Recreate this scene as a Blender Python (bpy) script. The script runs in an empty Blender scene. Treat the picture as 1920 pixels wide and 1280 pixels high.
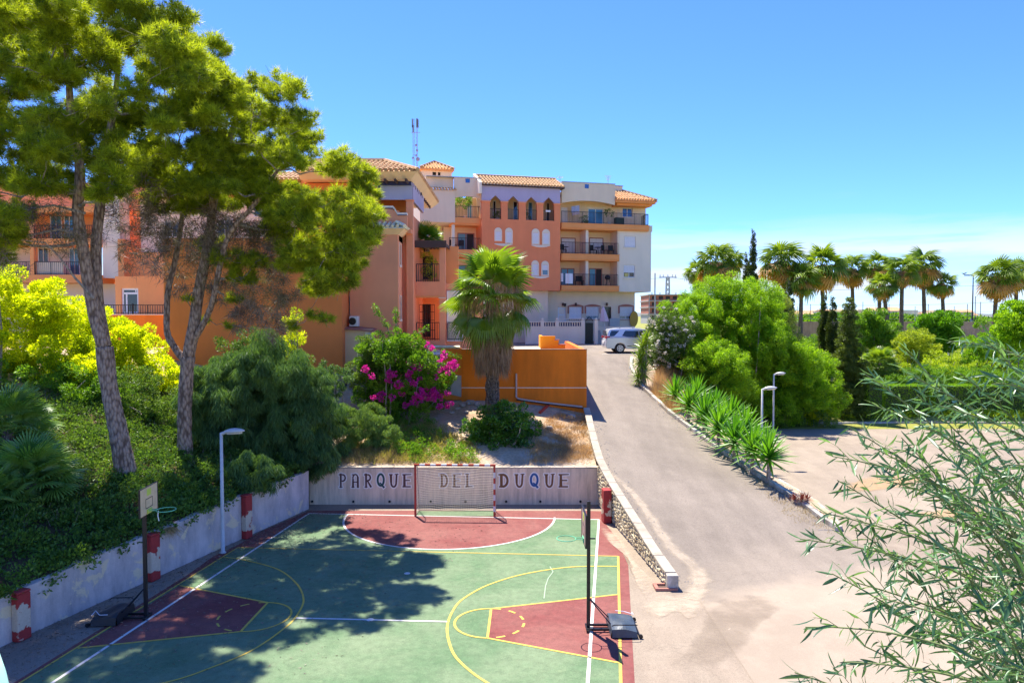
import bpy, bmesh, math, random
import numpy as np
from mathutils import Vector, Matrix
R = math.radians
SC = bpy.context.scene
COL = SC.collection
random.seed(7)
RNG = np.random.default_rng(11)

# ------------------------------------------------------------------ camera
F = 1365.0                      # focal length in pixels of a 1920 wide frame
CH = 7.43                       # eye height above the court
PITCH = math.atan(49 / F)
cam = bpy.data.cameras.new('camera')
cam.sensor_width = 36.0
cam.lens = 36.0 * F / 1920
cam.clip_start = 0.05
cam.clip_end = 12000
camo = bpy.data.objects.new('camera', cam)
COL.objects.link(camo)
camo.location = (0, 0, CH)
camo.rotation_euler = (R(90) - PITCH, 0, 0)
SC.camera = camo

# ------------------------------------------------------------------ sky and sun
SUNDIR = Vector((-0.23, 0.43, 1.0)).normalized()
EL = math.asin(SUNDIR.z)
w = bpy.data.worlds.new('World')
SC.world = w
w.use_nodes = True
nt = w.node_tree
for n in list(nt.nodes):
    nt.nodes.remove(n)
N = nt.nodes.new
L = nt.links.new
out = N('ShaderNodeOutputWorld')
bg = N('ShaderNodeBackground')
bg.inputs['Strength'].default_value = 0.15
sky = N('ShaderNodeTexSky')
sky.sky_type = 'NISHITA'
sky.sun_disc = False
sky.sun_elevation = EL
sky.sun_rotation = math.atan2(SUNDIR.x, SUNDIR.y)
sky.air_density = 0.75
sky.dust_density = 0.0
sky.ozone_density = 3.0
geo = N('ShaderNodeTexCoord')
sep = N('ShaderNodeSeparateXYZ')
L(geo.outputs['Generated'], sep.inputs[0])
mp = N('ShaderNodeMapping')
mp.inputs['Scale'].default_value = (2.6, 2.6, 26.0)
mp.inputs['Location'].default_value = (0.4, 0.1, 0.3)
L(geo.outputs['Generated'], mp.inputs[0])
nz = N('ShaderNodeTexNoise')
nz.inputs['Scale'].default_value = 1.3
nz.inputs['Detail'].default_value = 7
nz.inputs['Roughness'].default_value = 0.55
L(mp.outputs[0], nz.inputs['Vector'])
def mth(op, a, b=None, clamp=False):
    m = N('ShaderNodeMath')
    m.operation = op
    m.use_clamp = clamp
    for i, v in enumerate((a, b)):
        if v is None:
            continue
        if isinstance(v, (int, float)):
            m.inputs[i].default_value = v
        else:
            L(v, m.inputs[i])
    return m.outputs[0]
def mrange(v, a, b, c=0.0, d=1.0):
    m = N('ShaderNodeMapRange')
    m.interpolation_type = 'SMOOTHSTEP'
    L(v, m.inputs['Value'])
    for k, x in zip(('From Min', 'From Max', 'To Min', 'To Max'), (a, b, c, d)):
        m.inputs[k].default_value = x
    return m.outputs[0]
# a thin cloud bank over the right half of the horizon, continued unseen all round as added fill for shaded walls
top = 0
ragged = mrange(mth('ADD', sep.outputs['Z'], mth('MULTIPLY', mth('SUBTRACT', nz.outputs['Fac'], 0.5), 0.13)), 0.08, 0.125, 1.0, 0.0)
side = mrange(sep.outputs['X'], -0.9, 0.2, 0.75, 1.0)
fade = mrange(sep.outputs['Z'], 0.0, 0.05, 0.6, 1.0)
tex = mrange(nz.outputs['Fac'], 0.38, 0.58, 0.35, 1.0)
cl = mth('MULTIPLY', mth('MULTIPLY', ragged, side), mth('MULTIPLY', fade, tex), True)
cl = mth('MULTIPLY', cl, 0.9)
hs = N('ShaderNodeHueSaturation')
hs.inputs['Hue'].default_value = 0.508
hs.inputs['Saturation'].default_value = 1.0
hs.inputs['Value'].default_value = 1.0
L(sky.outputs[0], hs.inputs['Color'])
mx = N('ShaderNodeMixRGB')
L(cl, mx.inputs[0])
tn = N('ShaderNodeMixRGB')
tn.blend_type = 'MULTIPLY'
tn.inputs[0].default_value = 1.0
tn.inputs[2].default_value = (0.152, 0.25, 0.43, 1)
L(hs.outputs[0], tn.inputs[1])
L(tn.outputs[0], mx.inputs[1])
mx.inputs[2].default_value = (1.2, 1.22, 1.25, 1)
L(mx.outputs[0], bg.inputs['Color'])
L(bg.outputs[0], out.inputs['Surface'])

sun = bpy.data.lights.new('sun', 'SUN')
sun.energy = 2.0
sun.angle = R(0.5)
sun.color = (1.0, 0.94, 0.84)
suno = bpy.data.objects.new('sun', sun)
COL.objects.link(suno)
suno.location = (-20, 40, 80)
suno.rotation_euler = SUNDIR.to_track_quat('Z', 'Y').to_euler()

SC.view_settings.view_transform = 'Standard'
SC.view_settings.look = 'None'
SC.view_settings.exposure = 2.45
SC.view_settings.gamma = 1.0
SC.view_settings.use_curve_mapping = False
SC.render.engine = 'CYCLES'
SC.cycles.max_bounces = 10
SC.cycles.diffuse_bounces = 8
SC.cycles.transmission_bounces = 6
SC.cycles.transparent_max_bounces = 8
SC.cycles.sample_clamp_indirect = 6

# ------------------------------------------------------------------ survey helpers: sight lines of the photograph onto real surfaces
def ray(px, py):
    u = (px - 960) / F
    v = (640 - py) / F
    c, s = math.cos(PITCH), math.sin(PITCH)
    return Vector((u, c + v * s, -s + v * c))
def P(px, py, Y):
    d = ray(px, py)
    return Vector((0, 0, CH)) + d * (Y / d.y)
def G(px, py, z=0.0):
    d = ray(px, py)
    return Vector((0, 0, CH)) + d * ((z - CH) / d.z)
def lerp_tab(tab, x):
    if x <= tab[0][0]:
        return tab[0][1]
    for (a, va), (b, vb) in zip(tab, tab[1:]):
        if x <= b:
            return va + (vb - va) * (x - a) / (b - a)
    return tab[-1][1]
def sstep(a, b, x):
    t = min(1, max(0, (x - a) / (b - a)))
    return t * t * (3 - 2 * t)

WA = G(576, 955)                     # left retaining wall, far end
WB = G(0, 1213)                      # where it leaves the frame
WD = (WA - WB).normalized()
WN = Vector((-WD.y, WD.x, 0))        # uphill
WE = WB - WD * 9.0
WLEN = (WA - WE).length
YW = 28.4                            # court face of the end wall
ROAD_L = [(19.5, 4.36), (20.3, 4.32), (28.4, 3.47), (35.4, 3.66), (47, 3.9), (60, 3.9)]
ROAD_R = [(19, 11.6), (24.8, 11.25), (27.2, 10.75), (30, 9.75), (33, 8.85), (36.9, 7.9), (41, 7.35), (44.9, 7.25), (47.3, 7.7), (47.9, 9.0)]
PARK_L = [(24.8, 11.4), (26, 11.75), (28.6, 12.1), (33.1, 12.0), (38, 13.0), (45.3, 14.9), (49.6, 17.0)]
ZP = 4.95
def road_z(X, Y):
    t = Y - 19.2 - max(0.0, X - 4.0) * 0.78 * (1 - sstep(42, 48, Y))
    if t <= 0:
        return 0.0
    z = 0.175 * (t * t / 2.4 if t < 1.2 else t - 0.6)
    k = 0.35
    if z > ZP - k:
        e = z - (ZP - k)
        z = ZP - k + k * (1 - math.exp(-e / k))
    return z
def wall_top(s):                      # s = metres from WB
    return lerp_tab([(-9, 0.8), (0, 1.08), (2.6, 1.25), (5.2, 1.32), (8, 1.42), (12.2, 1.47)], s)
def garden_z(X, Y):
    p = Vector((X, Y, 0))
    s = (p - WB).dot(WD)
    d = max(0.0, (p - WB).dot(WN))
    b = wall_top(s) - 0.06
    a1 = 0.27 * min(d, 13.0)
    a2 = 0.27 * min(max(0.0, Y - YW - 0.2), 8.5)
    z = b + math.hypot(a1, a2)
    z -= 0.16 * max(0.0, X) * sstep(YW, YW + 5, Y)
    z += 0.05 * math.sin(X * 1.9 + 1) * math.sin(Y * 1.4) * sstep(0, 1.5, max(d, Y - YW))
    return z
def back_z(X, Y):
    zb = 0.12 + min(2.6, max(0, Y - 49.6) * 0.22) + min(0.9, max(0, Y - 62) * 0.03)
    w_ = sstep(12, 20, X)
    return (ZP - 0.03) * (1 - w_) + zb * w_
def bank_z(X, Y):
    xk, xp = lerp_tab(ROAD_R, Y), lerp_tab(PARK_L, Y)
    f = min(1, max(0, (X - xk) / max(0.05, xp - xk)))
    z = road_z(xk, Y) + 0.08
    f2 = f * f * (3 - 2 * f) * 0.5 + f * 0.5
    return z * (1 - f2) + 0.1 * f2
def H(X, Y):
    s = (Vector((X, Y, 0)) - WB).dot(WN)
    if Y < YW:
        if s > 0:
            return garden_z(X, Y)
        if X < lerp_tab(ROAD_L, Y):
            return 0.0
    elif Y < 47.6 and X < lerp_tab(ROAD_L, Y):
        return garden_z(X, Y)
    if Y < 47.6:
        if X < lerp_tab(ROAD_R, Y):
            return road_z(X, Y)
        if X < lerp_tab(PARK_L, Y):
            return bank_z(X, Y)
        return 0.0
    if X < 12:
        return ZP
    if Y < 49.6:
        f = sstep(lerp_tab(PARK_L, Y) - 4, lerp_tab(PARK_L, Y), X)
        return ZP * (1 - f)
    return back_z(X, Y)
def T(px, py, y0=12.0):
    d = ray(px, py)
    prev = None
    y = y0
    while y < 400:
        p = Vector((0, 0, CH)) + d * (y / d.y)
        if p.z <= H(p.x, p.y):
            p.z = H(p.x, p.y)
            return p
        y += 0.06
    return Vector((0, 0, CH)) + d * (400 / d.y)

# ------------------------------------------------------------------ object helpers
def tag(o, label=None, cat=None, group=None, kind=None):
    if label: o['label'] = label
    if cat: o['category'] = cat
    if group: o['group'] = group
    if kind: o['kind'] = kind
    return o
def thing(name, label, cat, loc=(0, 0, 0), rz=0.0, group=None):
    o = bpy.data.objects.new(name, None)
    COL.objects.link(o)
    o.empty_display_size = 0.3
    o.location = loc
    o.rotation_euler = (0, 0, rz)
    return tag(o, label, cat, group)
def link(name, me, parent=None, loc=None, rot=None, scale=None):
    o = bpy.data.objects.new(name, me)
    COL.objects.link(o)
    if parent is not None: o.parent = parent
    if loc is not None: o.location = loc
    if rot is not None: o.rotation_euler = rot
    if scale is not None: o.scale = scale if hasattr(scale, '__len__') else (scale,) * 3
    return o
def children(o):
    return list(o.children)
def copy_tree(o, parent=None):
    c = o.copy()
    COL.objects.link(c)
    c.parent = parent
    for ch in children(o):
        copy_tree(ch, c)
    return c

class MB:
    def __init__(self):
        self.v = []
        self.f = []
        self.uv = None
    def add(self, vs, fs):
        b = len(self.v)
        self.v.extend([tuple(x) for x in vs])
        self.f.extend([tuple(b + i for i in f) for f in fs])
        return self
    def box(self, x0, y0, z0, x1, y1, z1):
        x0, x1 = min(x0, x1), max(x0, x1)
        y0, y1 = min(y0, y1), max(y0, y1)
        z0, z1 = min(z0, z1), max(z0, z1)
        return self.add([(x0, y0, z0), (x1, y0, z0), (x1, y1, z0), (x0, y1, z0), (x0, y0, z1), (x1, y0, z1), (x1, y1, z1), (x0, y1, z1)],
                        [(0, 3, 2, 1), (4, 5, 6, 7), (0, 1, 5, 4), (1, 2, 6, 5), (2, 3, 7, 6), (3, 0, 4, 7)])
    def prism(self, poly, z0, z1):
        n = len(poly)
        vs = [(p[0], p[1], z0) for p in poly] + [(p[0], p[1], z1) for p in poly]
        fs = [tuple(range(n))[::-1], tuple(range(n, 2 * n))]
        fs += [(i, (i + 1) % n, n + (i + 1) % n, n + i) for i in range(n)]
        return self.add(vs, fs)
    def slab(self, poly, y0, y1):
        """polygon in the x z plane pushed from y0 to y1"""
        n = len(poly)
        vs = [(p[0], y0, p[1]) for p in poly] + [(p[0], y1, p[1]) for p in poly]
        fs = [tuple(range(n)), tuple(range(n, 2 * n))[::-1]]
        fs += [(i, n + i, n + (i + 1) % n, (i + 1) % n) for i in range(n)]
        return self.add(vs, fs)
    def hexa(self, a, b):
        """a, b = two quads of 4 points"""
        return self.add(list(a) + list(b), [(0, 3, 2, 1), (4, 5, 6, 7), (0, 1, 5, 4), (1, 2, 6, 5), (2, 3, 7, 6), (3, 0, 4, 7)])
    def quad(self, *p):
        return self.add(p, [tuple(range(len(p)))])
    def tube(self, pts, r, n=6, cap=True):
        pts = [Vector(p) for p in pts]
        rs = r if hasattr(r, '__len__') else [r] * len(pts)
        b = len(self.v)
        up = Vector((0, 0, 1))
        prevx = None
        for i, p in enumerate(pts):
            if i == 0: d = pts[1] - p
            elif i == len(pts) - 1: d = p - pts[i - 1]
            else: d = pts[i + 1] - pts[i - 1]
            if d.length < 1e-9: d = Vector((0, 0, 1))
            d.normalize()
            if prevx is None:
                a = up if abs(d.z) < 0.9 else Vector((1, 0, 0))
                x = d.cross(a).normalized()
            else:
                x = (prevx - d * prevx.dot(d))
                if x.length < 1e-6: x = d.orthogonal()
                x.normalize()
            prevx = x
            y = d.cross(x)
            for k in range(n):
                a = 2 * math.pi * k / n
                q = p + x * (math.cos(a) * rs[i]) + y * (math.sin(a) * rs[i])
                self.v.append(tuple(q))
        for i in range(len(pts) - 1):
            for k in range(n):
                k2 = (k + 1) % n
                self.f.append((b + i * n + k, b + i * n + k2, b + (i + 1) * n + k2, b + (i + 1) * n + k))
        if cap:
            self.f.append(tuple(b + k for k in range(n))[::-1])
            e = b + (len(pts) - 1) * n
            self.f.append(tuple(e + k for k in range(n)))
        return self
    def cyl(self, a, b, r, n=12):
        return self.tube([a, b], r, n)
    def lathe(self, prof, c=(0, 0, 0), n=16):
        b = len(self.v)
        for r, z in prof:
            for k in range(n):
                a = 2 * math.pi * k / n
                self.v.append((c[0] + r * math.cos(a), c[1] + r * math.sin(a), c[2] + z))
        for i in range(len(prof) - 1):
            for k in range(n):
                k2 = (k + 1) % n
                self.f.append((b + i * n + k, b + i * n + k2, b + (i + 1) * n + k2, b + (i + 1) * n + k))
        self.f.append(tuple(b + k for k in range(n))[::-1])
        e = b + (len(prof) - 1) * n
        self.f.append(tuple(e + k for k in range(n)))
        return self
    def wall(self, s0, s1, z0, z1, t0, t1, holes=()):
        """upright wall in the x z plane, front at y=t0, back at y=t1, with rectangular openings (s0,s1,z0,z1)"""
        xs = sorted({s0, s1, *[h[0] for h in holes], *[h[1] for h in holes]})
        zs = sorted({z0, z1, *[h[2] for h in holes], *[h[3] for h in holes]})
        xs = [x for x in xs if s0 <= x <= s1]
        zs = [z for z in zs if z0 <= z <= z1]
        def inh(x, z):
            return any(h[0] < x < h[1] and h[2] < z < h[3] for h in holes)
        for a, b in zip(xs, xs[1:]):
            for c, d in zip(zs, zs[1:]):
                if inh((a + b) / 2, (c + d) / 2):
                    continue
                self.quad((a, t0, c), (b, t0, c), (b, t0, d), (a, t0, d))
                self.quad((b, t1, c), (a, t1, c), (a, t1, d), (b, t1, d))
        for h in list(holes):
            a, b, c, d = h
            self.quad((a, t0, c), (a, t0, d), (a, t1, d), (a, t1, c))
            self.quad((b, t0, d), (b, t0, c), (b, t1, c), (b, t1, d))
            if c > z0: self.quad((b, t0, c), (a, t0, c), (a, t1, c), (b, t1, c))
            if d < z1: self.quad((a, t0, d), (b, t0, d), (b, t1, d), (a, t1, d))
        self.quad((s0, t0, z1), (s1, t0, z1), (s1, t1, z1), (s0, t1, z1))
        self.quad((s1, t0, z0), (s0, t0, z0), (s0, t1, z0), (s1, t1, z0))
        self.quad((s0, t1, z0), (s0, t0, z0), (s0, t0, z1), (s0, t1, z1))
        self.quad((s1, t0, z0), (s1, t1, z0), (s1, t1, z1), (s1, t0, z1))
        return self
    def mesh(self, name, m, smooth=False):
        me = bpy.data.meshes.new(name)
        me.from_pydata(self.v, [], self.f)
        if m is not None: me.materials.append(m)
        if smooth:
            me.polygons.foreach_set('use_smooth', [True] * len(me.polygons))
        me.update()
        return me
    def build(self, name, m, parent=None, smooth=False, bevel=0.0, loc=None, rot=None):
        o = link(name, self.mesh(name, m, smooth), parent, loc, rot)
        if bevel > 0:
            md = o.modifiers.new('bevel', 'BEVEL')
            md.width = bevel
            md.segments = 2
            md.limit_method = 'ANGLE'
        return o

def fast_mesh(name, verts, nper, m, var=None):
    """verts (n*nper,3) -> n separate faces of nper corners, with a per-face random attribute"""
    verts = np.asarray(verts, dtype=np.float32).reshape(-1, 3)
    nv = len(verts)
    nf = nv // nper
    me = bpy.data.meshes.new(name)
    me.vertices.add(nv)
    me.vertices.foreach_set('co', verts.ravel())
    me.loops.add(nv)
    me.loops.foreach_set('vertex_index', np.arange(nv, dtype=np.int32))
    me.polygons.add(nf)
    me.polygons.foreach_set('loop_start', np.arange(0, nv, nper, dtype=np.int32))
    at = me.attributes.new('var', 'FLOAT', 'FACE')
    if var is None: var = RNG.random(nf)
    at.data.foreach_set('value', np.asarray(var, dtype=np.float32))
    me.materials.append(m)
    me.update(calc_edges=True)
    return me
# ------------------------------------------------------------------ materials
MATS = {}
def newmat(name):
    m = bpy.data.materials.new(name)
    m.use_nodes = True
    MATS[name] = m
    t = m.node_tree
    return m, t, t.nodes['Principled BSDF'], t.nodes['Material Output']
def rgba(c): return (c[0], c[1], c[2], 1)
def nnode(t, typ, **kw):
    n = t.nodes.new(typ)
    for k, v in kw.items(): setattr(n, k, v)
    return n
def noise(t, scale, detail=4, rough=0.6, vec=None, dist=0.0):
    n = t.nodes.new('ShaderNodeTexNoise')
    n.inputs['Scale'].default_value = scale
    n.inputs['Detail'].default_value = detail
    n.inputs['Roughness'].default_value = rough
    n.inputs['Distortion'].default_value = dist
    if vec is not None: t.links.new(vec, n.inputs['Vector'])
    return n.outputs['Fac']
def ramp(t, fac, stops):
    r = t.nodes.new('ShaderNodeValToRGB')
    e = r.color_ramp.elements
    while len(e) < len(stops): e.new(0.5)
    for el, (p, c) in zip(e, stops):
        el.position = p
        el.color = rgba(c) if hasattr(c, '__len__') else (c, c, c, 1)
    t.links.new(fac, r.inputs[0])
    return r.outputs[0]
def mix(t, fac, a, b, mode='MIX'):
    n = t.nodes.new('ShaderNodeMixRGB')
    n.blend_type = mode
    for i, v in enumerate((fac, a, b)):
        if isinstance(v, (int, float)): n.inputs[i].default_value = v
        elif isinstance(v, (tuple, list)): n.inputs[i].default_value = rgba(v)
        else: t.links.new(v, n.inputs[i])
    return n.outputs[0]
def ocoord(t, scale=(1, 1, 1), loc=(0, 0, 0), rot=(0, 0, 0)):
    g = t.nodes.new('ShaderNodeNewGeometry')
    mpn = t.nodes.new('ShaderNodeMapping')
    mpn.inputs['Scale'].default_value = scale
    mpn.inputs['Location'].default_value = loc
    mpn.inputs['Rotation'].default_value = rot
    t.links.new(g.outputs['Position'], mpn.inputs[0])
    return mpn.outputs[0]
def bump(t, b, h, strength=0.3, dist=0.02):
    n = t.nodes.new('ShaderNodeBump')
    n.inputs['Strength'].default_value = strength
    n.inputs['Distance'].default_value = dist
    t.links.new(h, n.inputs['Height'])
    t.links.new(n.outputs[0], b.inputs['Normal'])

def stucco(name, col, dirt=0.12, rough=0.9, streak=0.06, bs=0.25, scale=1.0):
    m, t, b, o = newmat(name)
    v = ocoord(t)
    big = ramp(t, noise(t, 0.5 * scale, 5, 0.6, v), [(0.3, 1 - dirt), (0.7, 1.0)])
    vs = ocoord(t, (1.1, 1.1, 0.15))
    st = ramp(t, noise(t, 1.2, 5, 0.65, vs), [(0.35, 1 - streak), (0.6, 1.0)])
    fine = noise(t, 38, 3, 0.6, v)
    c = mix(t, 1.0, col, big, 'MULTIPLY')
    c = mix(t, 1.0, c, st, 'MULTIPLY')
    c = mix(t, 0.12, c, ramp(t, fine, [(0.3, 0.55), (0.7, 1.0)]), 'MULTIPLY')
    t.links.new(c, b.inputs['Base Color'])
    b.inputs['Roughness'].default_value = rough
    bump(t, b, fine, bs, 0.01)
    return m
def plain(name, col, rough=0.5, metal=0.0, var=0.12, scale=8, bs=0.0, spec=0.5):
    m, t, b, o = newmat(name)
    v = ocoord(t)
    n = noise(t, scale, 4, 0.6, v)
    c = mix(t, 1.0, col, ramp(t, n, [(0.3, 1 - var), (0.7, 1.0)]), 'MULTIPLY')
    t.links.new(c, b.inputs['Base Color'])
    b.inputs['Roughness'].default_value = rough
    b.inputs['Metallic'].default_value = metal
    b.inputs['Specular IOR Level'].default_value = spec
    if bs: bump(t, b, n, bs, 0.01)
    return m
def glass(name, col, rough=0.06):
    m, t, b, o = newmat(name)
    v = ocoord(t)
    c = mix(t, 1.0, col, ramp(t, noise(t, 0.9, 3, 0.5, v), [(0.3, 0.6), (0.7, 1.0)]), 'MULTIPLY')
    t.links.new(c, b.inputs['Base Color'])
    b.inputs['Roughness'].default_value = rough
    b.inputs['Specular IOR Level'].default_value = 0.8
    return m
def foliage(name, ca, cb, cc=None, trans=0.45, rough=0.5, nscale=0.9, gloss=0.35, tcol=None, boost=(1.9, 1.6, 0.8)):
    """leaf colours ca..cb vary leaf by leaf and branch by branch; cc = the odd yellowing or dry leaf"""
    m, t, b, o = newmat(name)
    a = t.nodes.new('ShaderNodeAttribute')
    a.attribute_name = 'var'
    v = ocoord(t)
    n = noise(t, nscale, 3, 0.6, v)
    add = t.nodes.new('ShaderNodeMath'); add.operation = 'MULTIPLY_ADD'
    t.links.new(a.outputs['Fac'], add.inputs[0]); add.inputs[1].default_value = 0.55
    s = t.nodes.new('ShaderNodeMath'); s.operation = 'SUBTRACT'
    t.links.new(n, s.inputs[0]); s.inputs[1].default_value = 0.28
    t.links.new(s.outputs[0], add.inputs[2])
    stops = [(0.1, ca), (0.75, cb)]
    if cc: stops += [(0.9, cb), (0.97, cc)]
    c = ramp(t, add.outputs[0], stops)
    c = mix(t, 1.0, c, boost, 'MULTIPLY')
    t.links.new(c, b.inputs['Base Color'])
    b.inputs['Roughness'].default_value = rough
    b.inputs['Specular IOR Level'].default_value = gloss
    tr = t.nodes.new('ShaderNodeBsdfTranslucent')
    tc = mix(t, 1.0, c, tcol or (1.5, 1.45, 0.6), 'MULTIPLY')
    t.links.new(tc, tr.inputs['Color'])
    ms = t.nodes.new('ShaderNodeMixShader')
    ms.inputs[0].default_value = trans
    t.links.new(b.outputs[0], ms.inputs[1])
    t.links.new(tr.outputs[0], ms.inputs[2])
    t.links.new(ms.outputs[0], o.inputs['Surface'])
    return m

# walls and buildings
salmon = stucco('salmon_render', (0.94, 0.38, 0.19))
salmon_dark = stucco('salmon_render_deep', (0.92, 0.27, 0.07))
terracotta = stucco('terracotta_render', (0.93, 0.29, 0.12))
orange = stucco('orange_render', (0.98, 0.235, 0.008), dirt=0.22, streak=0.2)
orange_bright = stucco('orange_bright', (0.96, 0.36, 0.01), dirt=0.1)
orange_peach = stucco('peach_render', (0.94, 0.38, 0.13))
orange_left = stucco('orange_left', (0.95, 0.27, 0.03), dirt=0.15, streak=0.15)
offwhite = stucco('offwhite_render', (0.86, 0.70, 0.50), dirt=0.08)
white_r = stucco('white_render', (0.90, 0.79, 0.62), dirt=0.08)
cream = stucco('cream_render', (0.92, 0.70, 0.43), dirt=0.08)
lilac = stucco('lilac_render', (0.50, 0.44, 0.58), dirt=0.08)
soffit = stucco('soffit_orange', (0.94, 0.38, 0.12), dirt=0.1)
white_paint = plain('white_paint', (0.8, 0.8, 0.78), 0.55, var=0.1)
shutter = plain('shutter_white', (0.80, 0.79, 0.80), 0.5, var=0.06)
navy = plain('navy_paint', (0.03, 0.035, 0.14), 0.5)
blue_pane = glass('blue_pane', (0.02, 0.12, 0.42), 0.15)
blue_glass = glass('blue_glass', (0.05, 0.22, 0.36), 0.08)
cyan_curtain = plain('cyan_curtain', (0.16, 0.45, 0.60), 0.7)
dark_glass = glass('dark_glass', (0.02, 0.022, 0.025), 0.05)
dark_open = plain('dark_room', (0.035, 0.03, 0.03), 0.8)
iron = plain('dark_iron', (0.022, 0.02, 0.022), 0.5, 0.4)
brick_trim = plain('brick_trim', (0.42, 0.17, 0.12), 0.8, bs=0.2)
brown_wood = plain('brown_wood', (0.07, 0.035, 0.025), 0.6)
black_metal = plain('black_metal', (0.018, 0.018, 0.02), 0.38, 0.3)
grey_metal = plain('grey_metal', (0.42, 0.43, 0.44), 0.45, 0.3)
lamp_grey = plain('lamp_paint', (0.56, 0.56, 0.53), 0.5, 0.1)
lamp_lens = plain('lamp_lens', (0.72, 0.68, 0.55), 0.3)
black_plastic = plain('black_plastic', (0.02, 0.022, 0.026), 0.38, var=0.25)
red_paint = plain('red_paint', (0.52, 0.05, 0.022), 0.5, var=0.25, scale=14)
rim_paint = plain('rim_green', (0.16, 0.55, 0.30), 0.45)
rope = plain('net_rope', (0.68, 0.58, 0.42), 0.8)
brick_far = plain('brick_far', (0.42, 0.16, 0.10), 0.9)
conc_far = plain('concrete_far', (0.42, 0.40, 0.37), 0.9)
bin_green = plain('dark_green_plastic', (0.02, 0.05, 0.03), 0.5)
cloth_white = plain('white_cloth', (0.8, 0.8, 0.84), 0.9)
cloth_pink = plain('faded_pink_cloth', (0.72, 0.55, 0.55), 0.9)
magenta = None

def mat_tiles(name, a, b_):
    m, t, b, o = newmat(name)
    v = ocoord(t)
    n = noise(t, 3.0, 5, 0.7, v)
    n2 = noise(t, 20.0, 2, 0.5, v)
    c = ramp(t, n, [(0.3, a), (0.52, b_), (0.72, (min(1, b_[0] * 1.15), b_[1] * 1.25, b_[2] * 1.3))])
    c = mix(t, 0.35, c, ramp(t, n2, [(0.35, 0.5), (0.65, 1.0)]), 'MULTIPLY')
    t.links.new(c, b.inputs['Base Color'])
    b.inputs['Roughness'].default_value = 0.85
    bump(t, b, n2, 0.3, 0.02)
    return m
tiles = mat_tiles('roof_tile', (0.42, 0.20, 0.085), (0.60, 0.36, 0.16))
tiles_pale = mat_tiles('roof_tile_pale', (0.70, 0.56, 0.34), (0.85, 0.75, 0.50))

def mat_asphalt(name, ca, cb, dust, dusty=0.5, yard=None):
    m, t, b, o = newmat(name)
    v = ocoord(t)
    n1 = noise(t, 0.16, 6, 0.6, v, 0.6)
    n2 = noise(t, 1.1, 5, 0.65, v)
    n3 = noise(t, 60, 3, 0.6, v)
    va = ocoord(t, (1.2, 0.16, 1.0), rot=(0, 0, R(8)))
    tr = noise(t, 0.9, 5, 0.6, va)
    c = mix(t, ramp(t, n1, [(0.35, 0.0), (0.65, 1.0)]), ca, cb)
    c = mix(t, ramp(t, n2, [(0.45, 0.0), (0.75, dusty)]), c, dust)
    c = mix(t, 0.7, c, ramp(t, tr, [(0.35, 0.80), (0.65, 1.06)]), 'MULTIPLY')
    c = mix(t, 0.6, c, ramp(t, noise(t, 14, 5, 0.75, v), [(0.3, 0.72), (0.5, 1.0), (0.72, 1.12)]), 'MULTIPLY')
    c = mix(t, 0.8, c, ramp(t, n3, [(0.3, 0.55), (0.7, 1.15)]), 'MULTIPLY')
    # cracks
    vo = nnode(t, 'ShaderNodeTexVoronoi', feature='DISTANCE_TO_EDGE')
    vo.inputs['Scale'].default_value = 0.22
    vv = ocoord(t, (1, 1, 1))
    wob = t.nodes.new('ShaderNodeVectorMath'); wob.operation = 'ADD'
    nn = t.nodes.new('ShaderNodeTexNoise'); nn.inputs['Scale'].default_value = 1.2; nn.inputs['Detail'].default_value = 4
    t.links.new(vv, nn.inputs['Vector'])
    t.links.new(vv, wob.inputs[0]); t.links.new(nn.outputs['Color'], wob.inputs[1])
    t.links.new(wob.outputs[0], vo.inputs['Vector'])
    cr = ramp(t, vo.outputs['Distance'], [(0.0, 0.86), (0.003, 1.0)])
    c = mix(t, 1.0, c, cr, 'MULTIPLY')
    if yard:      # the newer tarmac ends on a ragged line at the foot of the road
        sp = t.nodes.new('ShaderNodeSeparateXYZ'); t.links.new(v, sp.inputs[0])
        e = t.nodes.new('ShaderNodeMath'); e.operation = 'MULTIPLY_ADD'
        t.links.new(sp.outputs['X'], e.inputs[0]); e.inputs[1].default_value = -0.42; t.links.new(sp.outputs['Y'], e.inputs[2])
        e2 = t.nodes.new('ShaderNodeMath'); e2.operation = 'MULTIPLY_ADD'
        t.links.new(noise(t, 0.9, 6, 0.65, v), e2.inputs[0]); e2.inputs[1].default_value = 2.2; t.links.new(e.outputs[0], e2.inputs[2])
        mr = t.nodes.new('ShaderNodeMapRange'); mr.inputs['From Min'].default_value = 17.3; mr.inputs['From Max'].default_value = 18.3
        t.links.new(e2.outputs[0], mr.inputs[0])
        yc = mix(t, ramp(t, n1, [(0.35, 0.0), (0.65, 1.0)]), yard[0], yard[1])
        yc = mix(t, ramp(t, n2, [(0.45, 0.0), (0.75, 0.6)]), yc, yard[2])
        yc = mix(t, 0.45, yc, ramp(t, n3, [(0.3, 0.55), (0.7, 1.15)]), 'MULTIPLY')
        c = mix(t, mr.outputs[0], yc, c)
    t.links.new(c, b.inputs['Base Color'])
    b.inputs['Roughness'].default_value = 0.92
    b.inputs['Specular IOR Level'].default_value = 0.25
    bump(t, b, n3, 0.35, 0.01)
    return m
YARD = ((0.31, 0.245, 0.18), (0.355, 0.285, 0.21), (0.42, 0.345, 0.255))
road_m = mat_asphalt('road_asphalt', (0.25, 0.205, 0.16), (0.295, 0.243, 0.19), (0.36, 0.30, 0.235), 0.45, YARD)
yard_m = mat_asphalt('yard_asphalt', *YARD, 0.6)
dust_m = mat_asphalt('pale_dust', (0.50, 0.43, 0.35), (0.56, 0.49, 0.40), (0.62, 0.56, 0.47), 0.6)

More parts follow.
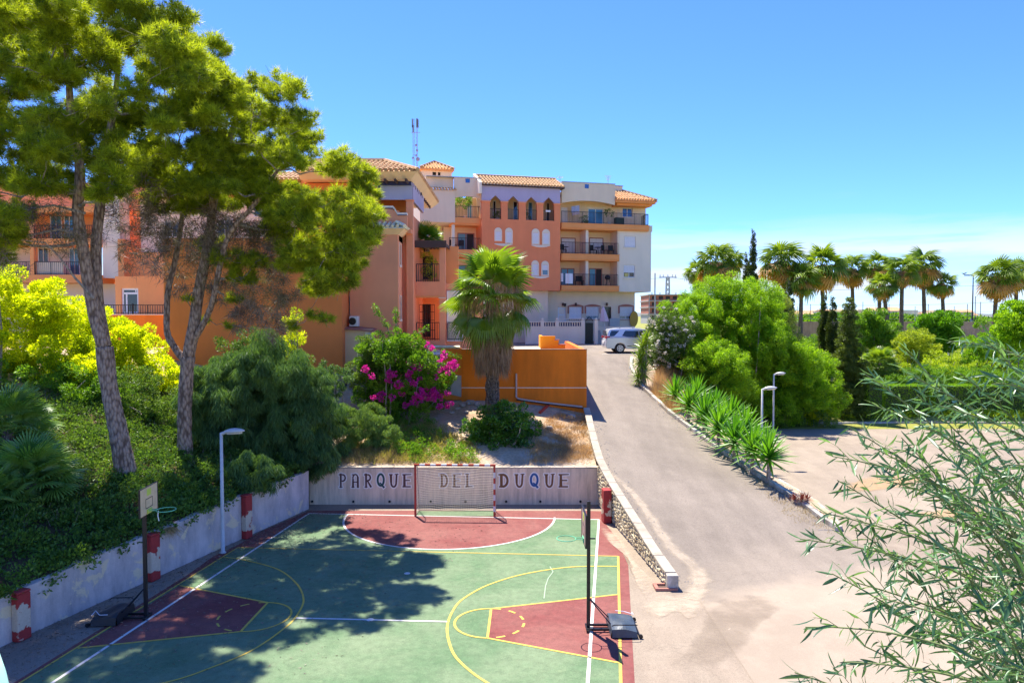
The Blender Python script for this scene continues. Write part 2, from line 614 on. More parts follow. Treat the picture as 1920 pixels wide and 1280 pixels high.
def mat_court(name, col, wear):
    m, t, b, o = newmat(name)
    v = ocoord(t)
    n1 = noise(t, 0.5, 6, 0.65, v, 0.4)
    n2 = noise(t, 5.0, 5, 0.7, v)
    n3 = noise(t, 70, 2, 0.6, v)
    c = mix(t, ramp(t, n1, [(0.35, 0.0), (0.62, 1.0)]), col, wear)
    c = mix(t, 0.6, c, ramp(t, n2, [(0.35, 0.68), (0.6, 1.08)]), 'MULTIPLY')
    c = mix(t, 0.7, c, ramp(t, n3, [(0.3, 0.5), (0.7, 1.12)]), 'MULTIPLY')
    c = mix(t, 0.8, c, ramp(t, noise(t, 22, 6, 0.8, v), [(0.28, 0.45), (0.42, 1.0)]), 'MULTIPLY')
    # scuffs where the coat is worn through
    sc = noise(t, 2.6, 8, 0.75, ocoord(t, (1, 1.3, 1), (3, 1, 0)))
    c = mix(t, ramp(t, sc, [(0.60, 0.0), (0.72, 0.6)]), c, (wear[0] * 1.3, wear[1] * 1.2, wear[2] * 1.15))
    t.links.new(c, b.inputs['Base Color'])
    b.inputs['Roughness'].default_value = 0.8
    b.inputs['Specular IOR Level'].default_value = 0.3
    bump(t, b, n3, 0.2, 0.005)
    return m
court_green = mat_court('court_green', (0.112, 0.20, 0.09), (0.195, 0.265, 0.14))
court_red = mat_court('court_red', (0.22, 0.052, 0.045), (0.28, 0.10, 0.08))
def mat_line(name, col, under):
    m, t, b, o = newmat(name)
    v = ocoord(t)
    n = noise(t, 9, 6, 0.75, v)
    c = mix(t, ramp(t, n, [(0.55, 0.0), (0.72, 0.75)]), col, under)
    t.links.new(c, b.inputs['Base Color'])
    b.inputs['Roughness'].default_value = 0.7
    return m
line_white = mat_line('line_white', (0.66, 0.62, 0.56), (0.3, 0.36, 0.27))
line_yellow = mat_line('line_yellow', (0.62, 0.43, 0.055), (0.3, 0.33, 0.15))

def mat_concrete(name, base, stain, flake=None, fl=(0.49, 0.56), board=0.0, vec=None):
    m, t, b, o = newmat(name)
    v = ocoord(t)
    n = noise(t, 0.8, 6, 0.65, v, 0.3)
    sv = ocoord(t, (5.0, 5.0, 0.45) if board else (1.7, 1.7, 0.5))
    s = noise(t, 1.3, 6, 0.7, sv)
    c = mix(t, ramp(t, n, [(0.35, 0.0), (0.65, 1.0)]), base, stain)
    c = mix(t, 0.8, c, ramp(t, s, [(0.32, 0.62), (0.6, 1.05)]), 'MULTIPLY')
    if flake:
        fn = noise(t, 1.4, 7, 0.6, ocoord(t, (1, 1, 1), (5, 2, 1)), 0.5)
        c = mix(t, ramp(t, fn, [(fl[0], 0.0), (fl[1], 0.85)]), c, flake)
    f = noise(t, 45, 3, 0.6, v)
    c = mix(t, 0.3, c, ramp(t, f, [(0.3, 0.6), (0.7, 1.1)]), 'MULTIPLY')
    t.links.new(c, b.inputs['Base Color'])
    b.inputs['Roughness'].default_value = 0.92
    if board:
        wv = nnode(t, 'ShaderNodeTexWave', wave_type='BANDS', bands_direction='X')
        wv.inputs['Scale'].default_value = board
        wv.inputs['Distortion'].default_value = 0.6
        t.links.new(v, wv.inputs['Vector'])
        bump(t, b, wv.outputs['Fac'], 0.25, 0.01)
    else:
        bump(t, b, f, 0.35, 0.01)
    return m
wall_conc = mat_concrete('end_wall_concrete', (0.86, 0.68, 0.47), (0.76, 0.60, 0.41), board=1.6)
left_conc = mat_concrete('left_wall_concrete', (0.70, 0.60, 0.54), (0.52, 0.45, 0.41), (0.82, 0.66, 0.40), (0.56, 0.6))
cap_conc = mat_concrete('white_cap', (0.52, 0.44, 0.33), (0.42, 0.35, 0.26), (0.62, 0.40, 0.27), (0.66, 0.7))
kerb_m = mat_concrete('kerb_stone', (0.46, 0.42, 0.35), (0.34, 0.29, 0.22), (0.60, 0.56, 0.48), (0.52, 0.6))
plinth_m = mat_concrete('plinth_concrete', (0.52, 0.50, 0.46), (0.36, 0.34, 0.31))
stone_m = mat_concrete('rubble_stone', (0.62, 0.50, 0.31), (0.46, 0.36, 0.22), (0.70, 0.60, 0.40), (0.5, 0.6))
rock_m = mat_concrete('rock', (0.52, 0.47, 0.38), (0.40, 0.34, 0.27))

def mat_peel(name):
    m, t, b, o = newmat(name)
    v = ocoord(t)
    g = t.nodes.new('ShaderNodeSeparateXYZ')
    t.links.new(v, g.inputs[0])
    n = noise(t, 2.6, 7, 0.62, v, 0.4)
    # paint holds best on the cap and the foot
    hz = ramp(t, g.outputs['Z'], [(0.0, 0.62), (0.22, 0.60), (0.3, 0.40), (0.78, 0.42), (0.95, 0.62), (1.0, 0.7)])
    lt = t.nodes.new('ShaderNodeMath'); lt.operation = 'SUBTRACT'
    t.links.new(n, lt.inputs[0]); t.links.new(hz, lt.inputs[1])
    f = ramp(t, lt.outputs[0], [(0.02, 0.0), (0.045, 1.0)])
    n2 = noise(t, 18, 4, 0.6, v)
    red = mix(t, 0.5, (0.40, 0.035, 0.03), ramp(t, n2, [(0.3, 0.6), (0.7, 1.1)]), 'MULTIPLY')
    cre = mix(t, 0.4, (0.62, 0.50, 0.36), ramp(t, n2, [(0.3, 0.7), (0.7, 1.1)]), 'MULTIPLY')
    t.links.new(mix(t, f, red, cre), b.inputs['Base Color'])
    b.inputs['Roughness'].default_value = 0.85
    bump(t, b, f, 0.4, 0.01)
    return m
peel = mat_peel('peeling_red')

def mat_soil(name, a, b_, c_, s=0.7):
    m, t, b, o = newmat(name)
    v = ocoord(t)
    n = noise(t, s, 7, 0.65, v, 0.3)
    n2 = noise(t, 9, 6, 0.7, v)
    c = ramp(t, n, [(0.3, a), (0.5, b_), (0.7, c_)])
    c = mix(t, 0.7, c, ramp(t, n2, [(0.3, 0.5), (0.65, 1.15)]), 'MULTIPLY')
    t.links.new(c, b.inputs['Base Color'])
    b.inputs['Roughness'].default_value = 0.95
    b.inputs['Specular IOR Level'].default_value = 0.15
    bump(t, b, n2, 0.8, 0.06)
    return m
soil = mat_soil('dry_soil', (0.40, 0.27, 0.16), (0.56, 0.40, 0.25), (0.52, 0.44, 0.34))
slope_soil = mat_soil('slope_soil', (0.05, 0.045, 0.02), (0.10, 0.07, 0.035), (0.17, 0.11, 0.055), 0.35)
field_m = mat_soil('field_ground', (0.16, 0.20, 0.03), (0.30, 0.30, 0.06), (0.36, 0.30, 0.14), 0.12)

def mat_bark(name, a, b_, s=1.0):
    m, t, b, o = newmat(name)
    v = ocoord(t, (8 * s, 8 * s, 3.2 * s))
    vo = nnode(t, 'ShaderNodeTexVoronoi', feature='F1')
    vo.inputs['Scale'].default_value = 1.6
    t.links.new(v, vo.inputs['Vector'])
    n = noise(t, 6, 5, 0.7, ocoord(t, (2, 2, 0.7)))
    c = ramp(t, vo.outputs['Distance'], [(0.3, b_), (0.8, a)])
    c = mix(t, 0.6, c, ramp(t, n, [(0.3, 0.5), (0.7, 1.15)]), 'MULTIPLY')
    t.links.new(c, b.inputs['Base Color'])
    b.inputs['Roughness'].default_value = 0.95
    inv = t.nodes.new('ShaderNodeMath'); inv.operation = 'SUBTRACT'; inv.inputs[0].default_value = 1.0
    t.links.new(vo.outputs['Distance'], inv.inputs[1])
    bump(t, b, inv.outputs[0], 0.9, 0.06)
    return m
bark = mat_bark('pine_bark', (0.17, 0.105, 0.07), (0.50, 0.35, 0.25))
bark_grey = mat_bark('grey_bark', (0.24, 0.19, 0.15), (0.48, 0.40, 0.32), 1.4)
palm_bark = mat_bark('palm_bark', (0.08, 0.055, 0.035), (0.27, 0.20, 0.14), 1.5)

pine_m = foliage('pine_needles', (0.035, 0.075, 0.018), (0.23, 0.32, 0.035), (0.30, 0.26, 0.06), 0.58, nscale=1.5)
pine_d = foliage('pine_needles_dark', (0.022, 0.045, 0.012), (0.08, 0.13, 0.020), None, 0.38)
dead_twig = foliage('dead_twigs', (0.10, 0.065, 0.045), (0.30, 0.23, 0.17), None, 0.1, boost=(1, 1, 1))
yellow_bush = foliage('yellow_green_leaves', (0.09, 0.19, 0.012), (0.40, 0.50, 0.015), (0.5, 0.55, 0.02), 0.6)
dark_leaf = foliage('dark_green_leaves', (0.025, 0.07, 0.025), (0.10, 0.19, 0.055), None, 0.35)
weep_leaf = foliage('weeping_leaves', (0.018, 0.06, 0.042), (0.085, 0.18, 0.095), None, 0.35)
ivy_m = foliage('ivy_leaves', (0.018, 0.06, 0.025), (0.08, 0.17, 0.05), (0.20, 0.22, 0.05), 0.35, nscale=0.6)
acacia_m = foliage('acacia_leaves', (0.022, 0.10, 0.012), (0.19, 0.36, 0.015), (0.36, 0.42, 0.02), 0.5, nscale=1.8)
acacia_grey = foliage('greyish_leaves', (0.06, 0.11, 0.045), (0.18, 0.26, 0.10), None, 0.4)
cypress_m = foliage('cypress_leaves', (0.014, 0.032, 0.014), (0.05, 0.085, 0.03), None, 0.25)
conifer_m = foliage('conifer_leaves', (0.018, 0.045, 0.018), (0.08, 0.13, 0.035), None, 0.3)
leafy_m = foliage('leafy_green', (0.03, 0.10, 0.018), (0.11, 0.24, 0.03), (0.25, 0.30, 0.05), 0.42)
olive_m = foliage('yellow_olive_leaves', (0.08, 0.15, 0.02), (0.23, 0.32, 0.04), (0.45, 0.40, 0.08), 0.42)
hedge_m = foliage('hedge_leaves', (0.06, 0.16, 0.015), (0.13, 0.28, 0.02), None, 0.4)
straw_m = foliage('dry_straw', (0.30, 0.21, 0.09), (0.55, 0.42, 0.19), (0.30, 0.32, 0.10), 0.35, tcol=(1.1, 1.05, 0.9), boost=(1, 1, 1))
golden_m = foliage('golden_straw', (0.42, 0.24, 0.08), (0.62, 0.41, 0.17), None, 0.35, tcol=(1.1, 1.0, 0.85), boost=(1, 1, 1))
weed_m = foliage('weeds', (0.14, 0.17, 0.03), (0.42, 0.38, 0.12), (0.55, 0.45, 0.18), 0.4, nscale=2.5, boost=(1.1, 1.05, 1))
brush_m = foliage('dry_brush', (0.07, 0.06, 0.03), (0.22, 0.19, 0.09), None, 0.25, boost=(1, 1, 1))
field_leaf = foliage('field_weeds', (0.09, 0.19, 0.012), (0.24, 0.35, 0.03), (0.38, 0.36, 0.10), 0.4, nscale=0.3)
frond_m = foliage('palm_frond', (0.06, 0.14, 0.02), (0.21, 0.30, 0.04), None, 0.5, rough=0.35, gloss=0.6)
frond_old = foliage('palm_frond_old', (0.06, 0.12, 0.02), (0.16, 0.24, 0.05), (0.32, 0.26, 0.10), 0.35)
frond_dead = foliage('palm_thatch', (0.17, 0.11, 0.06), (0.42, 0.30, 0.18), None, 0.2, tcol=(1.1, 1.0, 0.85), boost=(1.25, 1.15, 1))
yucca_m = foliage('yucca_leaves', (0.04, 0.15, 0.018), (0.17, 0.38, 0.04), None, 0.35, rough=0.45, gloss=0.4)
yucca_y = foliage('yucca_leaves_yellowish', (0.08, 0.17, 0.02), (0.26, 0.36, 0.05), (0.42, 0.34, 0.10), 0.35, rough=0.35, gloss=0.6)
fan_m = foliage('fan_palm_leaves', (0.07, 0.17, 0.06), (0.20, 0.34, 0.11), None, 0.35, rough=0.4, gloss=0.5)
willow_leaf = foliage('willow_leaves', (0.015, 0.06, 0.032), (0.12, 0.23, 0.115), (0.32, 0.42, 0.12), 0.35, rough=0.38, gloss=0.8, nscale=3.0, boost=(1.5, 1.5, 1.1))
flower_w = foliage('white_flowers', (0.62, 0.58, 0.48), (0.85, 0.82, 0.74), None, 0.3, tcol=(1, 1, 0.9), boost=(1, 1, 1))
flower_m = foliage('magenta_bracts', (0.48, 0.012, 0.16), (0.85, 0.05, 0.42), None, 0.4, tcol=(1.2, 0.8, 1.0), boost=(1, 1, 1.2))
purple_m = foliage('purple_leaves', (0.10, 0.03, 0.04), (0.26, 0.11, 0.11), None, 0.3, tcol=(1.2, 0.9, 0.9))
stem_m = plain('green_stem', (0.16, 0.20, 0.06), 0.6)
# ------------------------------------------------------------------ ground, yard, road
def grid_mesh(name, rows, m, kind='structure', smooth=True):
    """rows = equal length lists of points"""
    v = [tuple(p) for r in rows for p in r]
    n = len(rows[0])
    f = []
    for i in range(len(rows) - 1):
        for k in range(n - 1):
            a = i * n + k
            f.append((a, a + 1, a + n + 1, a + n))
    me = bpy.data.meshes.new(name)
    me.from_pydata(v, [], f)
    me.materials.append(m)
    if smooth: me.polygons.foreach_set('use_smooth', [True] * len(me.polygons))
    me.update()
    o = link(name, me)
    if kind: o['kind'] = kind
    return o
def frange(a, b, n):
    return [a + (b - a) * i / (n - 1) for i in range(n)]

grid_mesh('ground', [[(x, y, -0.6) for x in (-4000, -60, 90, 4000)] for y in (-400, 49.9, 52)], field_m)
grid_mesh('asphalt_yard', [[(x, y, -0.004) for x in frange(-30, 90, 40)] for y in frange(-14, 49.7, 30)], yard_m, smooth=False)

# road climbing past the court, opening into the flat yard at its foot
rows = []
for y in frange(13.0, 47.9, 130):
    xl = lerp_tab(ROAD_L, y) - 0.02 if y > 19.4 else 4.9
    xr = lerp_tab(ROAD_R, y)
    rows.append([(x, y, road_z(x, y) + 0.006 + (0.0 if road_z(x, y) > 0 else -0.002)) for x in frange(xl, xr, 28)])
grid_mesh('road', rows, road_m)
pl = [[(x, y, (road_z(x, y) - 0.006 if x > 3 else ZP - .05) if x < 12.5 else min(ZP - 0.004, back_z(x, y) if y > 49.6 else ZP * (1 - sstep(12.5, 16.5, x)))) for x in (-40, -20, 3.4, 5, 6, 7, 8, 9, 10, 11, 12, 12.5, 14, 15, 16.5)] for y in (47.75, 48.2, 48.6, 49, 49.5, 50, 51, 52, 54, 60, 70, 90, 120)]
grid_mesh('plaza', pl, road_m, smooth=False)

# hillside behind the left wall and the terrace garden behind the end wall
def left_x(y):                         # x of the wall's uphill face at depth y
    t = (y - WB.y) / WD.y
    return WB.x + WD.x * t - 0.16
rows = []
for y in frange(4, YW + 0.28, 70):
    xe = left_x(y)
    rows.append([(x, y, garden_z(x, y)) for x in [xe - 34 * (1 - i / 50) ** 1.7 for i in range(51)]])
grid_mesh('hillside', rows, slope_soil)
rows = []
for y in frange(YW + 0.28, 50, 80):
    xe = min(lerp_tab(ROAD_L, y) - 0.12, 3.6)
    rows.append([(x, y, garden_z(x, y)) for x in frange(-46, -9, 40) + frange(-8.6, xe, 40)])
gd = grid_mesh('terrace_soil', rows, soil)

# planted bank between road and parking
rows = []
for y in frange(24.9, 47.5, 70):
    a, b_ = lerp_tab(ROAD_R, y) + 0.08, lerp_tab(PARK_L, y)
    rows.append([(x, y, bank_z(x, y) + 0.03 * math.sin(x * 5 + y * 3)) for x in frange(a, b_, 22)])
bank = grid_mesh('planting_bank', rows, soil)
rows = []
for y in [47.45, 48, 49, 49.7, 50.5, 52, 54, 57, 60, 65, 70, 78, 88, 100, 130, 200, 400, 900, 2500, 5000]:
    rows.append([(x, y, H(x, y) - (0.6 if x <= 12 and y < 120 else 0.02) if y > 49.7 or x < 17 else (H(x, y) if y <= 49 else 0.05)) for x in [-3000, -900, -300, -120, -60, 7.7, 10, 12, 13, 14, 15, 16, 17, 18, 20, 23, 26, 30, 40, 55, 80, 120, 200, 500, 1500, 5000] if True])
fieldo = grid_mesh('field', rows, field_m)

# low ridges along the horizon
mb = MB()
for (y, hgt, x0, x1, seed) in ((1500, 13, 500, 1500, 3), (2300, 24, -200, 2600, 5)):
    pts = []
    n = 90
    for i in range(n + 1):
        x = x0 + (x1 - x0) * i / n
        f = math.sin(math.pi * i / n) ** 0.5
        hh = hgt * f * (0.55 + 0.25 * math.sin(i * 0.21 + seed) + 0.2 * math.sin(i * 0.57 + seed * 2))
        pts.append((x, max(0.3, hh)))
    for (xa, ha), (xb, hb) in zip(pts, pts[1:]):
        mb.quad((xa, y, 3), (xb, y, 3), (xb, y + 160, 3 + hb), (xa, y + 160, 3 + ha))
        mb.quad((xa, y + 160, 3 + ha), (xb, y + 160, 3 + hb), (xb, y + 420, 3), (xa, y + 420, 3))
hills_m = plain('hill_scrub', (0.17, 0.19, 0.17), 0.95, var=0.3, scale=0.02)
mb.build('hills', hills_m)['kind'] = 'structure'

# ------------------------------------------------------------------ the court: colour coats and painted lines, each sheet above the one below
court = bpy.data.objects.new('sports_court', None)
COL.objects.link(court)
court['kind'] = 'structure'
def sheet(name, pts, z, m, parent=court):
    mb = MB()
    mb.add([(p[0], p[1], z) for p in pts], [tuple(range(len(pts)))])
    me = mb.mesh(name, m)
    bm = bmesh.new(); bm.from_mesh(me)
    bmesh.ops.triangulate(bm, faces=bm.faces[:])
    for f in bm.faces:
        if f.normal.z < 0: f.normal_flip()
    bm.to_mesh(me); bm.free()
    return link(name, me, parent)
g = lambda x, y: G(x, y)
# long edges run out below the frame: extend them along their own direction
def ext(a, b, k):
    a, b = G(*a), G(*b)
    return b + (b - a).normalized() * k
redR2 = ext((1177, 1042), (1189, 1260), 9)
redL2 = ext((350, 1078), (24, 1280), 9)
red_poly = [g(446, 1021), g(488, 996), g(581, 956.5), g(1100, 957), g(1132, 958), g(1138, 985), g(1160, 1012), g(1177, 1042), redR2, redL2, g(24, 1280), g(350, 1078), g(399, 1043)]
sheet('red_surround', red_poly, 0.000, court_red)
whL = [G(579.5, 962.5), ext((579.5, 962.5), (98, 1280), 9)]
whR = [G(1123, 974), ext((1123, 974), (1102, 1280), 9)]
yeR = [G(1159.2, 1042.6), ext((1159.2, 1042.6), (1163.6, 1262), 9)]
yeL = [G(446, 1026.3), ext((446, 1026.3), (42, 1277), 9)]
def on(a, b, y):       # point of a line at depth y
    t = (y - a.y) / (b.y - a.y)
    return a + (b - a) * t
green = [whL[0], whR[0], on(whR[0], whR[1], yeR[0].y), yeR[0], yeR[1], yeL[1], yeL[0], on(whL[0], whL[1], yeL[0].y)]
sheet('green_field', green, 0.004, court_green)
# goal area half disc
gc = (G(652, 964.2) + G(1040, 970.3)) / 2
rad = (G(652, 964.2) - G(1040, 970.3)).length / 2
ex = (G(1040, 970.3) - G(652, 964.2)).normalized()
ey = Vector((ex.y, -ex.x, 0))
arc = [gc + ex * (rad * math.cos(a)) + ey * (rad * 1.0 * math.sin(a)) for a in frange(0, math.pi, 49)]
sheet('goal_area', arc, 0.008, court_red)
gl = [G(781, 957.5), G(925, 957.5), G(928, 967.5), G(778, 966.5)]
sheet('green_goal_floor', gl, 0.006, court_green)
keyR = [G(921, 1141), G(1158.8, 1114.3), G(1162.3, 1242.5), G(914, 1196)]
keyL = [G(337, 1097.6), G(502, 1129.5), G(451, 1184), G(146, 1215)]
sheet('key', keyR, 0.008, court_red)
sheet('key', keyL, 0.008, court_red)

def stripe(name, pts, width, z, m, closed=False, dash=None):
    mb = MB()
    pts = [Vector((p[0], p[1], 0)) for p in pts]
    L_, Rr = [], []
    n = len(pts)
    for i, p in enumerate(pts):
        a = pts[i - 1] if i > 0 else p
        b_ = pts[i + 1] if i < n - 1 else p
        d = (b_ - a).normalized()
        nn = Vector((-d.y, d.x, 0)) * (width / 2)
        L_.append(p + nn); Rr.append(p - nn)
    for i in range(n - 1):
        if dash and (i // dash) % 2: continue
        mb.quad((Rr[i].x, Rr[i].y, z), (Rr[i + 1].x, Rr[i + 1].y, z), (L_[i + 1].x, L_[i + 1].y, z), (L_[i].x, L_[i].y, z))
    return mb.build(name, m, court)
def straight(a, b, n=2):
    return [a + (b - a) * (i / (n - 1)) for i in range(n)]
stripe('white_line', straight(*whL), 0.075, 0.012, line_white)
stripe('white_line', straight(*whR), 0.075, 0.012, line_white)
stripe('white_line', straight(whL[0], whR[0]), 0.07, 0.0125, line_white)
stripe('white_line', arc, 0.075, 0.013, line_white)
stripe('white_line', straight(G(553, 1158.5), G(840, 1165.3)), 0.07, 0.012, line_white)
stripe('yellow_line', straight(yeL[0], yeR[0]), 0.05, 0.0115, line_yellow)
stripe('yellow_line', straight(*yeR), 0.065, 0.011, line_yellow)
stripe('yellow_line', straight(*yeL), 0.05, 0.011, line_yellow)
for k in (keyR, keyL):
    if k is keyR:
        segs = [(k[1], k[0]), (k[0], k[3]), (k[3], k[2])]
    else:
        segs = [(k[0], k[1]), (k[1], k[2]), (k[2], k[3])]
    for a, b_ in segs:
        stripe('yellow_line', straight(a, b_), 0.06, 0.0115 + 0.0005, line_yellow)
def circ(c, r, a0, a1, n=40, sx=1.0):
    return [Vector((c[0] + r * sx * math.cos(a), c[1] + r * math.sin(a), 0)) for a in frange(a0, a1, n)]
cR = G(917.5, 1167)
rR = (G(921, 1141) - G(914, 1196)).length / 2
stripe('yellow_line', circ(cR, rR, R(88), R(268), 40), 0.06, 0.013, line_yellow)
stripe('yellow_dashes', circ(cR, rR, R(86), R(-92), 37), 0.06, 0.013, line_yellow, dash=3)
cL = (keyL[1] + keyL[2]) / 2
rL = (keyL[1] - keyL[2]).length / 2
aL = math.atan2((keyL[1] - keyL[2]).y, (keyL[1] - keyL[2]).x)
stripe('yellow_line', circ(cL, rL, aL, aL - math.pi, 40), 0.05, 0.013, line_yellow)
stripe('yellow_dashes', circ(cL, rL, aL, aL + math.pi, 37), 0.05, 0.013, line_yellow, dash=3)
def spline(pts, n=60):
    pts = [Vector((p[0], p[1], 0)) for p in pts]
    out_ = []
    m_ = len(pts)
    for i in range(m_ - 1):
        p0 = pts[max(0, i - 1)]; p1 = pts[i]; p2 = pts[i + 1]; p3 = pts[min(m_ - 1, i + 2)]
        for k in range(8):
            t = k / 8
            out_.append(0.5 * ((2 * p1) + (p2 - p0) * t + (2 * p0 - 5 * p1 + 4 * p2 - p3) * t * t + (3 * p1 - p0 - 3 * p2 + p3) * t ** 3))
    out_.append(pts[-1])
    return out_
arcR = [G(*p) for p in ((1158.5, 1061.5), (1085, 1062), (1031, 1067.5), (970, 1079), (914, 1097), (875, 1118), (854, 1137), (839, 1171), (843, 1207), (861, 1239), (914, 1280))]
e_ = arcR[-1] + Vector((0.9, -0.75, 0)); e2 = e_ + Vector((2.2, -0.6, 0))
stripe('yellow_line', spline(arcR + [e_, e2]), 0.06, 0.0128, line_yellow)
arcL = [G(*p) for p in ((420, 1045), (454, 1049), (520, 1067), (556, 1094), (569, 1122), (562, 1145), (540, 1172), (478, 1216), (400, 1250), (308, 1280))]
stripe('yellow_line', spline(arcL + [arcL[-1] + Vector((-1.6, -0.7, 0))]), 0.05, 0.0128, line_yellow)
for px, py in ((763.5, 1075), (694, 1162)):
    c = G(px, py)
    sheet('white_spot', circ(c, 0.09, 0, 2 * math.pi * 0.97, 20), 0.0135, line_white)
# a worn white scrape on the green
stripe('scrape', [G(1031, 1062), G(1037, 1072), G(1028, 1084), G(1023, 1098), G(1020, 1122)], 0.03, 0.0127, mat_line('worn_scrape', (0.30, 0.38, 0.25), (0.15, 0.25, 0.12)))

# pale dust washed across the foot of the road, spread thin
def soft(name, rings, attr, m, closed):
    n = len(rings[0]); V = [tuple(p) for r in rings for p in r]; Fc = []
    for i in range(len(rings) - 1):
        for k in range(n if closed else n - 1):
            k2 = (k + 1) % n
            Fc.append((i * n + k, i * n + k2, (i + 1) * n + k2, (i + 1) * n + k))
    me = bpy.data.meshes.new(name); me.from_pydata(V, [], Fc); me.materials.append(m)
    at = me.attributes.new('edge', 'FLOAT', 'POINT')
    at.data.foreach_set('value', np.repeat(np.array(attr, dtype=np.float32), n))
    o = link(name, me); o['kind'] = 'structure'; return o
def blob(name, pts, z, m):
    sp = spline(pts + [pts[0]])[:-1]
    c = sum((Vector((p.x, p.y, 0)) for p in sp), Vector()) / len(sp)
    rings = [[(c.x + (p.x - c.x) * f, c.y + (p.y - c.y) * f, z) for p in sp] for f in (.02, .35, .65, 1.0)]
    soft(name, rings, (1, 1, .8, 0), m, True)
# (dust follows the wheel line down the road)
DUSTL = [(1105, 815), (1128, 870), (1165, 905), (1195, 935), (1228, 985), (1262, 1030), (1302, 1065), (1312, 1095), (1296, 1125)]
path = []
for px, py in DUSTL:
    p = T(px, py, 17)
    path.append(p)
sm = spline(path)
trail = [[], [], [], []]
for i, a in enumerate(sm):
    f = i / (len(sm) - 1)
    wd = 0.16 + 0.30 * f + 0.05 * math.sin(i * 1.3)
    d = (sm[min(i + 1, len(sm) - 1)] - sm[max(0, i - 1)]).normalized(); nn = Vector((-d.y, d.x, 0)) * wd
    for k, q in enumerate((-1, -.3, .3, 1)):
        p = a + nn * q
        trail[k].append((p.x, p.y, road_z(p.x, p.y) + .014))
def mat_patchy(name, col, th=(0.42, 0.6), scale=2.5, amount=0.75):
    m, t, b, o = newmat(name)
    v = ocoord(t)
    n = noise(t, scale, 7, 0.7, v)
    t.links.new(mix(t, 0.4, col, ramp(t, noise(t, 40, 3, 0.6, v), [(0.3, 0.6), (0.7, 1.1)]), 'MULTIPLY'), b.inputs['Base Color'])
    b.inputs['Roughness'].default_value = 0.95
    tr = t.nodes.new('ShaderNodeBsdfTransparent')
    ms = t.nodes.new('ShaderNodeMixShader')
    ea = t.nodes.new('ShaderNodeAttribute'); ea.attribute_name = 'edge'
    sm_ = t.nodes.new('ShaderNodeMath'); sm_.operation = 'MULTIPLY_ADD'
    t.links.new(ea.outputs['Fac'], sm_.inputs[0]); sm_.inputs[1].default_value = 0.45; t.links.new(n, sm_.inputs[2])
    t.links.new(ramp(t, sm_.outputs[0], [(th[0] + .28, 0.0), (th[1] + .38, amount)]), ms.inputs[0])
    t.links.new(tr.outputs[0], ms.inputs[1]); t.links.new(b.outputs[0], ms.inputs[2])
    t.links.new(ms.outputs[0], o.inputs['Surface'])
    return m
dust_p = mat_patchy('dust_film', (0.58, 0.47, 0.34), (0.36, 0.62), 2.0, 0.6)
soft('dust_trail', trail, (0, 1, 1, 0), dust_p, False)
blob('dust_patch', [G(1195, 1150), G(1205, 1125), G(1240, 1112), G(1290, 1118), G(1330, 1100), G(1335, 1130), G(1300, 1165), G(1270, 1150), G(1225, 1165)], 0.016, dust_p)
blob('dust_patch', [G(1124, 985), G(1133, 982), G(1160, 1000), G(1200, 1062), G(1232, 1100), G(1222, 1135), G(1196, 1100), G(1180, 1050), G(1140, 1015), G(1128, 1000)], 0.017, dust_p)
sand_p = mat_patchy('sand_film', (0.50, 0.32, 0.16), (0.34, 0.6), 1.6, 0.7)
blob('sand_patch', [G(1560, 915), G(1620, 893), G(1700, 888), G(1760, 900), G(1690, 915), G(1600, 925)], 0.006, sand_p)
blob('sand_patch', [G(1700, 965), G(1780, 950), G(1850, 948), G(1840, 965), G(1760, 975)], 0.006, sand_p)
dark_p = mat_patchy('tyre_grime', (0.27, 0.21, 0.15), (0.40, 0.75), 0.9, 0.4)
blob('grime_patch', [G(1330, 1120), G(1420, 1105), G(1500, 1120), G(1440, 1170), G(1380, 1240), G(1300, 1275), G(1230, 1265), G(1290, 1190)], 0.007, dark_p)

# ------------------------------------------------------------------ end wall with the painted name
WY = YW
XL = G(577, 951).x * (WY / G(577, 951).y)
XL = (577 - 960) / F * WY
XR = (1124 - 960) / F * WY
ZT = P(850, 875.5, WY).z
endw = thing('retaining_wall', 'concrete end wall behind the goal painted PARQUE DEL DUQUE', 'wall', (0, WY, 0))
mb = MB()
mb.wall(XL, XR, -0.3, ZT - 0.05, 0, 0.28)
mb.build('wall_body', wall_conc, endw)
mb = MB()
n = 24
for i in range(n):      # cast coping, slightly uneven
    a = XL + (XR - XL) * i / n; b_ = XL + (XR - XL) * (i + 1) / n - 0.012
    mb.box(a, -0.025 - 0.006 * random.random(), ZT - 0.048, b_, 0.30, ZT + 0.006 * random.random())
mb.build('coping', cap_conc, endw)
holem = plain('drain_dark', (0.02, 0.02, 0.02), 0.9)
for px in (586, 663, 731, 808, 873, 949, 1013, 1088):
    c = P(px, 952, WY)
    m2 = MB(); m2.lathe([(0.001, 0.0), (0.045, 0.0), (0.05, 0.03), (0.03, 0.03), (0.03, 0.005), (0.001, 0.005)], n=10)
    m2.build('drain_pipe', holem, endw, loc=(c.x, -0.03, 0.13), rot=(R(90), 0, 0))
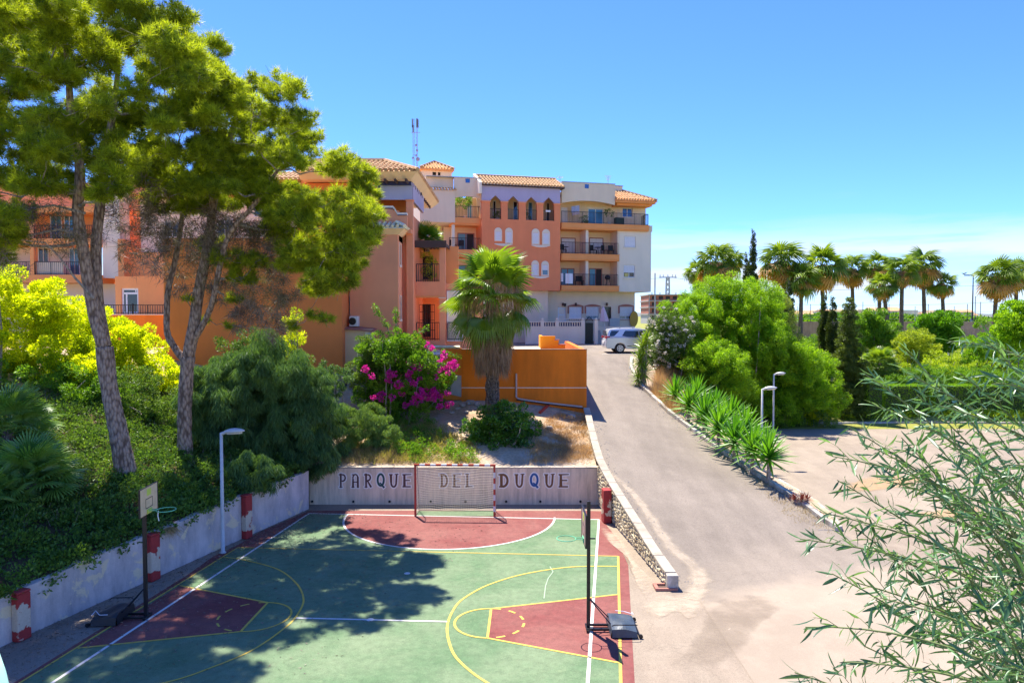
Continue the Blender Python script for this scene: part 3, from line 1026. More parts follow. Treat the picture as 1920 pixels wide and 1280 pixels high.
def letter_polys(ch):
    """stroke lists in a unit box, (x0,y0,x1,y1,w0,w1)"""
    a = 0.24
    D = []
    def s(x0, y0, x1, y1, w0=a, w1=a): D.append([(x0, y0), (x1, y1), w0, w1])
    def arc_(cx, cy, rx, ry, a0, a1, w_=a, n=10):
        for i in range(n):
            t0 = R(a0 + (a1 - a0) * i / n); t1 = R(a0 + (a1 - a0) * (i + 1) / n)
            s(cx + rx * math.cos(t0), cy + ry * math.sin(t0), cx + rx * math.cos(t1), cy + ry * math.sin(t1), w_, w_)
    if ch == 'P':
        s(.26, 0, .26, 1, .22, .26); s(.02, .93, .55, .93, .14, .14); arc_(.5, .7, .34, .23, 90, -90, .2); s(.5, .47, .3, .47, .14, .14); s(.08, .04, .44, .04, .09, .09)
    elif ch == 'A':
        s(.2, 0, .22, .62, .26, .2); s(.8, 0, .8, .75, .26, .24); arc_(.5, .68, .3, .27, 0, 180, .17); s(.1, .93, .55, .95, .12, .12); s(.2, .4, .8, .4, .13, .13); s(.04, .04, .36, .04, .09, .09)
    elif ch == 'R':
        s(.24, 0, .24, 1, .22, .26); s(.0, .93, .5, .93, .14, .14); arc_(.46, .72, .32, .21, 90, -90, .2); s(.46, .5, .3, .5, .14, .14); s(.42, .48, .86, .04, .16, .26); s(.06, .04, .4, .04, .09, .09)
    elif ch == 'Q':
        arc_(.5, .55, .34, .42, 200, 560, .22, 18); s(.42, .34, .86, 0.0, .14, .24)
    elif ch == 'U':
        s(.2, .96, .22, .36, .28, .22); arc_(.5, .36, .28, .31, 180, 360, .19); s(.78, .36, .84, .96, .2, .2); s(.02, .94, .36, .94, .12, .12); s(.66, .95, 1.0, .98, .1, .1)
    elif ch == 'E':
        s(.24, .05, .24, .95, .3, .24); s(.05, .93, 1.0, .95, .16, .1); s(.3, .52, .84, .52, .13, .13); s(.05, .06, .92, .06, .15, .15)
    elif ch == 'D':
        s(.26, .02, .26, .98, .26, .26); s(.0, .93, .5, .93, .14, .14); arc_(.4, .5, .44, .43, 90, -90, .22, 14); s(.06, .06, .45, .06, .14, .14)
    elif ch == 'L':
        s(.34, .05, .34, .98, .26, .24); s(.1, .95, .5, .95, .1, .1); s(.12, .06, .95, .07, .17, .1)
    return D
def draw_letter(mb, D, x0, x1, z0, z1, grow, y0, y1):
    sx, sz = x1 - x0, z1 - z0
    for (a, b_, w0, w1) in D:
        A = Vector((x0 + a[0] * sx, z0 + a[1] * sz)); B = Vector((x0 + b_[0] * sx, z0 + b_[1] * sz))
        d = (B - A)
        if d.length < 1e-5: continue
        d.normalize(); nn = Vector((-d.y, d.x))
        u0 = w0 * sx * 0.5 + grow; u1 = w1 * sx * 0.5 + grow
        e = 0.012 + grow
        A2 = A - d * e; B2 = B + d * e
        q = [A2 - nn * u0, B2 - nn * u1, B2 + nn * u1, A2 + nn * u0]
        mb.slab([(p.x, p.y) for p in q], y0, y1)
        mb.v[-8:] = [(v[0], v[1] + random.uniform(-0.0004, 0.0004), v[2]) for v in mb.v[-8:]]
let_brown = mat_line('letter_brown', (0.10, 0.045, 0.035), (0.16, 0.10, 0.08))
let_ochre = mat_line('letter_ochre', (0.17, 0.075, 0.022), (0.24, 0.14, 0.07))
let_green = mat_line('letter_green', (0.012, 0.07, 0.06), (0.06, 0.12, 0.1))
let_blue = mat_line('letter_blue', (0.015, 0.09, 0.26), (0.05, 0.15, 0.3))
let_white = mat_line('letter_outline', (0.82, 0.76, 0.66), (0.7, 0.62, 0.5))
LET = [('P', 55, 105), ('A', 138, 192), ('R', 224, 276), ('Q', 304, 364), ('U', 390, 450), ('E', 478, 536), ('D', 727, 785), ('E', 812, 866), ('L', 893, 947),
       ('D', 1120, 1190), ('U', 1226, 1290), ('Q', 1324, 1390), ('U', 1424, 1492), ('E', 1518, 1586)]
for i, (ch, a, b_) in enumerate(LET):
    p0 = P(620 + a / 3.5556, 860 + 190 / 3.5556, WY); p1 = P(620 + b_ / 3.5556, 860 + 98 / 3.5556, WY)
    D = letter_polys(ch)
    col = let_green if i == 3 else let_blue if i == 11 else (let_brown if i < 6 else let_ochre)
    m2 = MB(); draw_letter(m2, D, p0.x, p1.x, p0.z, p1.z, 0.04, -0.004, 0.001)
    lo = m2.build('letter_outline', let_white, endw)
    m2 = MB(); draw_letter(m2, D, p0.x, p1.x, p0.z, p1.z, 0.0, -0.008, -0.0045)
    m2.build('letter', col, endw)

# ------------------------------------------------------------------ left retaining wall with peeling red piers
ang = math.atan2(WD.y, WD.x)
lw = thing('retaining_wall', 'long stained grey retaining wall below the shady slope', 'wall', (WB.x, WB.y, 0), ang)
SL = (WA - WB).length
def piece(s0, s1, t0, t1, drop=0.0):
    return s0, s1
edges = [-9, -6, -3, 0, 1.6, 3.4, 4.7, 6.2, 8.0, 10.0, SL + 0.1]
mbw = MB(); 
ss = frange(-9, SL + 0.12, 60)
for a, b_ in zip(ss, ss[1:]):
    za, zb = wall_top(a), wall_top(b_)
    j = 0.012 * math.sin(a * 3.1); k = 0.012 * math.sin(b_ * 3.1)
    mbw.hexa([(a, 0, -0.3), (b_, 0, -0.3), (b_, 0.24, -0.3), (a, 0.24, -0.3)], [(a, 0, za + j), (b_, 0, zb + k), (b_, 0.24, zb + k), (a, 0.24, za + j)])
wb_o = mbw.build('wall_body', left_conc, lw)
PIERS = []
for px, pyb, lab in ((50, 1200, 'red painted pier nearest the camera, paint mostly flaked off'), (295, 1088, None), (463, 1008, None)):
    q = G(px, pyb)
    s = (q - WB).dot(WD)
    PIERS.append(s)
    m2 = MB(); m2.box(s - 0.17, -0.20, 0.0, s + 0.17, -0.002, wall_top(s) - 0.02)
    m2.box(s - 0.175, -0.21, wall_top(s) - 0.02, s + 0.175, 0.06, wall_top(s) + 0.04)
    m2.build('pier', peel, lw, bevel=0.03)

# ------------------------------------------------------------------ stone wall between court and road, with its white cap
rw = thing('stone_wall', 'low rubble stone wall with broad white cap between court and road', 'wall')
CAPP = [T(1243, 1094, 17)]
capline = [(4.36, 19.75, 0.42), (4.22, 21.2, 0.55), (3.98, 23.6, 0.90), (3.72, 26.0, 1.27), (3.50, 28.3, 1.70), (3.52, 30.5, 2.05), (3.58, 33, 2.55), (3.64, 35.2, 2.95)]
def cap_at(y):
    return (lerp_tab([(c[1], c[0]) for c in capline], y), lerp_tab([(c[1], c[2]) for c in capline], y))
m2 = MB()
ys = frange(19.75, 28.3, 26)
for a, b_ in zip(ys, ys[1:]):
    xa, za = cap_at(a); xb, zb = cap_at(b_)
    m2.hexa([(xa - 0.12, a, -0.2), (xa + 0.14, a, -0.2), (xb + 0.14, b_, -0.2), (xb - 0.12, b_, -0.2)], [(xa - 0.12, a, za - 0.07), (xa + 0.14, a, za - 0.07), (xb + 0.14, b_, zb - 0.07), (xb - 0.12, b_, zb - 0.07)])
m2.build('mortar_core', plinth_m, rw)
ys = frange(19.7, 35.3, 15)
for i, (a, b_) in enumerate(zip(ys, ys[1:])):
    xa, za = cap_at(a); xb, zb = cap_at(b_ - 0.02)
    m2 = MB()
    j = random.uniform(-0.008, 0.008)
    m2.hexa([(xa - 0.17, a, za - 0.07), (xa + 0.13, a, za - 0.07), (xb + 0.13, b_ - 0.02, zb - 0.07), (xb - 0.17, b_ - 0.02, zb - 0.07)],
            [(xa - 0.17 + j, a, za + 0.0), (xa + 0.13 + j, a, za + 0.0), (xb + 0.13 + j, b_ - 0.02, zb + 0.0), (xb - 0.17 + j, b_ - 0.02, zb + 0.0)])
    m2.build('cap_stone', cap_conc, rw, bevel=0.012)
m2 = MB()
y = 19.8
bm = bmesh.new()
def stone(mb, cx, cy, cz, rx, ry, rz):
    vs = []
    for k in range(6):
        a = k * math.pi / 3 + random.uniform(-.3, .3)
        vs.append((cy + ry * math.cos(a) * random.uniform(.85, 1.1), cz + rz * math.sin(a) * random.uniform(.85, 1.1)))
    b0 = len(mb.v)
    for (yy, zz) in vs: mb.v.append((cx + rx, yy, zz))
    for (yy, zz) in vs: mb.v.append((cx - rx * random.uniform(.5, 1.2), cy + (yy - cy) * .72, cz + (zz - cz) * .72))
    mb.f.append(tuple(b0 + 6 + k for k in range(6))[::-1])
    for k in range(6): mb.f.append((b0 + k, b0 + (k + 1) % 6, b0 + 6 + (k + 1) % 6, b0 + 6 + k)[::-1])
while y < 28.2:
    xa, za = cap_at(y)
    z = 0.05
    while z < za - 0.12:
        hh = random.uniform(.09, .16)
        stone(m2, cap_at(y + random.uniform(-.03, .03))[0] - 0.12, y + random.uniform(-.06, .06), z + hh / 2, 0.05, random.uniform(.1, .15), hh / 2)
        z += hh
    y += 0.2
o = m2.build('rubble_stone', stone_m, rw); o['kind'] = 'stuff'
xa, za = cap_at(19.7)
MB().box(xa - 0.16, 19.45, 0, xa + 0.15, 19.68, za - 0.02).build('end_block', kerb_m, rw, bevel=0.02)
# the red pier standing against the stone wall
c = G(1140, 981)
xr_, zr_ = cap_at(c.y)
o = MB().box(-0.13, -0.22, 0, 0.16, 0.22, 1.2).build('red_pier', peel, None, bevel=0.04, loc=(xr_ - 0.36, c.y + 0.2, 0), rot=(0, 0, R(6)))
tag(o, 'narrow flaking red pier against the stone wall in the court corner', 'pillar')
# drain pit at the foot of the wall
dp = thing('drain_pit', 'small square brick drain pit at the foot of the white capped wall', 'drain', tuple(G(1247, 1102)))
for (a, b_, c_, d) in ((-.3, -.22, .3, -.14), (-.3, .14, .3, .22), (-.3, -.137, -.2, .137), (.2, -.137, .3, .137)):
    MB().box(a, b_, 0, c_, d, .07).build('brick', brick_trim, dp, bevel=0.01)
MB().box(-.197, -.137, .002, .197, .137, .02).build('pit_floor', plain('pit_brown', (0.10, 0.06, 0.045), 0.9), dp)

# ------------------------------------------------------------------ kerb along the planting strip, stone by stone
kb = thing('kerb', 'weathered stone kerb curving along the yucca bed beside the road', 'kerb')
kp = []
yy = 24.85
while yy < 47.5:
    kp.append(Vector((lerp_tab(ROAD_R, yy), yy, 0)))
    yy += 0.25
def resample(pts, step):
    out_ = [pts[0]]; acc = 0
    for a, b_ in zip(pts, pts[1:]):
        l = (b_ - a).length
        while acc + l >= step:
            t = (step - acc) / l
            a = a + (b_ - a) * t
            out_.append(a); l = (b_ - a).length; acc = 0
        acc += l
    return out_
def kerb_run(parent, pts, zf, hgt, wdt, side=1, m=kerb_m, name='kerbstone'):
    for a, b_ in zip(pts, pts[1:]):
        d = (b_ - a); ln = d.length; d.normalize(); nn = Vector((-d.y, d.x, 0)) * side
        b2 = b_ - d * 0.015
        za, zb = zf(a.x, a.y), zf(b2.x, b2.y)
        j = random.uniform(-.012, .012); k = random.uniform(-.01, .01)
        m2 = MB()
        def q(p, z, w_): return (p + nn * w_ + Vector((0, 0, z)))
        m2.hexa([q(a, za - .25, j), q(b2, zb - .25, j), q(b2, zb - .25, wdt + j), q(a, za - .25, wdt + j)],
                [q(a, za + hgt + k, j), q(b2, zb + hgt + k, j), q(b2, zb + hgt + k, wdt + j), q(a, za + hgt + k, wdt + j)])
        m2.build(name, m, parent)
kerb_run(kb, resample(kp, 0.8), road_z, 0.17, 0.17, -1)
kpk = [Vector((lerp_tab(PARK_L, y_), y_, 0)) for y_ in frange(24.95, 49.4, 90)]
kb2 = thing('kerb', 'low kerb between the yucca bank and the sunny parking yard', 'kerb')
kerb_run(kb2, resample([Vector((11.27, 24.8, 0))] + kpk, 0.85), lambda x, y_: 0, 0.12, 0.15, 1)
kb3 = thing('kerb', 'kerb at the back of the parking yard below the hedge', 'kerb')
kerb_run(kb3, resample([Vector((x, 49.55 + 0.12 * math.sin(x * .5), 0)) for x in frange(17, 46, 60)], 0.95), lambda x, y_: 0, 0.15, 0.2, 1)
# ------------------------------------------------------------------ buildings
class Frame:
    """a facade plane through two ground points; x along it, y into the building, z up"""
    def __init__(self, a, b):
        self.o = Vector((a[0], a[1], 0))
        self.d = (Vector((b[0], b[1], 0)) - self.o).normalized()
        self.n = Vector((-self.d.y, self.d.x, 0))
        self.ang = math.atan2(self.d.y, self.d.x)
    def hit(self, px, py, t=0.0):
        r = ray(px, py)
        o = Vector((0, 0, CH)) - (self.o + self.n * t)
        k = -o.dot(self.n) / r.dot(self.n)
        p = Vector((0, 0, CH)) + r * k
        return p
    def s(self, px, t=0.0):
        return (self.hit(px, 591, t) - self.o).dot(self.d)
    def z(self, px, py, t=0.0):
        return self.hit(px, py, t).z
    def loc(self, px, py, t=0.0):
        p = self.hit(px, py, t)
        return ((p - self.o).dot(self.d), t, p.z)

def tile_slope(mb, x0, x1, zlo, zhi, ylo, yhi, pitch=0.26, r=0.085, x0h=None, x1h=None, lift=0.0, nrow=1):
    """barrel tiles running up a slope from (ylo,zlo) to (yhi,zhi); the top edge may be shorter (hip)"""
    x0h = x0 if x0h is None else x0h
    x1h = x1 if x1h is None else x1h
    n = max(2, int((x1 - x0) / pitch))
    for i in range(n + 1):
        x = x0 + (x1 - x0) * i / n
        # clip against hips
        if x < x0h: f = (x - x0) / max(1e-6, x0h - x0)
        elif x > x1h: f = (x1 - x) / max(1e-6, x1 - x1h)
        else: f = 1.0
        if f < 0.04: continue
        segs = max(1, int(round(nrow * f)))
        for k in range(segs):
            fa, fb = f * k / segs, f * (k + 1) / segs
            ya, yb = ylo + (yhi - ylo) * fa, ylo + (yhi - ylo) * fb
            za, zb = zlo + (zhi - zlo) * fa, zlo + (zhi - zlo) * fb
            j = random.uniform(-.01, .01)
            mb.tube([(x + j, ya, za + lift + .02), (x + j, yb, zb + lift)], [r, r * .85], 6, cap=True)
def railing(parent, x0, x1, z0, z1, y, gap=0.13, name='railing', m=None, th=0.022):
    mb = MB()
    mb.box(x0, y - .025, z1 - .04, x1, y + .025, z1)
    mb.box(x0, y - .015, z0 + .06, x1, y + .015, z0 + .09)
    n = max(2, int((x1 - x0) / gap))
    for i in range(n + 1):
        x = x0 + (x1 - x0) * i / n
        w_ = th if i % 8 else th * 2
        mb.box(x - w_ / 2, y - w_ / 2, z0, x + w_ / 2, y + w_ / 2, z1 - .041)
    return mb.build(name, m or iron, parent)
def window(parent, x0, x1, z0, z1, y, pane=dark_glass, frame=white_paint, mull=1, deep=0.12, name='window', fw=0.06):
    """framed window standing in an opening whose face is at y"""
    f = MB()
    yb = y + deep
    f.box(x0, yb - .03, z0, x0 + fw, yb + .03, z1)
    f.box(x1 - fw, yb - .03, z0, x1, yb + .03, z1)
    f.box(x0 + fw, yb - .03, z1 - fw, x1 - fw, yb + .03, z1)
    f.box(x0 + fw, yb - .03, z0, x1 - fw, yb + .03, z0 + fw)
    for i in range(mull):
        x = x0 + (x1 - x0) * (i + 1) / (mull + 1)
        f.box(x - fw * .45, yb - .028, z0 + fw, x + fw * .45, yb + .028, z1 - fw)
    o = f.build(name, frame, parent)
    MB().box(x0 + fw, yb, z0 + fw, x1 - fw, yb + .012, z1 - fw).build('pane', pane, o)
    return o
def shutter_panel(parent, x0, x1, z0, z1, y, m=shutter, name='shutter'):
    f = MB()
    n = max(3, int((z1 - z0) / 0.11))
    for i in range(n):
        a = z0 + (z1 - z0) * i / n; b_ = z0 + (z1 - z0) * (i + 1) / n - .012
        f.box(x0, y, a, x1, y + .03, b_)
    return f.build(name, m, parent)
def arched(parent, x0, x1, z0, z1, y, open_low=0.0):
    """white arched surround with a closed slatted shutter"""
    w_ = (x1 - x0) / 2; cx = (x0 + x1) / 2
    zs = z1 - w_
    n = 10
    outer = [(x0, z0)] + [(x0, zs)] + [(cx + w_ * math.cos(a), zs + w_ * math.sin(a)) for a in frange(math.pi, 0, n)[1:-1]] + [(x1, zs), (x1, z0)]
    fr = MB()
    i_ = 0.11
    inner = [(x0 + i_, z0 + .1)] + [(x0 + i_, zs)] + [(cx + (w_ - i_) * math.cos(a), zs + (w_ - i_) * math.sin(a)) for a in frange(math.pi, 0, n)[1:-1]] + [(x1 - i_, zs), (x1 - i_, z0 + .1)]
    for k in range(len(outer)):
        k2 = (k + 1) % len(outer)
        fr.slab([outer[k], outer[k2], inner[k2], inner[k]], y - .07, y + .005)
    o = fr.build('arched_window', white_r, parent)
    MB().slab([(cx + (w_ - i_ + .004) * math.cos(a), zs + (w_ - i_) * math.sin(a)) for a in frange(math.pi, 0, n)], y - .045, y + .002).build('arch_panel', white_r, o)
    shutter_panel(o, x0 + i_, x1 - i_, z0 + .1 + open_low, zs - .01, y - .04)
    if open_low: MB().box(x0 + i_, y - .02, z0 + .1, x1 - i_, y - .01, z0 + .1 + open_low).build('pane', blue_glass, o)
    return o

# ============ the apartment block across the plaza
a0 = P(850, 600, 65.5); b0 = P(1216, 600, 70.3)
FA = Frame(a0, b0)
apt = thing('apartment_building', 'long white and terracotta apartment block with tiled roofs and balconies across the plaza', 'apartment block', (FA.o.x, FA.o.y, 0), FA.ang)
S = FA.s; Z = FA.z
GZ = ZP - 0.3
REC = 1.7
def part(name, m, fn, bevel=0.0, parent=apt):
    mb = MB(); fn(mb)
    return mb.build(name, m, parent, bevel=bevel)
sx_l, sx_r = S(700), S(1200)
# ground floor wall, set back
GB = 1.1
zsof = Z(1180, 547)
sg = lambda px: FA.s(px, GB)
zg = lambda px, py: FA.z(px, py, GB)
gh = []
for (x0, x1, y0, y1) in ((1046, 1062, 575, 605), (1067, 1091, 575, 598), (1099, 1123, 575, 598), (1128, 1146, 575, 603), (1162, 1186, 575, 598)):
    gh.append((sg(x0), sg(x1), zg(x0, y1), zg(x0, y0)))
part('ground_floor_wall', offwhite, lambda m: m.wall(S(840), S(1199), GZ, zsof + .3, GB, GB + .3, gh))
part('end_wall', offwhite, lambda m: m.box(S(1199) - .3, GB + .301, GZ, S(1199), 14, zsof))
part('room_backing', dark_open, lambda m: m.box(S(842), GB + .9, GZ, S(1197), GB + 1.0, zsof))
for i, h in enumerate(gh):
    x0, x1, z0, z1 = h
    if i == 0:
        d = MB().box(x0 + .02, GB + .15, z0, x1 - .02, GB + .2, z1 - .02).build('door', white_paint, apt)
        for k in range(3): MB().box(x0 + .15, GB + .14, z0 + .2 + k * .62, x1 - .15, GB + .149, z0 + .7 + k * .62).build('door_panel', white_r, d)
    elif i == 3:
        window(apt, x0, x1, z0, z1, GB, dark_glass, iron, 1, name='door')
    else:
        wnd = window(apt, x0, x1, z0, z1, GB, dark_glass if i == 4 else blue_glass, white_paint, 1)
        shutter_panel(wnd, x0 + .06, x1 - .06, z0 + (z1 - z0) * (.25 if i != 1 else 0.05), z1 - .02, GB + .06)
        # brick arch over the opening
        ar = MB()
        cx = (x0 + x1) / 2; hw = (x1 - x0) / 2 + .16
        for k in range(10):
            t0, t1 = -1 + k * .2, -1 + (k + 1) * .2 - .012
            za = z1 + .08 + .16 * (1 - t0 * t0); zb_ = z1 + .08 + .16 * (1 - t1 * t1)
            ar.slab([(cx + hw * t0, z1 + .001 if abs(t0) < .9 else z1 - .7), (cx + hw * t1, z1 + .001 if abs(t1) < .9 else z1 - .7), (cx + hw * t1, zb_), (cx + hw * t0, za)], GB - .05, GB + .01) if abs(t0 + t1) < 1.6 else ar.slab([(cx + hw * t0, z1 - .65), (cx + hw * t1, z1 - .65), (cx + hw * t1, zb_), (cx + hw * t0, za)], GB - .05, GB + .01)
        ar.build('brick_arch', brick_trim, apt)
        if i in (2, 4):
            gr = MB()
            n = 9
            for k in range(n + 1):
                x = x0 + (x1 - x0) * k / n
                gr.box(x - .012, GB - .075, z0 - .1, x + .012, GB - .051, z1)
            for zz in (z0, (z0 + z1) / 2, z1 - .05): gr.box(x0 - .05, GB - .1, zz, x1 + .05, GB - .076, zz + .03)
            gr.build('window_grille', white_paint, apt)
part('sill_band', brick_trim, lambda m: [m.box(gh[k][0] - .1, GB - .08, gh[k][2] - .08, gh[k][1] + .1, GB + .02, gh[k][2] - .003) for k in (1, 2, 4)])
MB().box(S(1150) - .04, GB - .3, Z(1150, 612), S(1150) + 1.0, GB - .05, Z(1150, 597)).build('meter_box', grey_metal, apt)
for px, py in ((1055, 570), (1059, 571), (1137, 570), (1079, 570)):
    q = FA.loc(px, py, GB)
    m2 = MB(); m2.box(q[0] - .08, GB - .22, q[2] - .16, q[0] + .08, GB - .02, q[2] + .12); m2.build('wall_lamp', brown_wood, apt, bevel=.03)

# right wing: storeys from the pixel rows at the balcony front
zF1, zS1 = Z(1100, 535.5), Z(1100, 546)     # first balcony slab top, bottom
zF2, zS2 = Z(1100, 476.5), Z(1100, 489)
zF3, zS3 = Z(1100, 419.5), Z(1100, 431)
zT = Z(1105, 343)                            # parapet top
zE = Z(1190, 377)
xA, xB, xC, xD = S(1050.5), S(1157), S(1213), S(1220)
xM0, xM1 = S(1098), S(1103)
# back walls of the balconies
for fl, (zf, zc, wins) in enumerate(((zF1, zS2, ((1051, 1077, 503, 533), (1104, 1129, 503, 535))), (zF2, zS3, ((1051, 1079, 446, 474), (1104, 1131, 446, 474))))):
    sr = lambda px: FA.s(px, REC); zr = lambda px, py: FA.z(px, py, REC)
    hs_ = [(sr(x0) + (.02 if x0 < 1060 else 0), sr(x1), zf + .02, zr(x1, y0)) for (x0, x1, y0, y1) in wins]
    part('balcony_back_wall', cream, lambda m: m.wall(xA + .01, xB - .01, zf, zc, REC, REC + .25, hs_))
    for k, h in enumerate(hs_):
        p_ = [cyan_curtain, cyan_curtain][k] if fl == 0 else white_r
        wd = window(apt, h[0], h[1], h[2], h[3], REC, p_, brick_trim, 1, deep=.05, name='balcony_door', fw=.09)
        if fl == 1: shutter_panel(wd, h[0] + .1, h[1] - .1, h[2] + .3, h[3] - .1, REC + .0)
        elif k == 1: MB().box((h[0] + h[1]) / 2 + .05, REC - .01, h[2], h[1] - .12, REC + .02, h[3] - .1).build('dark_doorway', dark_open, wd)
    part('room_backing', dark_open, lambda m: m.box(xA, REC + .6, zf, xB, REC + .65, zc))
    part('balcony_side_wall', offwhite, lambda m: m.box(xB - .001, 0.002, zf - .3, xB + .2, REC + .3, zc))
    part('party_wall', white_r, lambda m: m.box(xM0, 0.03, zf, xM1, REC - .002, zc))
for zf, zs, x1 in ((zF1, zS1, xB + .03), (zF2, zS2, xB + .03), (zF3, zS3, xC)):
    part('balcony_slab', soffit, lambda m: (m.box(xA, -.25, zs, x1, REC + .2, zs + .12), m.box(xA, -.32, zs + .121, x1 + .03, REC + .2, zf - .06), m.box(xA, -.36, zf - .059, x1 + .06, REC + .2, zf)), bevel=0.0)
rh = 1.08
for zf, x1 in ((zF1, xB - .02), (zF2, xB - .02), (zF3, xC - .05)):
    railing(apt, xA + .02, x1, zf, zf + rh, -.22)
rl_ = railing(apt, 0, 1.5, zF3, zF3 + rh, 0); rl_.location = (xC - .05, -.22, 0); rl_.rotation_euler = (0, 0, R(90))
# plain white block at the right with shuttered windows
xw0, xw1 = S(1170), S(1191)
hw = [(xw0, xw1, Z(1180, 463.5), Z(1180, 443)), (S(1169), S(1190), Z(1180, 520), Z(1180, 497))]
part('white_wall', white_r, lambda m: m.wall(xB + .201, xD, zsof, zS3, .0, .3, hw))
part('white_wall_side', offwhite, lambda m: m.box(xD - .3, .301, zsof, xD, 14, zS3))
part('underside', offwhite, lambda m: m.box(xA, .31, zsof - .02, xD - .302, 13.9, zsof + .1))
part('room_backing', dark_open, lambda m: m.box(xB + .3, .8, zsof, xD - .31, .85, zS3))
wd = window(apt, *hw[0], 0.0, dark_glass, white_paint, 1); shutter_panel(wd, hw[0][0] + .04, hw[0][1] - .04, hw[0][2] + .04, hw[0][3] - .02, .04)
wd = window(apt, *hw[1], 0.0, dark_glass, white_paint, 1); shutter_panel(wd, hw[1][0] + .04, hw[1][1] - .04, Z(1180, 511), hw[1][3] - .02, .04)
yellow_m = plain('yellow_paper', (0.62, 0.52, 0.16), 0.7)
MB().box(hw[1][0] + .1, .06, Z(1175, 520) + .06, hw[1][0] + .5, .07, Z(1175, 512)).build('yellow_notice', yellow_m, wd)
for h in hw: part('sill', white_r, lambda m: m.box(h[0] - .08, -.08, h[2] - .1, h[1] + .08, .02, h[2] - .003))
# top floor right, set back behind the long balcony
TB = 1.5
st_ = lambda px: FA.s(px, TB); zt_ = lambda px, py: FA.z(px, py, TB)
ht = [(st_(1102), st_(1131), zF3 + .02, zt_(1116, 391)), (st_(1052), st_(1064), zF3 + .02, zt_(1058, 389)), (st_(1166), st_(1185), zt_(1175, 407), zt_(1175, 390))]
part('top_floor_wall', cream, lambda m: m.wall(xA + .01, st_(1156), zF3, zt_(1100, 372), TB, TB + .25, ht[:2]))
part('top_floor_wall', offwhite, lambda m: m.wall(st_(1156) + .002, xD + .1, zF3 - .3, zE + .1, TB - .02, TB + .25, ht[2:]))
part('top_floor_side', offwhite, lambda m: m.box(xD - .2, TB + .251, zS3, xD + .1, 14, zE + .1))
part('corner_stub', offwhite, lambda m: m.box(xC + .07, -.0, zS3 + .002, xD + .1, TB - .022, zF3 + .02))
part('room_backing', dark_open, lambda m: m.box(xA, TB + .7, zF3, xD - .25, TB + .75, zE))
wd = window(apt, *ht[0], TB, blue_glass, white_paint, 1, name='balcony_door', fw=.08)
MB().box(ht[1][0], TB + .05, ht[1][2], ht[1][1], TB + .1, ht[1][3]).build('door', white_paint, apt)
window(apt, *ht[2], TB, blue_pane, white_paint, 1)
part('window_trim', white_r, lambda m: (m.box(ht[2][0] - .1, TB - .06, ht[2][2] - .12, ht[2][1] + .1, TB - .021, ht[2][2] - .001), m.box(ht[0][0] - .15, TB - .05, ht[0][3] + .002, ht[0][1] + .15, TB - .001, ht[0][3] + .1)))
# curved white parapet over it
def arch_band(m, x0, x1, zl, zc, ztop, y0, y1, n=14):
    for k in range(n):
        t0, t1 = k / n, (k + 1) / n
        f = lambda t: zl + (zc - zl) * (1 - (2 * t - 1) ** 2)
        m.slab([(x0 + (x1 - x0) * t0, f(t0)), (x0 + (x1 - x0) * t1, f(t1)), (x0 + (x1 - x0) * t1, ztop), (x0 + (x1 - x0) * t0, ztop)], y0, y1)
xp0, xp1 = S(1057), S(1151)
xs_ = S(1052)
part('parapet', offwhite, lambda m: arch_band(m, xs_, xp1, Z(1052, 381), Z(1090, 376.5), Z(1056, 341) - .05, -.12, .1))
part('parapet_cap', conc_far, lambda m: m.box(xs_, -.16, Z(1056, 341) - .048, xp1 + .03, .14, Z(1056, 341) + .03))
part('parapet_side', offwhite, lambda m: m.box(xp1 - .2, .101, zt_(1152, 386), xp1, 3.0, Z(1056, 341) - .05))
part('top_slab', offwhite, lambda m: m.box(xA, .12, zt_(1100, 370), xp1 - .21, 9, zt_(1100, 367)))
def blue_hatch(px0, px1, py0, py1, y):
    fr = MB(); x0, x1, z0, z1 = S(px0), S(px1), Z(px0, py1), Z(px0, py0)
    fr.box(x0, y - .03, z0, x1, y - .004, z1)
    return fr.build('blue_hatch', blue_pane, apt)
blue_hatch(1095, 1102, 346, 353.5, -.12)
part('rear_block', offwhite, lambda m: m.box(xp1 + .01, 2.2, zE, S(1183), 8, FA.z(1165, 350, 2.2)))
part('rear_block_cap', conc_far, lambda m: m.box(xp1 + .01, 2.15, FA.z(1165, 350, 2.2) + .002, S(1183) + .05, 8, FA.z(1165, 350, 2.2) + .1))
# hipped tile roof of the right end
x0, x1 = S(1151.5), S(1229)
zlo = Z(1190, 375.5); zhi = FA.z(1165, 358, 2.1)
rf = part('roof_deck', soffit, lambda m: m.hexa([(x0, -.3, zlo - .12), (x1, -.3, zlo - .12), (x1, 9, zlo - .12), (x0, 9, zlo - .12)], [(x0, -.25, zlo), (x1 - .05, -.25, zlo), (x1 - 2.3, 2.2, zhi - .05), (x0, 2.2, zhi - .05)]))
def fr_(m):
    tile_slope(m, x0 + .05, x1 - .1, zlo + .03, zhi, -.3, 2.2, x0h=x0 + .05, x1h=S(1183), nrow=4)
    m.tube([(x1 - .05, -.3, zlo + .08), (S(1183), 2.2, zhi + .08)], .1, 6)
o = part('roof_tiles', tiles, fr_, parent=rf); o['kind'] = 'stuff'
part('cornice', soffit, lambda m: (m.box(x0, -.2, zlo - .3, x1 - .15, TB - .03, zlo - .121), m.box(S(1157), .2, zlo - .5, x1 - .35, TB - .03, zlo - .302)))

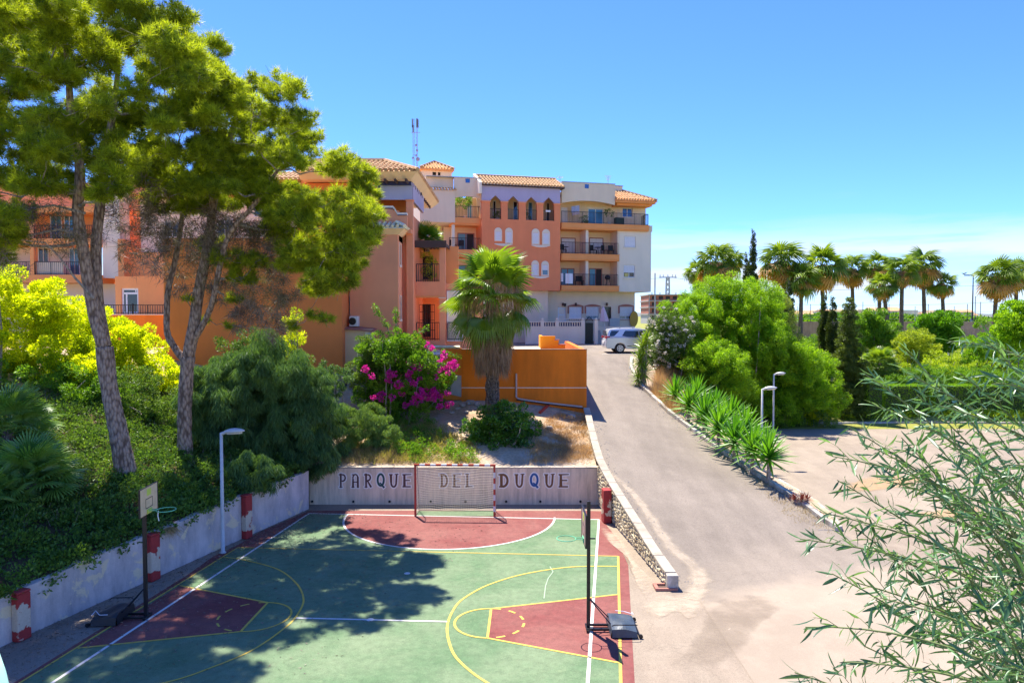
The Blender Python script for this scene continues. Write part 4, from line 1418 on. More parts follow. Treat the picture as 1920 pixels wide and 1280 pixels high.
# terracotta centre bay
xo0, xo1 = S(905), S(1050)
CF = -.9                               # bay stands forward
so = lambda px: FA.s(px, CF); zo = lambda px, py: FA.z(px, py, CF)
xo0, xo1 = so(904), so(1050)
zbot = zo(1030, 545); zcap = zo(975, 384); zband = zo(975, 377)
arches = [(919, 940, 929, 366, 411), (952, 973, 962, 367.5, 412), (986, 1006.5, 996, 369, 413), (1018.5, 1039, 1028.5, 370, 414)]
sill = zo(975, 412)
part('terracotta_wall', terracotta, lambda m: m.box(xo0, CF, zbot, xo1, 10, sill))
zspr = zo(975, 379)
edges_ = [xo0] + [v for a in arches for v in (so(a[0]), so(a[1]))] + [xo1]
for k in range(0, len(edges_), 2):
    a, b_ = edges_[k], edges_[k + 1]
    part('pier', terracotta, lambda m: m.box(a, CF, sill + .001, b_, CF + .35, zspr - .1))
    part('pier_cap', salmon, lambda m: m.box(a - .07, CF - .07, zspr - .099, b_ + .07, CF + .4, zspr + .04), bevel=.02)
ztb = zo(975, 349)
def lil(m):
    e = edges_
    for k in range(0, len(e), 2):
        m.slab([(e[k] if k == 0 else e[k], zspr + .041), (e[k + 1], zspr + .041), (e[k + 1], ztb), (e[k], ztb)], CF + .02, CF + .3)
    for k, a in enumerate(arches):
        x0_, x1_ = so(a[0]), so(a[1]); xc = (x0_ + x1_) / 2; za = zo(a[2], a[3])
        m.slab([(x0_, zspr + .041), (xc, za), (xc, ztb), (x0_, ztb)], CF + .02, CF + .3)
        m.slab([(xc, za), (x1_, zspr + .041), (x1_, ztb), (xc, ztb)], CF + .02, CF + .3)
part('lilac_fascia', lilac, lil)
part('gallery_back', cream, lambda m: m.box(xo0 + .36, CF + 2.4, sill, xo1 - .36, CF + 2.5, ztb))
part('gallery_side', cream, lambda m: (m.box(xo0, CF + .36, sill + .001, xo0 + .3, 9, ztb), m.box(xo1 - .3, CF + .36, sill + .001, xo1, 9, ztb)))
part('gallery_ceiling', cream, lambda m: m.box(xo0, CF + .31, ztb - .3, xo1, 9, ztb - .01))
for k, a in enumerate(arches):
    railing(apt, so(a[0]) + .02, so(a[1]) - .02, sill, sill + .95, CF + .2, gap=.12)
for k, (px0, px1, w_) in enumerate(((924, 930, dark_glass), (962, 970, dark_glass), (990, 998, blue_glass), (1024, 1030, dark_glass))):
    t = CF + 2.4
    window(apt, FA.s(px0, t), FA.s(px1, t), sill + .05, sill + 2.0, t - .15, w_, white_paint, 0, name='gallery_door')
MB().box(so(1024), CF + .17, zo(1028, 397), so(1033), CF + .19, zo(1028, 393.5)).build('notice', white_paint, apt)
# tiled roof over the bay
zr0 = zo(975, 348); zr1 = FA.z(975, 333, 1.5)
xr0, xr1 = so(902.5), so(1057)
rf = part('roof_deck', brown_wood, lambda m: m.hexa([(xr0, CF - .25, zr0 - .13), (xr1, CF - .25, zr0 - .13), (xr1, 1.6, zr0 - .13), (xr0, 1.6, zr0 - .13)], [(xr0, CF - .2, zr0 - .02), (xr1, CF - .2, zr0 - .02), (xr1, 1.6, zr1 - .05), (xr0, 1.6, zr1 - .05)]))
def fr2(m):
    tile_slope(m, xr0 + .1, xr1 - .1, zr0 + .03, zr1, CF - .27, 1.6, nrow=5, pitch=.3, r=.1)
    m.tube([(xr0, 1.6, zr1 + .05), (xr1, 1.6, zr1 + .05)], .12, 8)
o = part('roof_tiles', tiles, fr2, parent=rf); o['kind'] = 'stuff'
part('roof_verge', white_r, lambda m: m.hexa([(xr0 - .22, CF - .3, zr0 - .9), (xr0, CF - .3, zr0 - .9), (xr0, 1.6, zr0 - .6), (xr0 - .22, 1.6, zr0 - .6)], [(xr0 - .22, CF - .3, zr0 + .1), (xr0, CF - .3, zr0 + .1), (xr0, 1.6, zr1 + .15), (xr0 - .22, 1.6, zr1 + .15)]))
for (x0, x1, y0, y1, ol) in ((927, 941, 426.5, 452, 0), (947, 961, 427, 456, 0), (996.5, 1011, 428.5, 458, 0), (1016, 1030.5, 429.5, 459, 0), (996, 1010, 488, 517, 0), (1014.5, 1028.5, 489, 517, .42), (927, 941, 487, 514, 0), (947, 961, 487.5, 515, 0)):
    arched(apt, so(x0), so(x1), zo(x0, y1), zo(x0, y0), CF, ol)
def curve_sill(m, x0, x1, z, y):
    n = 8
    for k in range(n):
        t0, t1 = k / n, (k + 1) / n
        f = lambda t: z - .06 - .16 * (1 - (2 * t - 1) ** 2)
        m.slab([(x0 + (x1 - x0) * t0, f(t0)), (x0 + (x1 - x0) * t1, f(t1)), (x0 + (x1 - x0) * t1, z + .0), (x0 + (x1 - x0) * t0, z + .0)], y - .075, y + .004)
for (x0, x1, y) in ((927, 961, 456.5), (996, 1031, 459), (996, 1029, 517.5), (927, 961, 515)):
    part('curved_sill', white_r, lambda m: curve_sill(m, so(x0), so(x1), zo(x0, y), CF))
part('bay_underside_wall', offwhite, lambda m: m.box(xo0 + .1, CF + .6, GZ, so(1031), CF + .9, zbot))

# left wing
xl0, xl1 = S(787), S(903.5)
zL3, zL3b = Z(878, 409.5), Z(878, 423)
zL2, zL2b = Z(873, 468.5), Z(873, 482)
zL1, zL1b = Z(873, 529), Z(873, 541)
LB = 1.6
part('white_tower_wall', offwhite, lambda m: m.box(xl0, -.5, Z(800, 417), S(852), 8, Z(820, 358)))
part('tower_cap', offwhite, lambda m: m.box(xl0, -.45, Z(820, 358) + .002, S(852), 8, Z(820, 356)))
o = part('cap_tiles', tiles, lambda m: tile_slope(m, xl0, S(853), Z(820, 357), Z(820, 351.5), -.7, .1, nrow=2)); o['kind'] = 'stuff'
part('upper_wall', offwhite, lambda m: arch_band(m, S(852), S(902), Z(853, 372), Z(880, 368.5), Z(860, 333.5), -.1, .12))
part('upper_wall', offwhite, lambda m: m.box(S(800), .3, Z(820, 351), S(852) - .002, .6, Z(825, 331)))
part('upper_cap', conc_far, lambda m: m.box(S(800), -.14, Z(860, 333.5) + .003, S(903), .62, Z(860, 332)))
blue_hatch(873, 881, 335.5, 343, -.1)
for zf, zs in ((zL3, zL3b), (zL2, zL2b), (zL1, zL1b)):
    part('balcony_slab', soffit, lambda m: (m.box(S(848), -.3, zs, xo0, LB + .2, zs + .15), m.box(S(848) - .05, -.4, zs + .151, xo0, LB + .2, zf)))
    railing(apt, S(853) if zf == zL3 else S(842), xo0 - .05, zf, zf + 1.05, -.3)
for zf, zc, (d0, d1, dy) in ((zL3, Z(880, 366), (876, 886, 382)), (zL2, zL3b, (858, 890, 437)), (zL1, zL2b, (858, 890, 497))):
    sl = lambda px: FA.s(px, LB); zl = lambda px, py: FA.z(px, py, LB)
    h = (sl(d0), sl(d1), zf + .02, zl(880, dy))
    part('balcony_back_wall', cream, lambda m: m.wall(S(838), S(905), zf, zc, LB, LB + .25, [h]))
    wd = window(apt, *h, LB, cyan_curtain, brick_trim if zf != zL3 else white_paint, 1, deep=.05, name='balcony_door', fw=.09)
    if zf != zL3: MB().box((h[0] + h[1]) / 2 + .1, LB - .01, h[2], h[1] - .12, LB + .02, h[3] - .1).build('dark_doorway', dark_open, wd)
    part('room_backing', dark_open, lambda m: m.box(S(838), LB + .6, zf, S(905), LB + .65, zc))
part('corner_column', white_r, lambda m: m.box(S(847), -.28, GZ, S(852), .1, zL3b))
part('recess_wall', offwhite, lambda m: m.box(xl0, 2.6, GZ, S(846), 3, Z(800, 417)))
part('core_wall', offwhite, lambda m: m.box(xl0, 9, GZ, xD - .4, 9.3, zT - 1.2))
# stair turret
xt0, xt1 = FA.s(792, 3), FA.s(848, 3)
tw = part('turret', offwhite, lambda m: m.wall(xt0, xt1, FA.z(820, 334, 3), FA.z(820, 318, 3), 3, 3.2, [(FA.s(812, 3), FA.s(819, 3), FA.z(820, 329, 3), FA.z(820, 322.5, 3)), (FA.s(822, 3), FA.s(827, 3), FA.z(820, 329, 3), FA.z(820, 322.5, 3))]))
MB().box(xt0 + .05, 3.4, FA.z(820, 334, 3), xt1 - .05, 3.5, FA.z(820, 318, 3)).build('dark_inside', dark_open, tw)
part('turret_side', offwhite, lambda m: (m.box(xt1 - .2, 3.201, FA.z(820, 334, 3), xt1, 6, FA.z(820, 318, 3)), m.box(xt0, 3.201, FA.z(820, 334, 3), xt0 + .2, 6, FA.z(820, 318, 3))))
za, zb = FA.z(820, 317.5, 3), FA.z(823, 305, 4.5)
e0, e1 = FA.s(788, 3), FA.s(851, 3); em = (e0 + e1) / 2
rf = part('turret_roof', soffit, lambda m: m.add([(e0, 2.6, za), (e1, 2.6, za), (e1, 6.4, za), (e0, 6.4, za), (em, 4.5, zb), (e0, 2.6, za - .15), (e1, 2.6, za - .15), (e1, 6.4, za - .15), (e0, 6.4, za - .15)],
     [(0, 1, 4), (1, 2, 4), (2, 3, 4), (3, 0, 4), (5, 8, 7, 6), (5, 6, 1, 0), (6, 7, 2, 1), (7, 8, 3, 2), (8, 5, 0, 3)]))
def fr3(m):
    tile_slope(m, e0 + .05, e1 - .05, za + .04, zb + .04, 2.58, 4.5, x0h=em, x1h=em, nrow=5)
    m.tube([(e0, 2.6, za + .08), (em, 4.5, zb + .1), (e1, 2.6, za + .08)], .1, 6)
o = part('turret_tiles', tiles, fr3, parent=rf); o['kind'] = 'stuff'
# roof aerials
def aerial(px, py0, py1, t, kind):
    x, _, z0 = FA.loc(px, py1, t); z1 = FA.z(px, py0, t)
    m = MB(); m.tube([(x, t, z0 - .5), (x, t, z1)], .03, 5)
    for k in range(4 if kind else 2):
        m.tube([(x - .35 + .05 * k, t, z1 - .12 * k), (x + .35 - .05 * k, t, z1 - .12 * k)], .018, 4)
    m.build('aerial', grey_metal, apt)
aerial(1140, 330, 342, 2, 1); aerial(1050, 331, 337, 1.6, 0)

# ============ things on the balconies
def on_apt(o):
    """world placement of something standing in the block's frame"""
    return o
def A2W(x, y, z):
    p = FA.o + FA.d * x + FA.n * y
    return Vector((p.x, p.y, z))
def chair_like(px, zf, t, label, m=iron, tall=.85):
    x = FA.s(px, t)
    c = thing('balcony_chair', label, 'chair', A2W(x, t, zf), FA.ang + random.uniform(-.6, .6), 'dark garden chairs on the balconies')
    MB().box(-.24, -.24, .42, .24, .24, .47).build('seat', m, c)
    MB().box(-.24, .2, .471, .24, .25, tall).build('backrest', m, c)
    for a in (-1, 1):
        for b_ in (-1, 1):
            MB().box(a * .21 - .02, b_ * .21 - .02, 0, a * .21 + .02, b_ * .21 + .02, .419).build('leg', m, c)
    return c
for px, zf, lab in ((1112, zF2, 'leftmost dark chair behind the railing of the middle right balcony'), (1133, zF2, 'dark chair in the middle of the right bay of the middle balcony'), (1145, zF2, 'dark chair nearest the white wall on the middle right balcony'),
                    (1083, zF1, 'dark chair right of the hanging white towel on the lowest balcony'), (1091, zF1, 'dark chair beside the dividing wall on the lowest balcony'), (1055, zF2, 'dark chair at the left end of the middle right balcony'),
                    (850, zL2, 'left dark chair on the balcony left of the terracotta bay'), (864, zL2, 'right dark chair on the balcony left of the terracotta bay')):
    chair_like(px, zf, .55, lab, tall=.95)
def small_table(px, zf, label, t=.55):
    c = thing('balcony_table', label, 'table', A2W(FA.s(px, t), t, zf), FA.ang)
    MB().lathe([(.001, .70), (.42, .70), (.42, .73), (.001, .73)], n=14).build('tabletop', iron, c)
    for k in range(3):
        a = k * 2.1
        MB().tube([(.3 * math.cos(a), .3 * math.sin(a), 0), (.1 * math.cos(a), .1 * math.sin(a), .7)], .02, 5).build('leg', iron, c)
small_table(1122, zF2, 'round dark table between the chairs of the middle right balcony')
small_table(1058, zF2, 'small pale table at the left of the middle right balcony', .9)
def cloth(name, px0, px1, py0, py1, t, m, label, cat, skew=0.0):
    x0, x1 = FA.s(px0, t), FA.s(px1, t); z1, z0 = FA.z(px0, py0, t), FA.z(px0, py1, t)
    mb = MB(); n = 10
    for k in range(n):
        a, b_ = k / n, (k + 1) / n
        ya, yb = t + .04 * math.sin(a * 9), t + .04 * math.sin(b_ * 9)
        pa, pb = (x0 + (x1 - x0) * a), (x0 + (x1 - x0) * b_)
        A = [A2W(pa, ya, z0 + skew * a), A2W(pb, yb, z0 + skew * b_), A2W(pb, yb, z1 + skew * b_), A2W(pa, ya, z1 + skew * a)]
        B = [A2W(pa, ya + .015, z0 + skew * a), A2W(pb, yb + .015, z0 + skew * b_), A2W(pb, yb + .015, z1 + skew * b_), A2W(pa, ya + .015, z1 + skew * a)]
        mb.hexa(A, B)
    tag(mb.build(name, m), label, cat)
cloth('towel', 1060, 1074, 512.5, 531.5, -.3, cloth_white, 'white towel hung over the railing of the lowest right balcony', 'towel')
cloth('towel', 1051.5, 1056, 512, 528, -.3, cloth_white, 'narrow pale towel at the left end of the lowest right balcony', 'towel')
cloth('towel', 1071, 1086, 387, 399, .6, plain('blue_white_cloth', (0.5, 0.55, 0.75), 0.9, var=.35, scale=14), 'blue and white cloth drying on the top right balcony', 'towel', .15)
cloth('towel', 1072, 1086, 399.5, 404, .62, cloth_pink, 'pink cloth hanging below the blue one on the top right balcony', 'towel', .15)
# barbecue
q = A2W(FA.s(1139, .6), .6, zF1)
bq = thing('barbecue', 'black kettle barbecue at the right end of the lowest balcony', 'barbecue', q)
MB().lathe([(.01, .6), (.22, .66), (.3, .8), (.3, .84), (.22, 1.0), (.05, 1.08)], n=14).build('kettle', black_plastic, bq, smooth=True)
for k in range(3):
    a = k * 2.1
    MB().tube([(.33 * math.cos(a), .33 * math.sin(a), 0), (.14 * math.cos(a), .14 * math.sin(a), .66)], .02, 5).build('leg', iron, bq)
q = A2W(FA.s(1159.5, .4), .4, zF3)
o = MB().box(-.42, -.25, 0, .42, .25, .72).build('storage_box', bin_green, None, bevel=.05, loc=q, rot=(0, 0, FA.ang)); tag(o, 'dark green storage box behind the top balcony railing', 'box')

# ============ garden wall with balusters, gate and steps before the block
FW = Frame(P(960, 600, 63.2), P(1123, 600, 63.2))
gw = thing('garden_wall', 'white garden wall with balustrade below the ground floor flats', 'wall', (FW.o.x, FW.o.y, 0), FW.ang)
xs0, xs1 = FW.s(985), FW.s(1095)
ztw = FW.z(1050, 612.5); ztr = FW.z(1050, 603)
gzb = ZP - .05
MB().box(xs0, 0, gzb, xs1, .25, ztw).build('wall_body', white_r, gw)
MB().box(xs0 - .02, -.04, ztw + .001, xs1 + .02, .29, ztw + .05).build('coping', white_r, gw)
MB().box(xs0, .02, ztr - .07, xs1, .23, ztr).build('handrail', white_r, gw)
MB().box(xs0, .205, ztw + .051, xs1, .22, ztr - .071).build('shade_panel', navy, gw)  # added navy panel, stands in for the terrace shade between the balusters
mb = MB(); x = xs0 + .1
while x < xs1 - .05:
    mb.lathe([(.05, 0), (.05, .03), (.025, .06), (.055, .14), (.05, .2), (.025, (ztr - ztw) * .8), (.05, ztr - ztw - .075)], (x, .125, ztw + .051), 6)
    x += .21
o = mb.build('baluster', white_r, gw); o['kind'] = 'stuff'
for px in (1017, 1045, 1093, 1118):
    x = FW.s(px)
    MB().box(x - .15, -.03, gzb, x + .15, .28, ztr + .12).build('wall_pier', white_r, gw)
    MB().lathe([(.001, 0), (.1, .04), (.12, .12), (.06, .2), (.001, .22)], (x, .125, ztr + .121), 8).build('finial', white_r, gw)
gx0, gx1 = FW.s(1098), FW.s(1112)
gate = thing('garden_gate', 'dark arched iron gate in the white garden wall', 'gate', (FW.o.x + FW.d.x * gx0, FW.o.y, gzb), FW.ang)
ww = gx1 - gx0; hh = FW.z(1105, 602) - gzb
mb = MB(); n = 7
for k in range(n + 1):
    x = ww * k / n; zt = hh + .35 * math.sin(math.pi * k / n)
    mb.box(x - .02, .1, .05, x + .02, .13, zt)
mb.build('bars', iron, gate)
MB().box(.02, .135, .04, ww - .02, .15, hh * .93).build('gate_sheet', bin_green, gate)
MB().tube([(ww * t, .115, hh + .35 * math.sin(math.pi * t)) for t in frange(0, 1, 10)], .03, 6).build('arch_rail', iron, gate)
stp = thing('stairs', 'concrete steps right of the iron gate up to the flats', 'steps', (FW.o.x + FW.d.x * FW.s(1121.5), FW.o.y, gzb), FW.ang)
for k in range(7):
    MB().box(0, .1 + k * .28, .002, .42, .1 + (k + 1) * .28 - .002, .17 * (k + 1)).build('step', conc_far, stp)
trw = MB().box(FW.s(1121) - .0, 2.5, gzb, FW.s(1200), 2.7, FW.z(1160, 612, 2.5)).build('terrace_wall', white_r, None, loc=(FW.o.x, FW.o.y, 0), rot=(0, 0, FW.ang)); tag(trw, 'plain pale wall below the terrace behind the parked car', 'wall')
upw = thing('terrace_balustrade', 'short white upper balustrade in front of the shuttered window', 'balustrade', (FW.o.x, FW.o.y, 0), FW.ang)
xa, xb = FW.s(1047, 1.5), FW.s(1092, 1.5)
MB().box(xa, 1.5, FW.z(1060, 598.5, 1.5), xb, 1.66, FW.z(1060, 597, 1.5)).build('handrail', white_r, upw)
MB().box(xa, 1.5, gzb, xb, 1.66, FW.z(1060, 606, 1.5)).build('wall_body', white_r, upw)
mb = MB(); x = xa + .1
while x < xb: mb.box(x - .03, 1.55, FW.z(1060, 606, 1.5), x + .03, 1.61, FW.z(1060, 598.5, 1.5) - .002); x += .2
o = mb.build('baluster', white_r, upw); o['kind'] = 'stuff'
# folded parasol
q = FW.hit(1134, 612, 1.6)
ps = thing('folded_parasol', 'closed faded pink parasol standing on the ground floor terrace', 'parasol', (q.x, q.y, FW.z(1134, 617, 1.6)))
top_ = FW.z(1131, 573, 1.6) - FW.z(1134, 617, 1.6)
MB().tube([(0, 0, 0), (-.15, 0, top_)], .03, 6).build('pole', white_paint, ps)
mb = MB(); prof = []
for k in range(9):
    f = k / 8
    ring = []
    for j in range(12):
        a = j * math.pi / 6
        r_ = (.36 * (1 - f) ** .8 + .03) * (1 + .22 * (j % 2))
        ring.append((-.15 * (.35 + .65 * f) + r_ * math.cos(a), r_ * math.sin(a), top_ * (.35 + .65 * f) - .05))
    mb.v += ring
for k in range(8):
    for j in range(12):
        mb.f.append((k * 12 + j, k * 12 + (j + 1) % 12, (k + 1) * 12 + (j + 1) % 12, (k + 1) * 12 + j))
mb.build('canopy', cloth_pink, ps)
# oval ochre board on the wall
q = FA.hit(1188.5, 598, GB - .15)
m2 = MB(); pts = [(.42 * math.cos(a), .78 * math.sin(a)) for a in frange(0, 2 * math.pi, 25)[:-1]]
m2.slab(pts, -.05, .05)
o = m2.build('ochre_board', plain('ochre', (0.55, 0.30, 0.03), 0.6), None, loc=q, rot=(0, R(4), FA.ang)); tag(o, 'oval ochre board leaning at the corner of the ground floor', 'board')
# ============ the salmon house behind the bougainvillea
Y0 = 38.0
house = thing('salmon_house', 'salmon rendered house with tiled eaves standing above the bougainvillea', 'house', (0, Y0, 0))
hp = lambda name, m, fn, bevel=0.0, parent=house: part(name, m, fn, bevel, parent)
def hx(px, t=0.0): return P(px, 591, Y0 + t).x
def hz(py, t=0.0, px=960): return P(px, py, Y0 + t).z
zb = 4.2
x0, x1 = hx(660), hx(747)
zeave = hz(440)
# front box with its narrow right flank
D1 = 1.6                               # how far the next wall stands back
hp('front_wall', salmon, lambda m: m.wall(x0 - .1, x1, zb, zeave, 0, .3))
sl_h = [(.5, .95, hz(598, .8), hz(557, .8)), (.5, .95, hz(497, .8), hz(459, .8))]
flank = MB().wall(0.301, D1 + .3, zb, zeave, 0, .3, sl_h)
fo = flank.build('flank_wall', salmon, house, loc=(x1, 0, 0), rot=(0, 0, R(90)))
MB().box(.3, .25, zb, D1, .3, zeave - .1).build('dark_inside', dark_open, fo)
for h in sl_h:
    m = MB(); m.box(h[0] - .1, -.05, h[2] - .12, h[1] + .1, -.002, h[2] - .001); m.box(h[0] - .09, -.03, h[2], h[0] - .001, -.002, h[3] + .1); m.box(h[1] + .001, -.03, h[2], h[1] + .09, -.002, h[3] + .1)
    m.build('window_trim', white_r, fo)
hp('box_roof_slab', salmon, lambda m: m.box(x0 - .1, .3, zeave - .3, x1, D1 + 2, zeave))
# cream cornice and tile apron
zc0, zc1 = hz(440), hz(430); ztt = hz(417)
hp('cornice', cream, lambda m: m.hexa([(x0 - .2, -.02, zc0), (x1 + .02, -.02, zc0), (x1 + .02, D1 + .4, zc0), (x0 - .2, D1 + .4, zc0)], [(x0 - .2, -.38, zc1), (x1 + .38, -.38, zc1), (x1 + .38, D1 + .4, zc1), (x0 - .2, D1 + .4, zc1)]))
rf = hp('apron_deck', tiles_pale, lambda m: m.hexa([(x0 - .2, -.42, zc1 + .001), (x1 + .42, -.42, zc1 + .001), (x1 + .42, D1 + .2, zc1 + .001), (x0 - .2, D1 + .2, zc1 + .001)], [(x0 - .2, -.40, zc1 + .05), (x1 + .40, -.40, zc1 + .05), (x1 - .1, .5, ztt), (x0 - .2, .5, ztt)]))
def apr(m):
    tile_slope(m, x0 - .1, x1 + .3, zc1 + .1, ztt + .05, -.45, .5, x0h=x0 - .1, x1h=x1 - .1, pitch=.24, r=.085, nrow=2)
    m.tube([(x1 + .42, -.44, zc1 + .12), (x1 - .1, .5, ztt + .08)], .1, 6)
    n = 7
    for k in range(n):
        y = -.2 + (D1 + .3) * k / n
        m.tube([(x1 + .44, y, zc1 + .1), (x1 - .1, y + .1, ztt + .04)], [.085, .07], 6)
o = hp('apron_tiles', tiles_pale, apr, parent=rf); o['kind'] = 'stuff'
# middle wall, set back, running right to the balcony bay
x2, x3 = hx(747, D1), hx(776, D1)
ztop = hz(303 + 88, 1.0)
hp('middle_wall', salmon, lambda m: m.box(x0, D1 + .001, zb, x3, D1 + .3, hz(404, D1)))
zpar = hz(391, .6)
hp('terrace_parapet', salmon, lambda m: m.box(hx(697, .6), .62, zc1 + .05, hx(738, .6), .85, zpar))
hp('terrace_parapet_end', salmon, lambda m: m.box(hx(738, .6), .62, zc1 + .05, hx(747, .6), D1, hz(396, .9)))
def coping(m):
    a, b_, c_ = hx(697, .6), hx(738, .6), hx(746.5, .6)
    z1, z2 = hz(386, .6), hz(399, .6)
    m.hexa([(a, .55, z1 - .1), (b_, .55, z1 - .1), (b_, .95, z1 - .1), (a, .95, z1 - .1)], [(a, .55, z1), (b_, .55, z1), (b_, .95, z1), (a, .95, z1)])
    m.hexa([(b_ + .001, .55, z1 - .1), (c_, .55, z2 - .1), (c_, .95, z2 - .1), (b_ + .001, .95, z1 - .1)], [(b_ + .001, .55, z1), (c_, .55, z2), (c_, .95, z2), (b_ + .001, .95, z1)])
    m.box(c_ + .001, .55, z2 - .1, hx(764, .6), .95, z2)
hp('parapet_coping', white_r, coping)
hp('navy_band', navy, lambda m: (m.box(hx(703, .6), .57, hz(391.5, .6), hx(738, .6), .61, hz(388.3, .6)), m.box(hx(746.5, .6), .57, hz(404, .6), hx(764, .6), .61, hz(401.2, .6))))
hp('low_parapet', salmon, lambda m: m.box(hx(747, .6) + .002, .62, zc1 + .05, hx(764, .6), .85, hz(404, .6)))
# covered terrace above: piers, screen, back wall
yt = 1.3
hp('terrace_back', orange_peach, lambda m: m.box(hx(690, 4), 4.2, zc1, hx(772, 4), 4.4, hz(325, 4)))
hp('terrace_pier', salmon, lambda m: m.box(hx(683, yt), yt, zc1, hx(708.5, yt), yt + .3, hz(333, yt)))
hp('terrace_pier', salmon, lambda m: m.box(hx(762.5, yt), yt, zb, hx(775, yt), yt + .29, hz(376, yt)))
hp('pier_cap', salmon, lambda m: m.box(hx(761, yt), yt - .06, hz(376, yt) + .001, hx(776.5, yt), yt + .35, hz(374, yt)))
sc = hp('roller_screen', stucco('screen_lilac', (0.50, 0.50, 0.64), dirt=.05, streak=.04), lambda m: m.box(hx(712, yt), yt + .10, hz(374, yt), hx(773, yt), yt + .13, hz(341, yt)))
hp('screen_frame', navy, lambda m: (m.box(hx(708.6, yt), yt - .03, hz(373, yt), hx(713.5, yt), yt + .16, hz(340, yt)), m.box(hx(713.5, yt) + .001, yt - .03, hz(347.5, yt), hx(772, yt), yt + .16, hz(340, yt))))
hp('terrace_lintel', salmon, lambda m: m.box(hx(683, yt), yt + .17, hz(336, yt), hx(774, yt), yt + .4, hz(325, yt)))
hp('terrace_side_wall', lilac, lambda m: m.box(hx(774, yt) - .15, yt + .31, hz(374, yt), hx(774, yt), 6.5, hz(325, yt)))
hp('terrace_floor', salmon, lambda m: m.box(x0, .9, zc1 - .1, hx(774, yt), 6, zc1 + .1))
hp('terrace_parapet_right', salmon, lambda m: m.box(hx(774, yt) - .2, yt + .3, zb, hx(774, yt) - .001, 9, hz(404, 1.5)))
# white downpipe boxes on that flank
for (py0, py1, t) in ((352, 365, 5.0),):
    hp('wall_lantern', iron, lambda m: m.box(hx(790, 5) - .1, 5, hz(py1, 5), hx(790, 5) + .05, 5.2, hz(py0, 5)))
# big hipped roof with deep cream soffit
EY0, EY1 = .2, 11.0
ex0, ex1 = hx(560, .2), hx(784.5, .2)
ze0 = hz(333, .2); ze1 = hz(321, .2); zr = hz(302.5, 3.5)
hp('soffit', cream, lambda m: m.hexa([(ex0, EY0 + .55, ze0), (ex1 - .45, EY0 + .55, ze0), (ex1 - .45, EY1, ze0), (ex0, EY1, ze0)], [(ex0, EY0, ze1), (ex1, EY0, ze1), (ex1, EY1, ze1), (ex0, EY1, ze1)]))
xr_ = hx(722, 3.5)
def deck(m):
    z = ze1 + .002
    m.add([(ex0, EY0, z), (ex1, EY0, z), (ex1, EY1, z), (ex0, EY1, z), (ex0, 3.7, zr), (xr_, 3.7, zr), (xr_ , 7.0, zr)],
          [(0, 1, 5, 4), (1, 2, 6, 5), (2, 3, 4, 5, 6), (0, 4, 3), (0, 3, 2, 1)])
rf = hp('roof_deck', tiles, deck)
def rt(m):
    tile_slope(m, ex0, ex1 - .05, ze1 + .05, zr + .04, EY0 - .05, 3.7, x0h=ex0, x1h=xr_, pitch=.27, r=.1, nrow=7)
    # right slope, tiles running toward the ridge
    n = 38
    for i in range(n + 1):
        y = EY0 + (EY1 - EY0) * i / n
        f = min(1.0, (y - EY0) / (3.7 - EY0), (EY1 - y) / (EY1 - 7.0))
        if f < .05: continue
        m.tube([(ex1 + .03, y, ze1 + .05), (ex1 + (xr_ - ex1) * f, y, ze1 + (zr - ze1) * f + .04)], [.1, .08], 6)
    m.tube([(ex1, EY0, ze1 + .1), (xr_, 3.7, zr + .1)], .12, 6)
    m.tube([(ex0, 3.7, zr + .1), (xr_, 3.7, zr + .1)], .12, 6)
o = hp('roof_tiles', tiles, rt, parent=rf); o['kind'] = 'stuff'
for px in (706, 725, 744, 764):
    x = hx(px, .8)
    hp('rafter_end', brown_wood, lambda m: m.box(x - .05, .45, ze0 - .14, x + .05, 1.3, ze0 - .002))
for k in range(12):
    y = 1.9 + k * .72
    if k == 6: continue
    hp('rafter_end', brown_wood, lambda m: m.box(hx(774, yt) + .02, y, ze0 - .2, ex1 - .5, y + .12, ze0 - .002))
# aircon boxes on the flank
for (t, pyb, pyt, xo) in ((4.6, 440, 420, .05),):
    ac = hp('aircon_unit', white_r, lambda m: m.box(hx(774, yt) + .001, t, hz(442, t), hx(774, yt) + .4, t + .8, hz(422, t)), bevel=.03)
# lower right: balcony bay with pergola
bx0, bx1 = hx(773, 2.4), hx(835, 2.4); cx0 = hx(824, 2.4)
BY = 2.4
hp('bay_column', salmon, lambda m: m.box(cx0, BY, zb, bx1, BY + .35, hz(462, BY)))
hp('bay_band', salmon, lambda m: m.box(x3, BY + .01, hz(554, BY), cx0 - .002, BY + .34, hz(528, BY)))
hp('bay_band_trim', white_r, lambda m: m.box(cx0 - .05, BY - .03, hz(559, BY), bx1 + .02, BY - .001, hz(557.5, BY)))
hp('bay_low_wall', salmon, lambda m: m.box(x3, BY + .01, zb, cx0 - .002, BY + .3, hz(638, BY)))
hp('bay_floor', salmon, lambda m: m.box(x3, BY + .35, hz(554, BY), bx1, BY + 3.4, hz(530, BY)))
hp('bay_side', terracotta, lambda m: m.box(x3 - .2, D1 + .301, zb, x3, BY + 3.4, hz(404, 1.5) - .002))
hp('bay_back', orange_peach, lambda m: m.wall(x3, bx1 + .5, zb, hz(462, 5.6), 5.6, 5.85, [(hx(786, 5.6), hx(808, 5.6), hz(632, 5.6), hz(570, 5.6)), (hx(782, 5.6), hx(812, 5.6), hz(524, 5.6), hz(480, 5.6))]))
window(house, hx(786, 5.6), hx(808, 5.6), hz(632, 5.6), hz(570, 5.6), 5.6, dark_glass, brown_wood, 1, name='terrace_door')
window(house, hx(782, 5.6), hx(812, 5.6), hz(524, 5.6), hz(480, 5.6), 5.6, dark_glass, brown_wood, 1, name='terrace_door')
railing(house, x3 + .02, cx0 - .02, hz(528, BY), hz(494, BY), BY + .15, gap=.12)
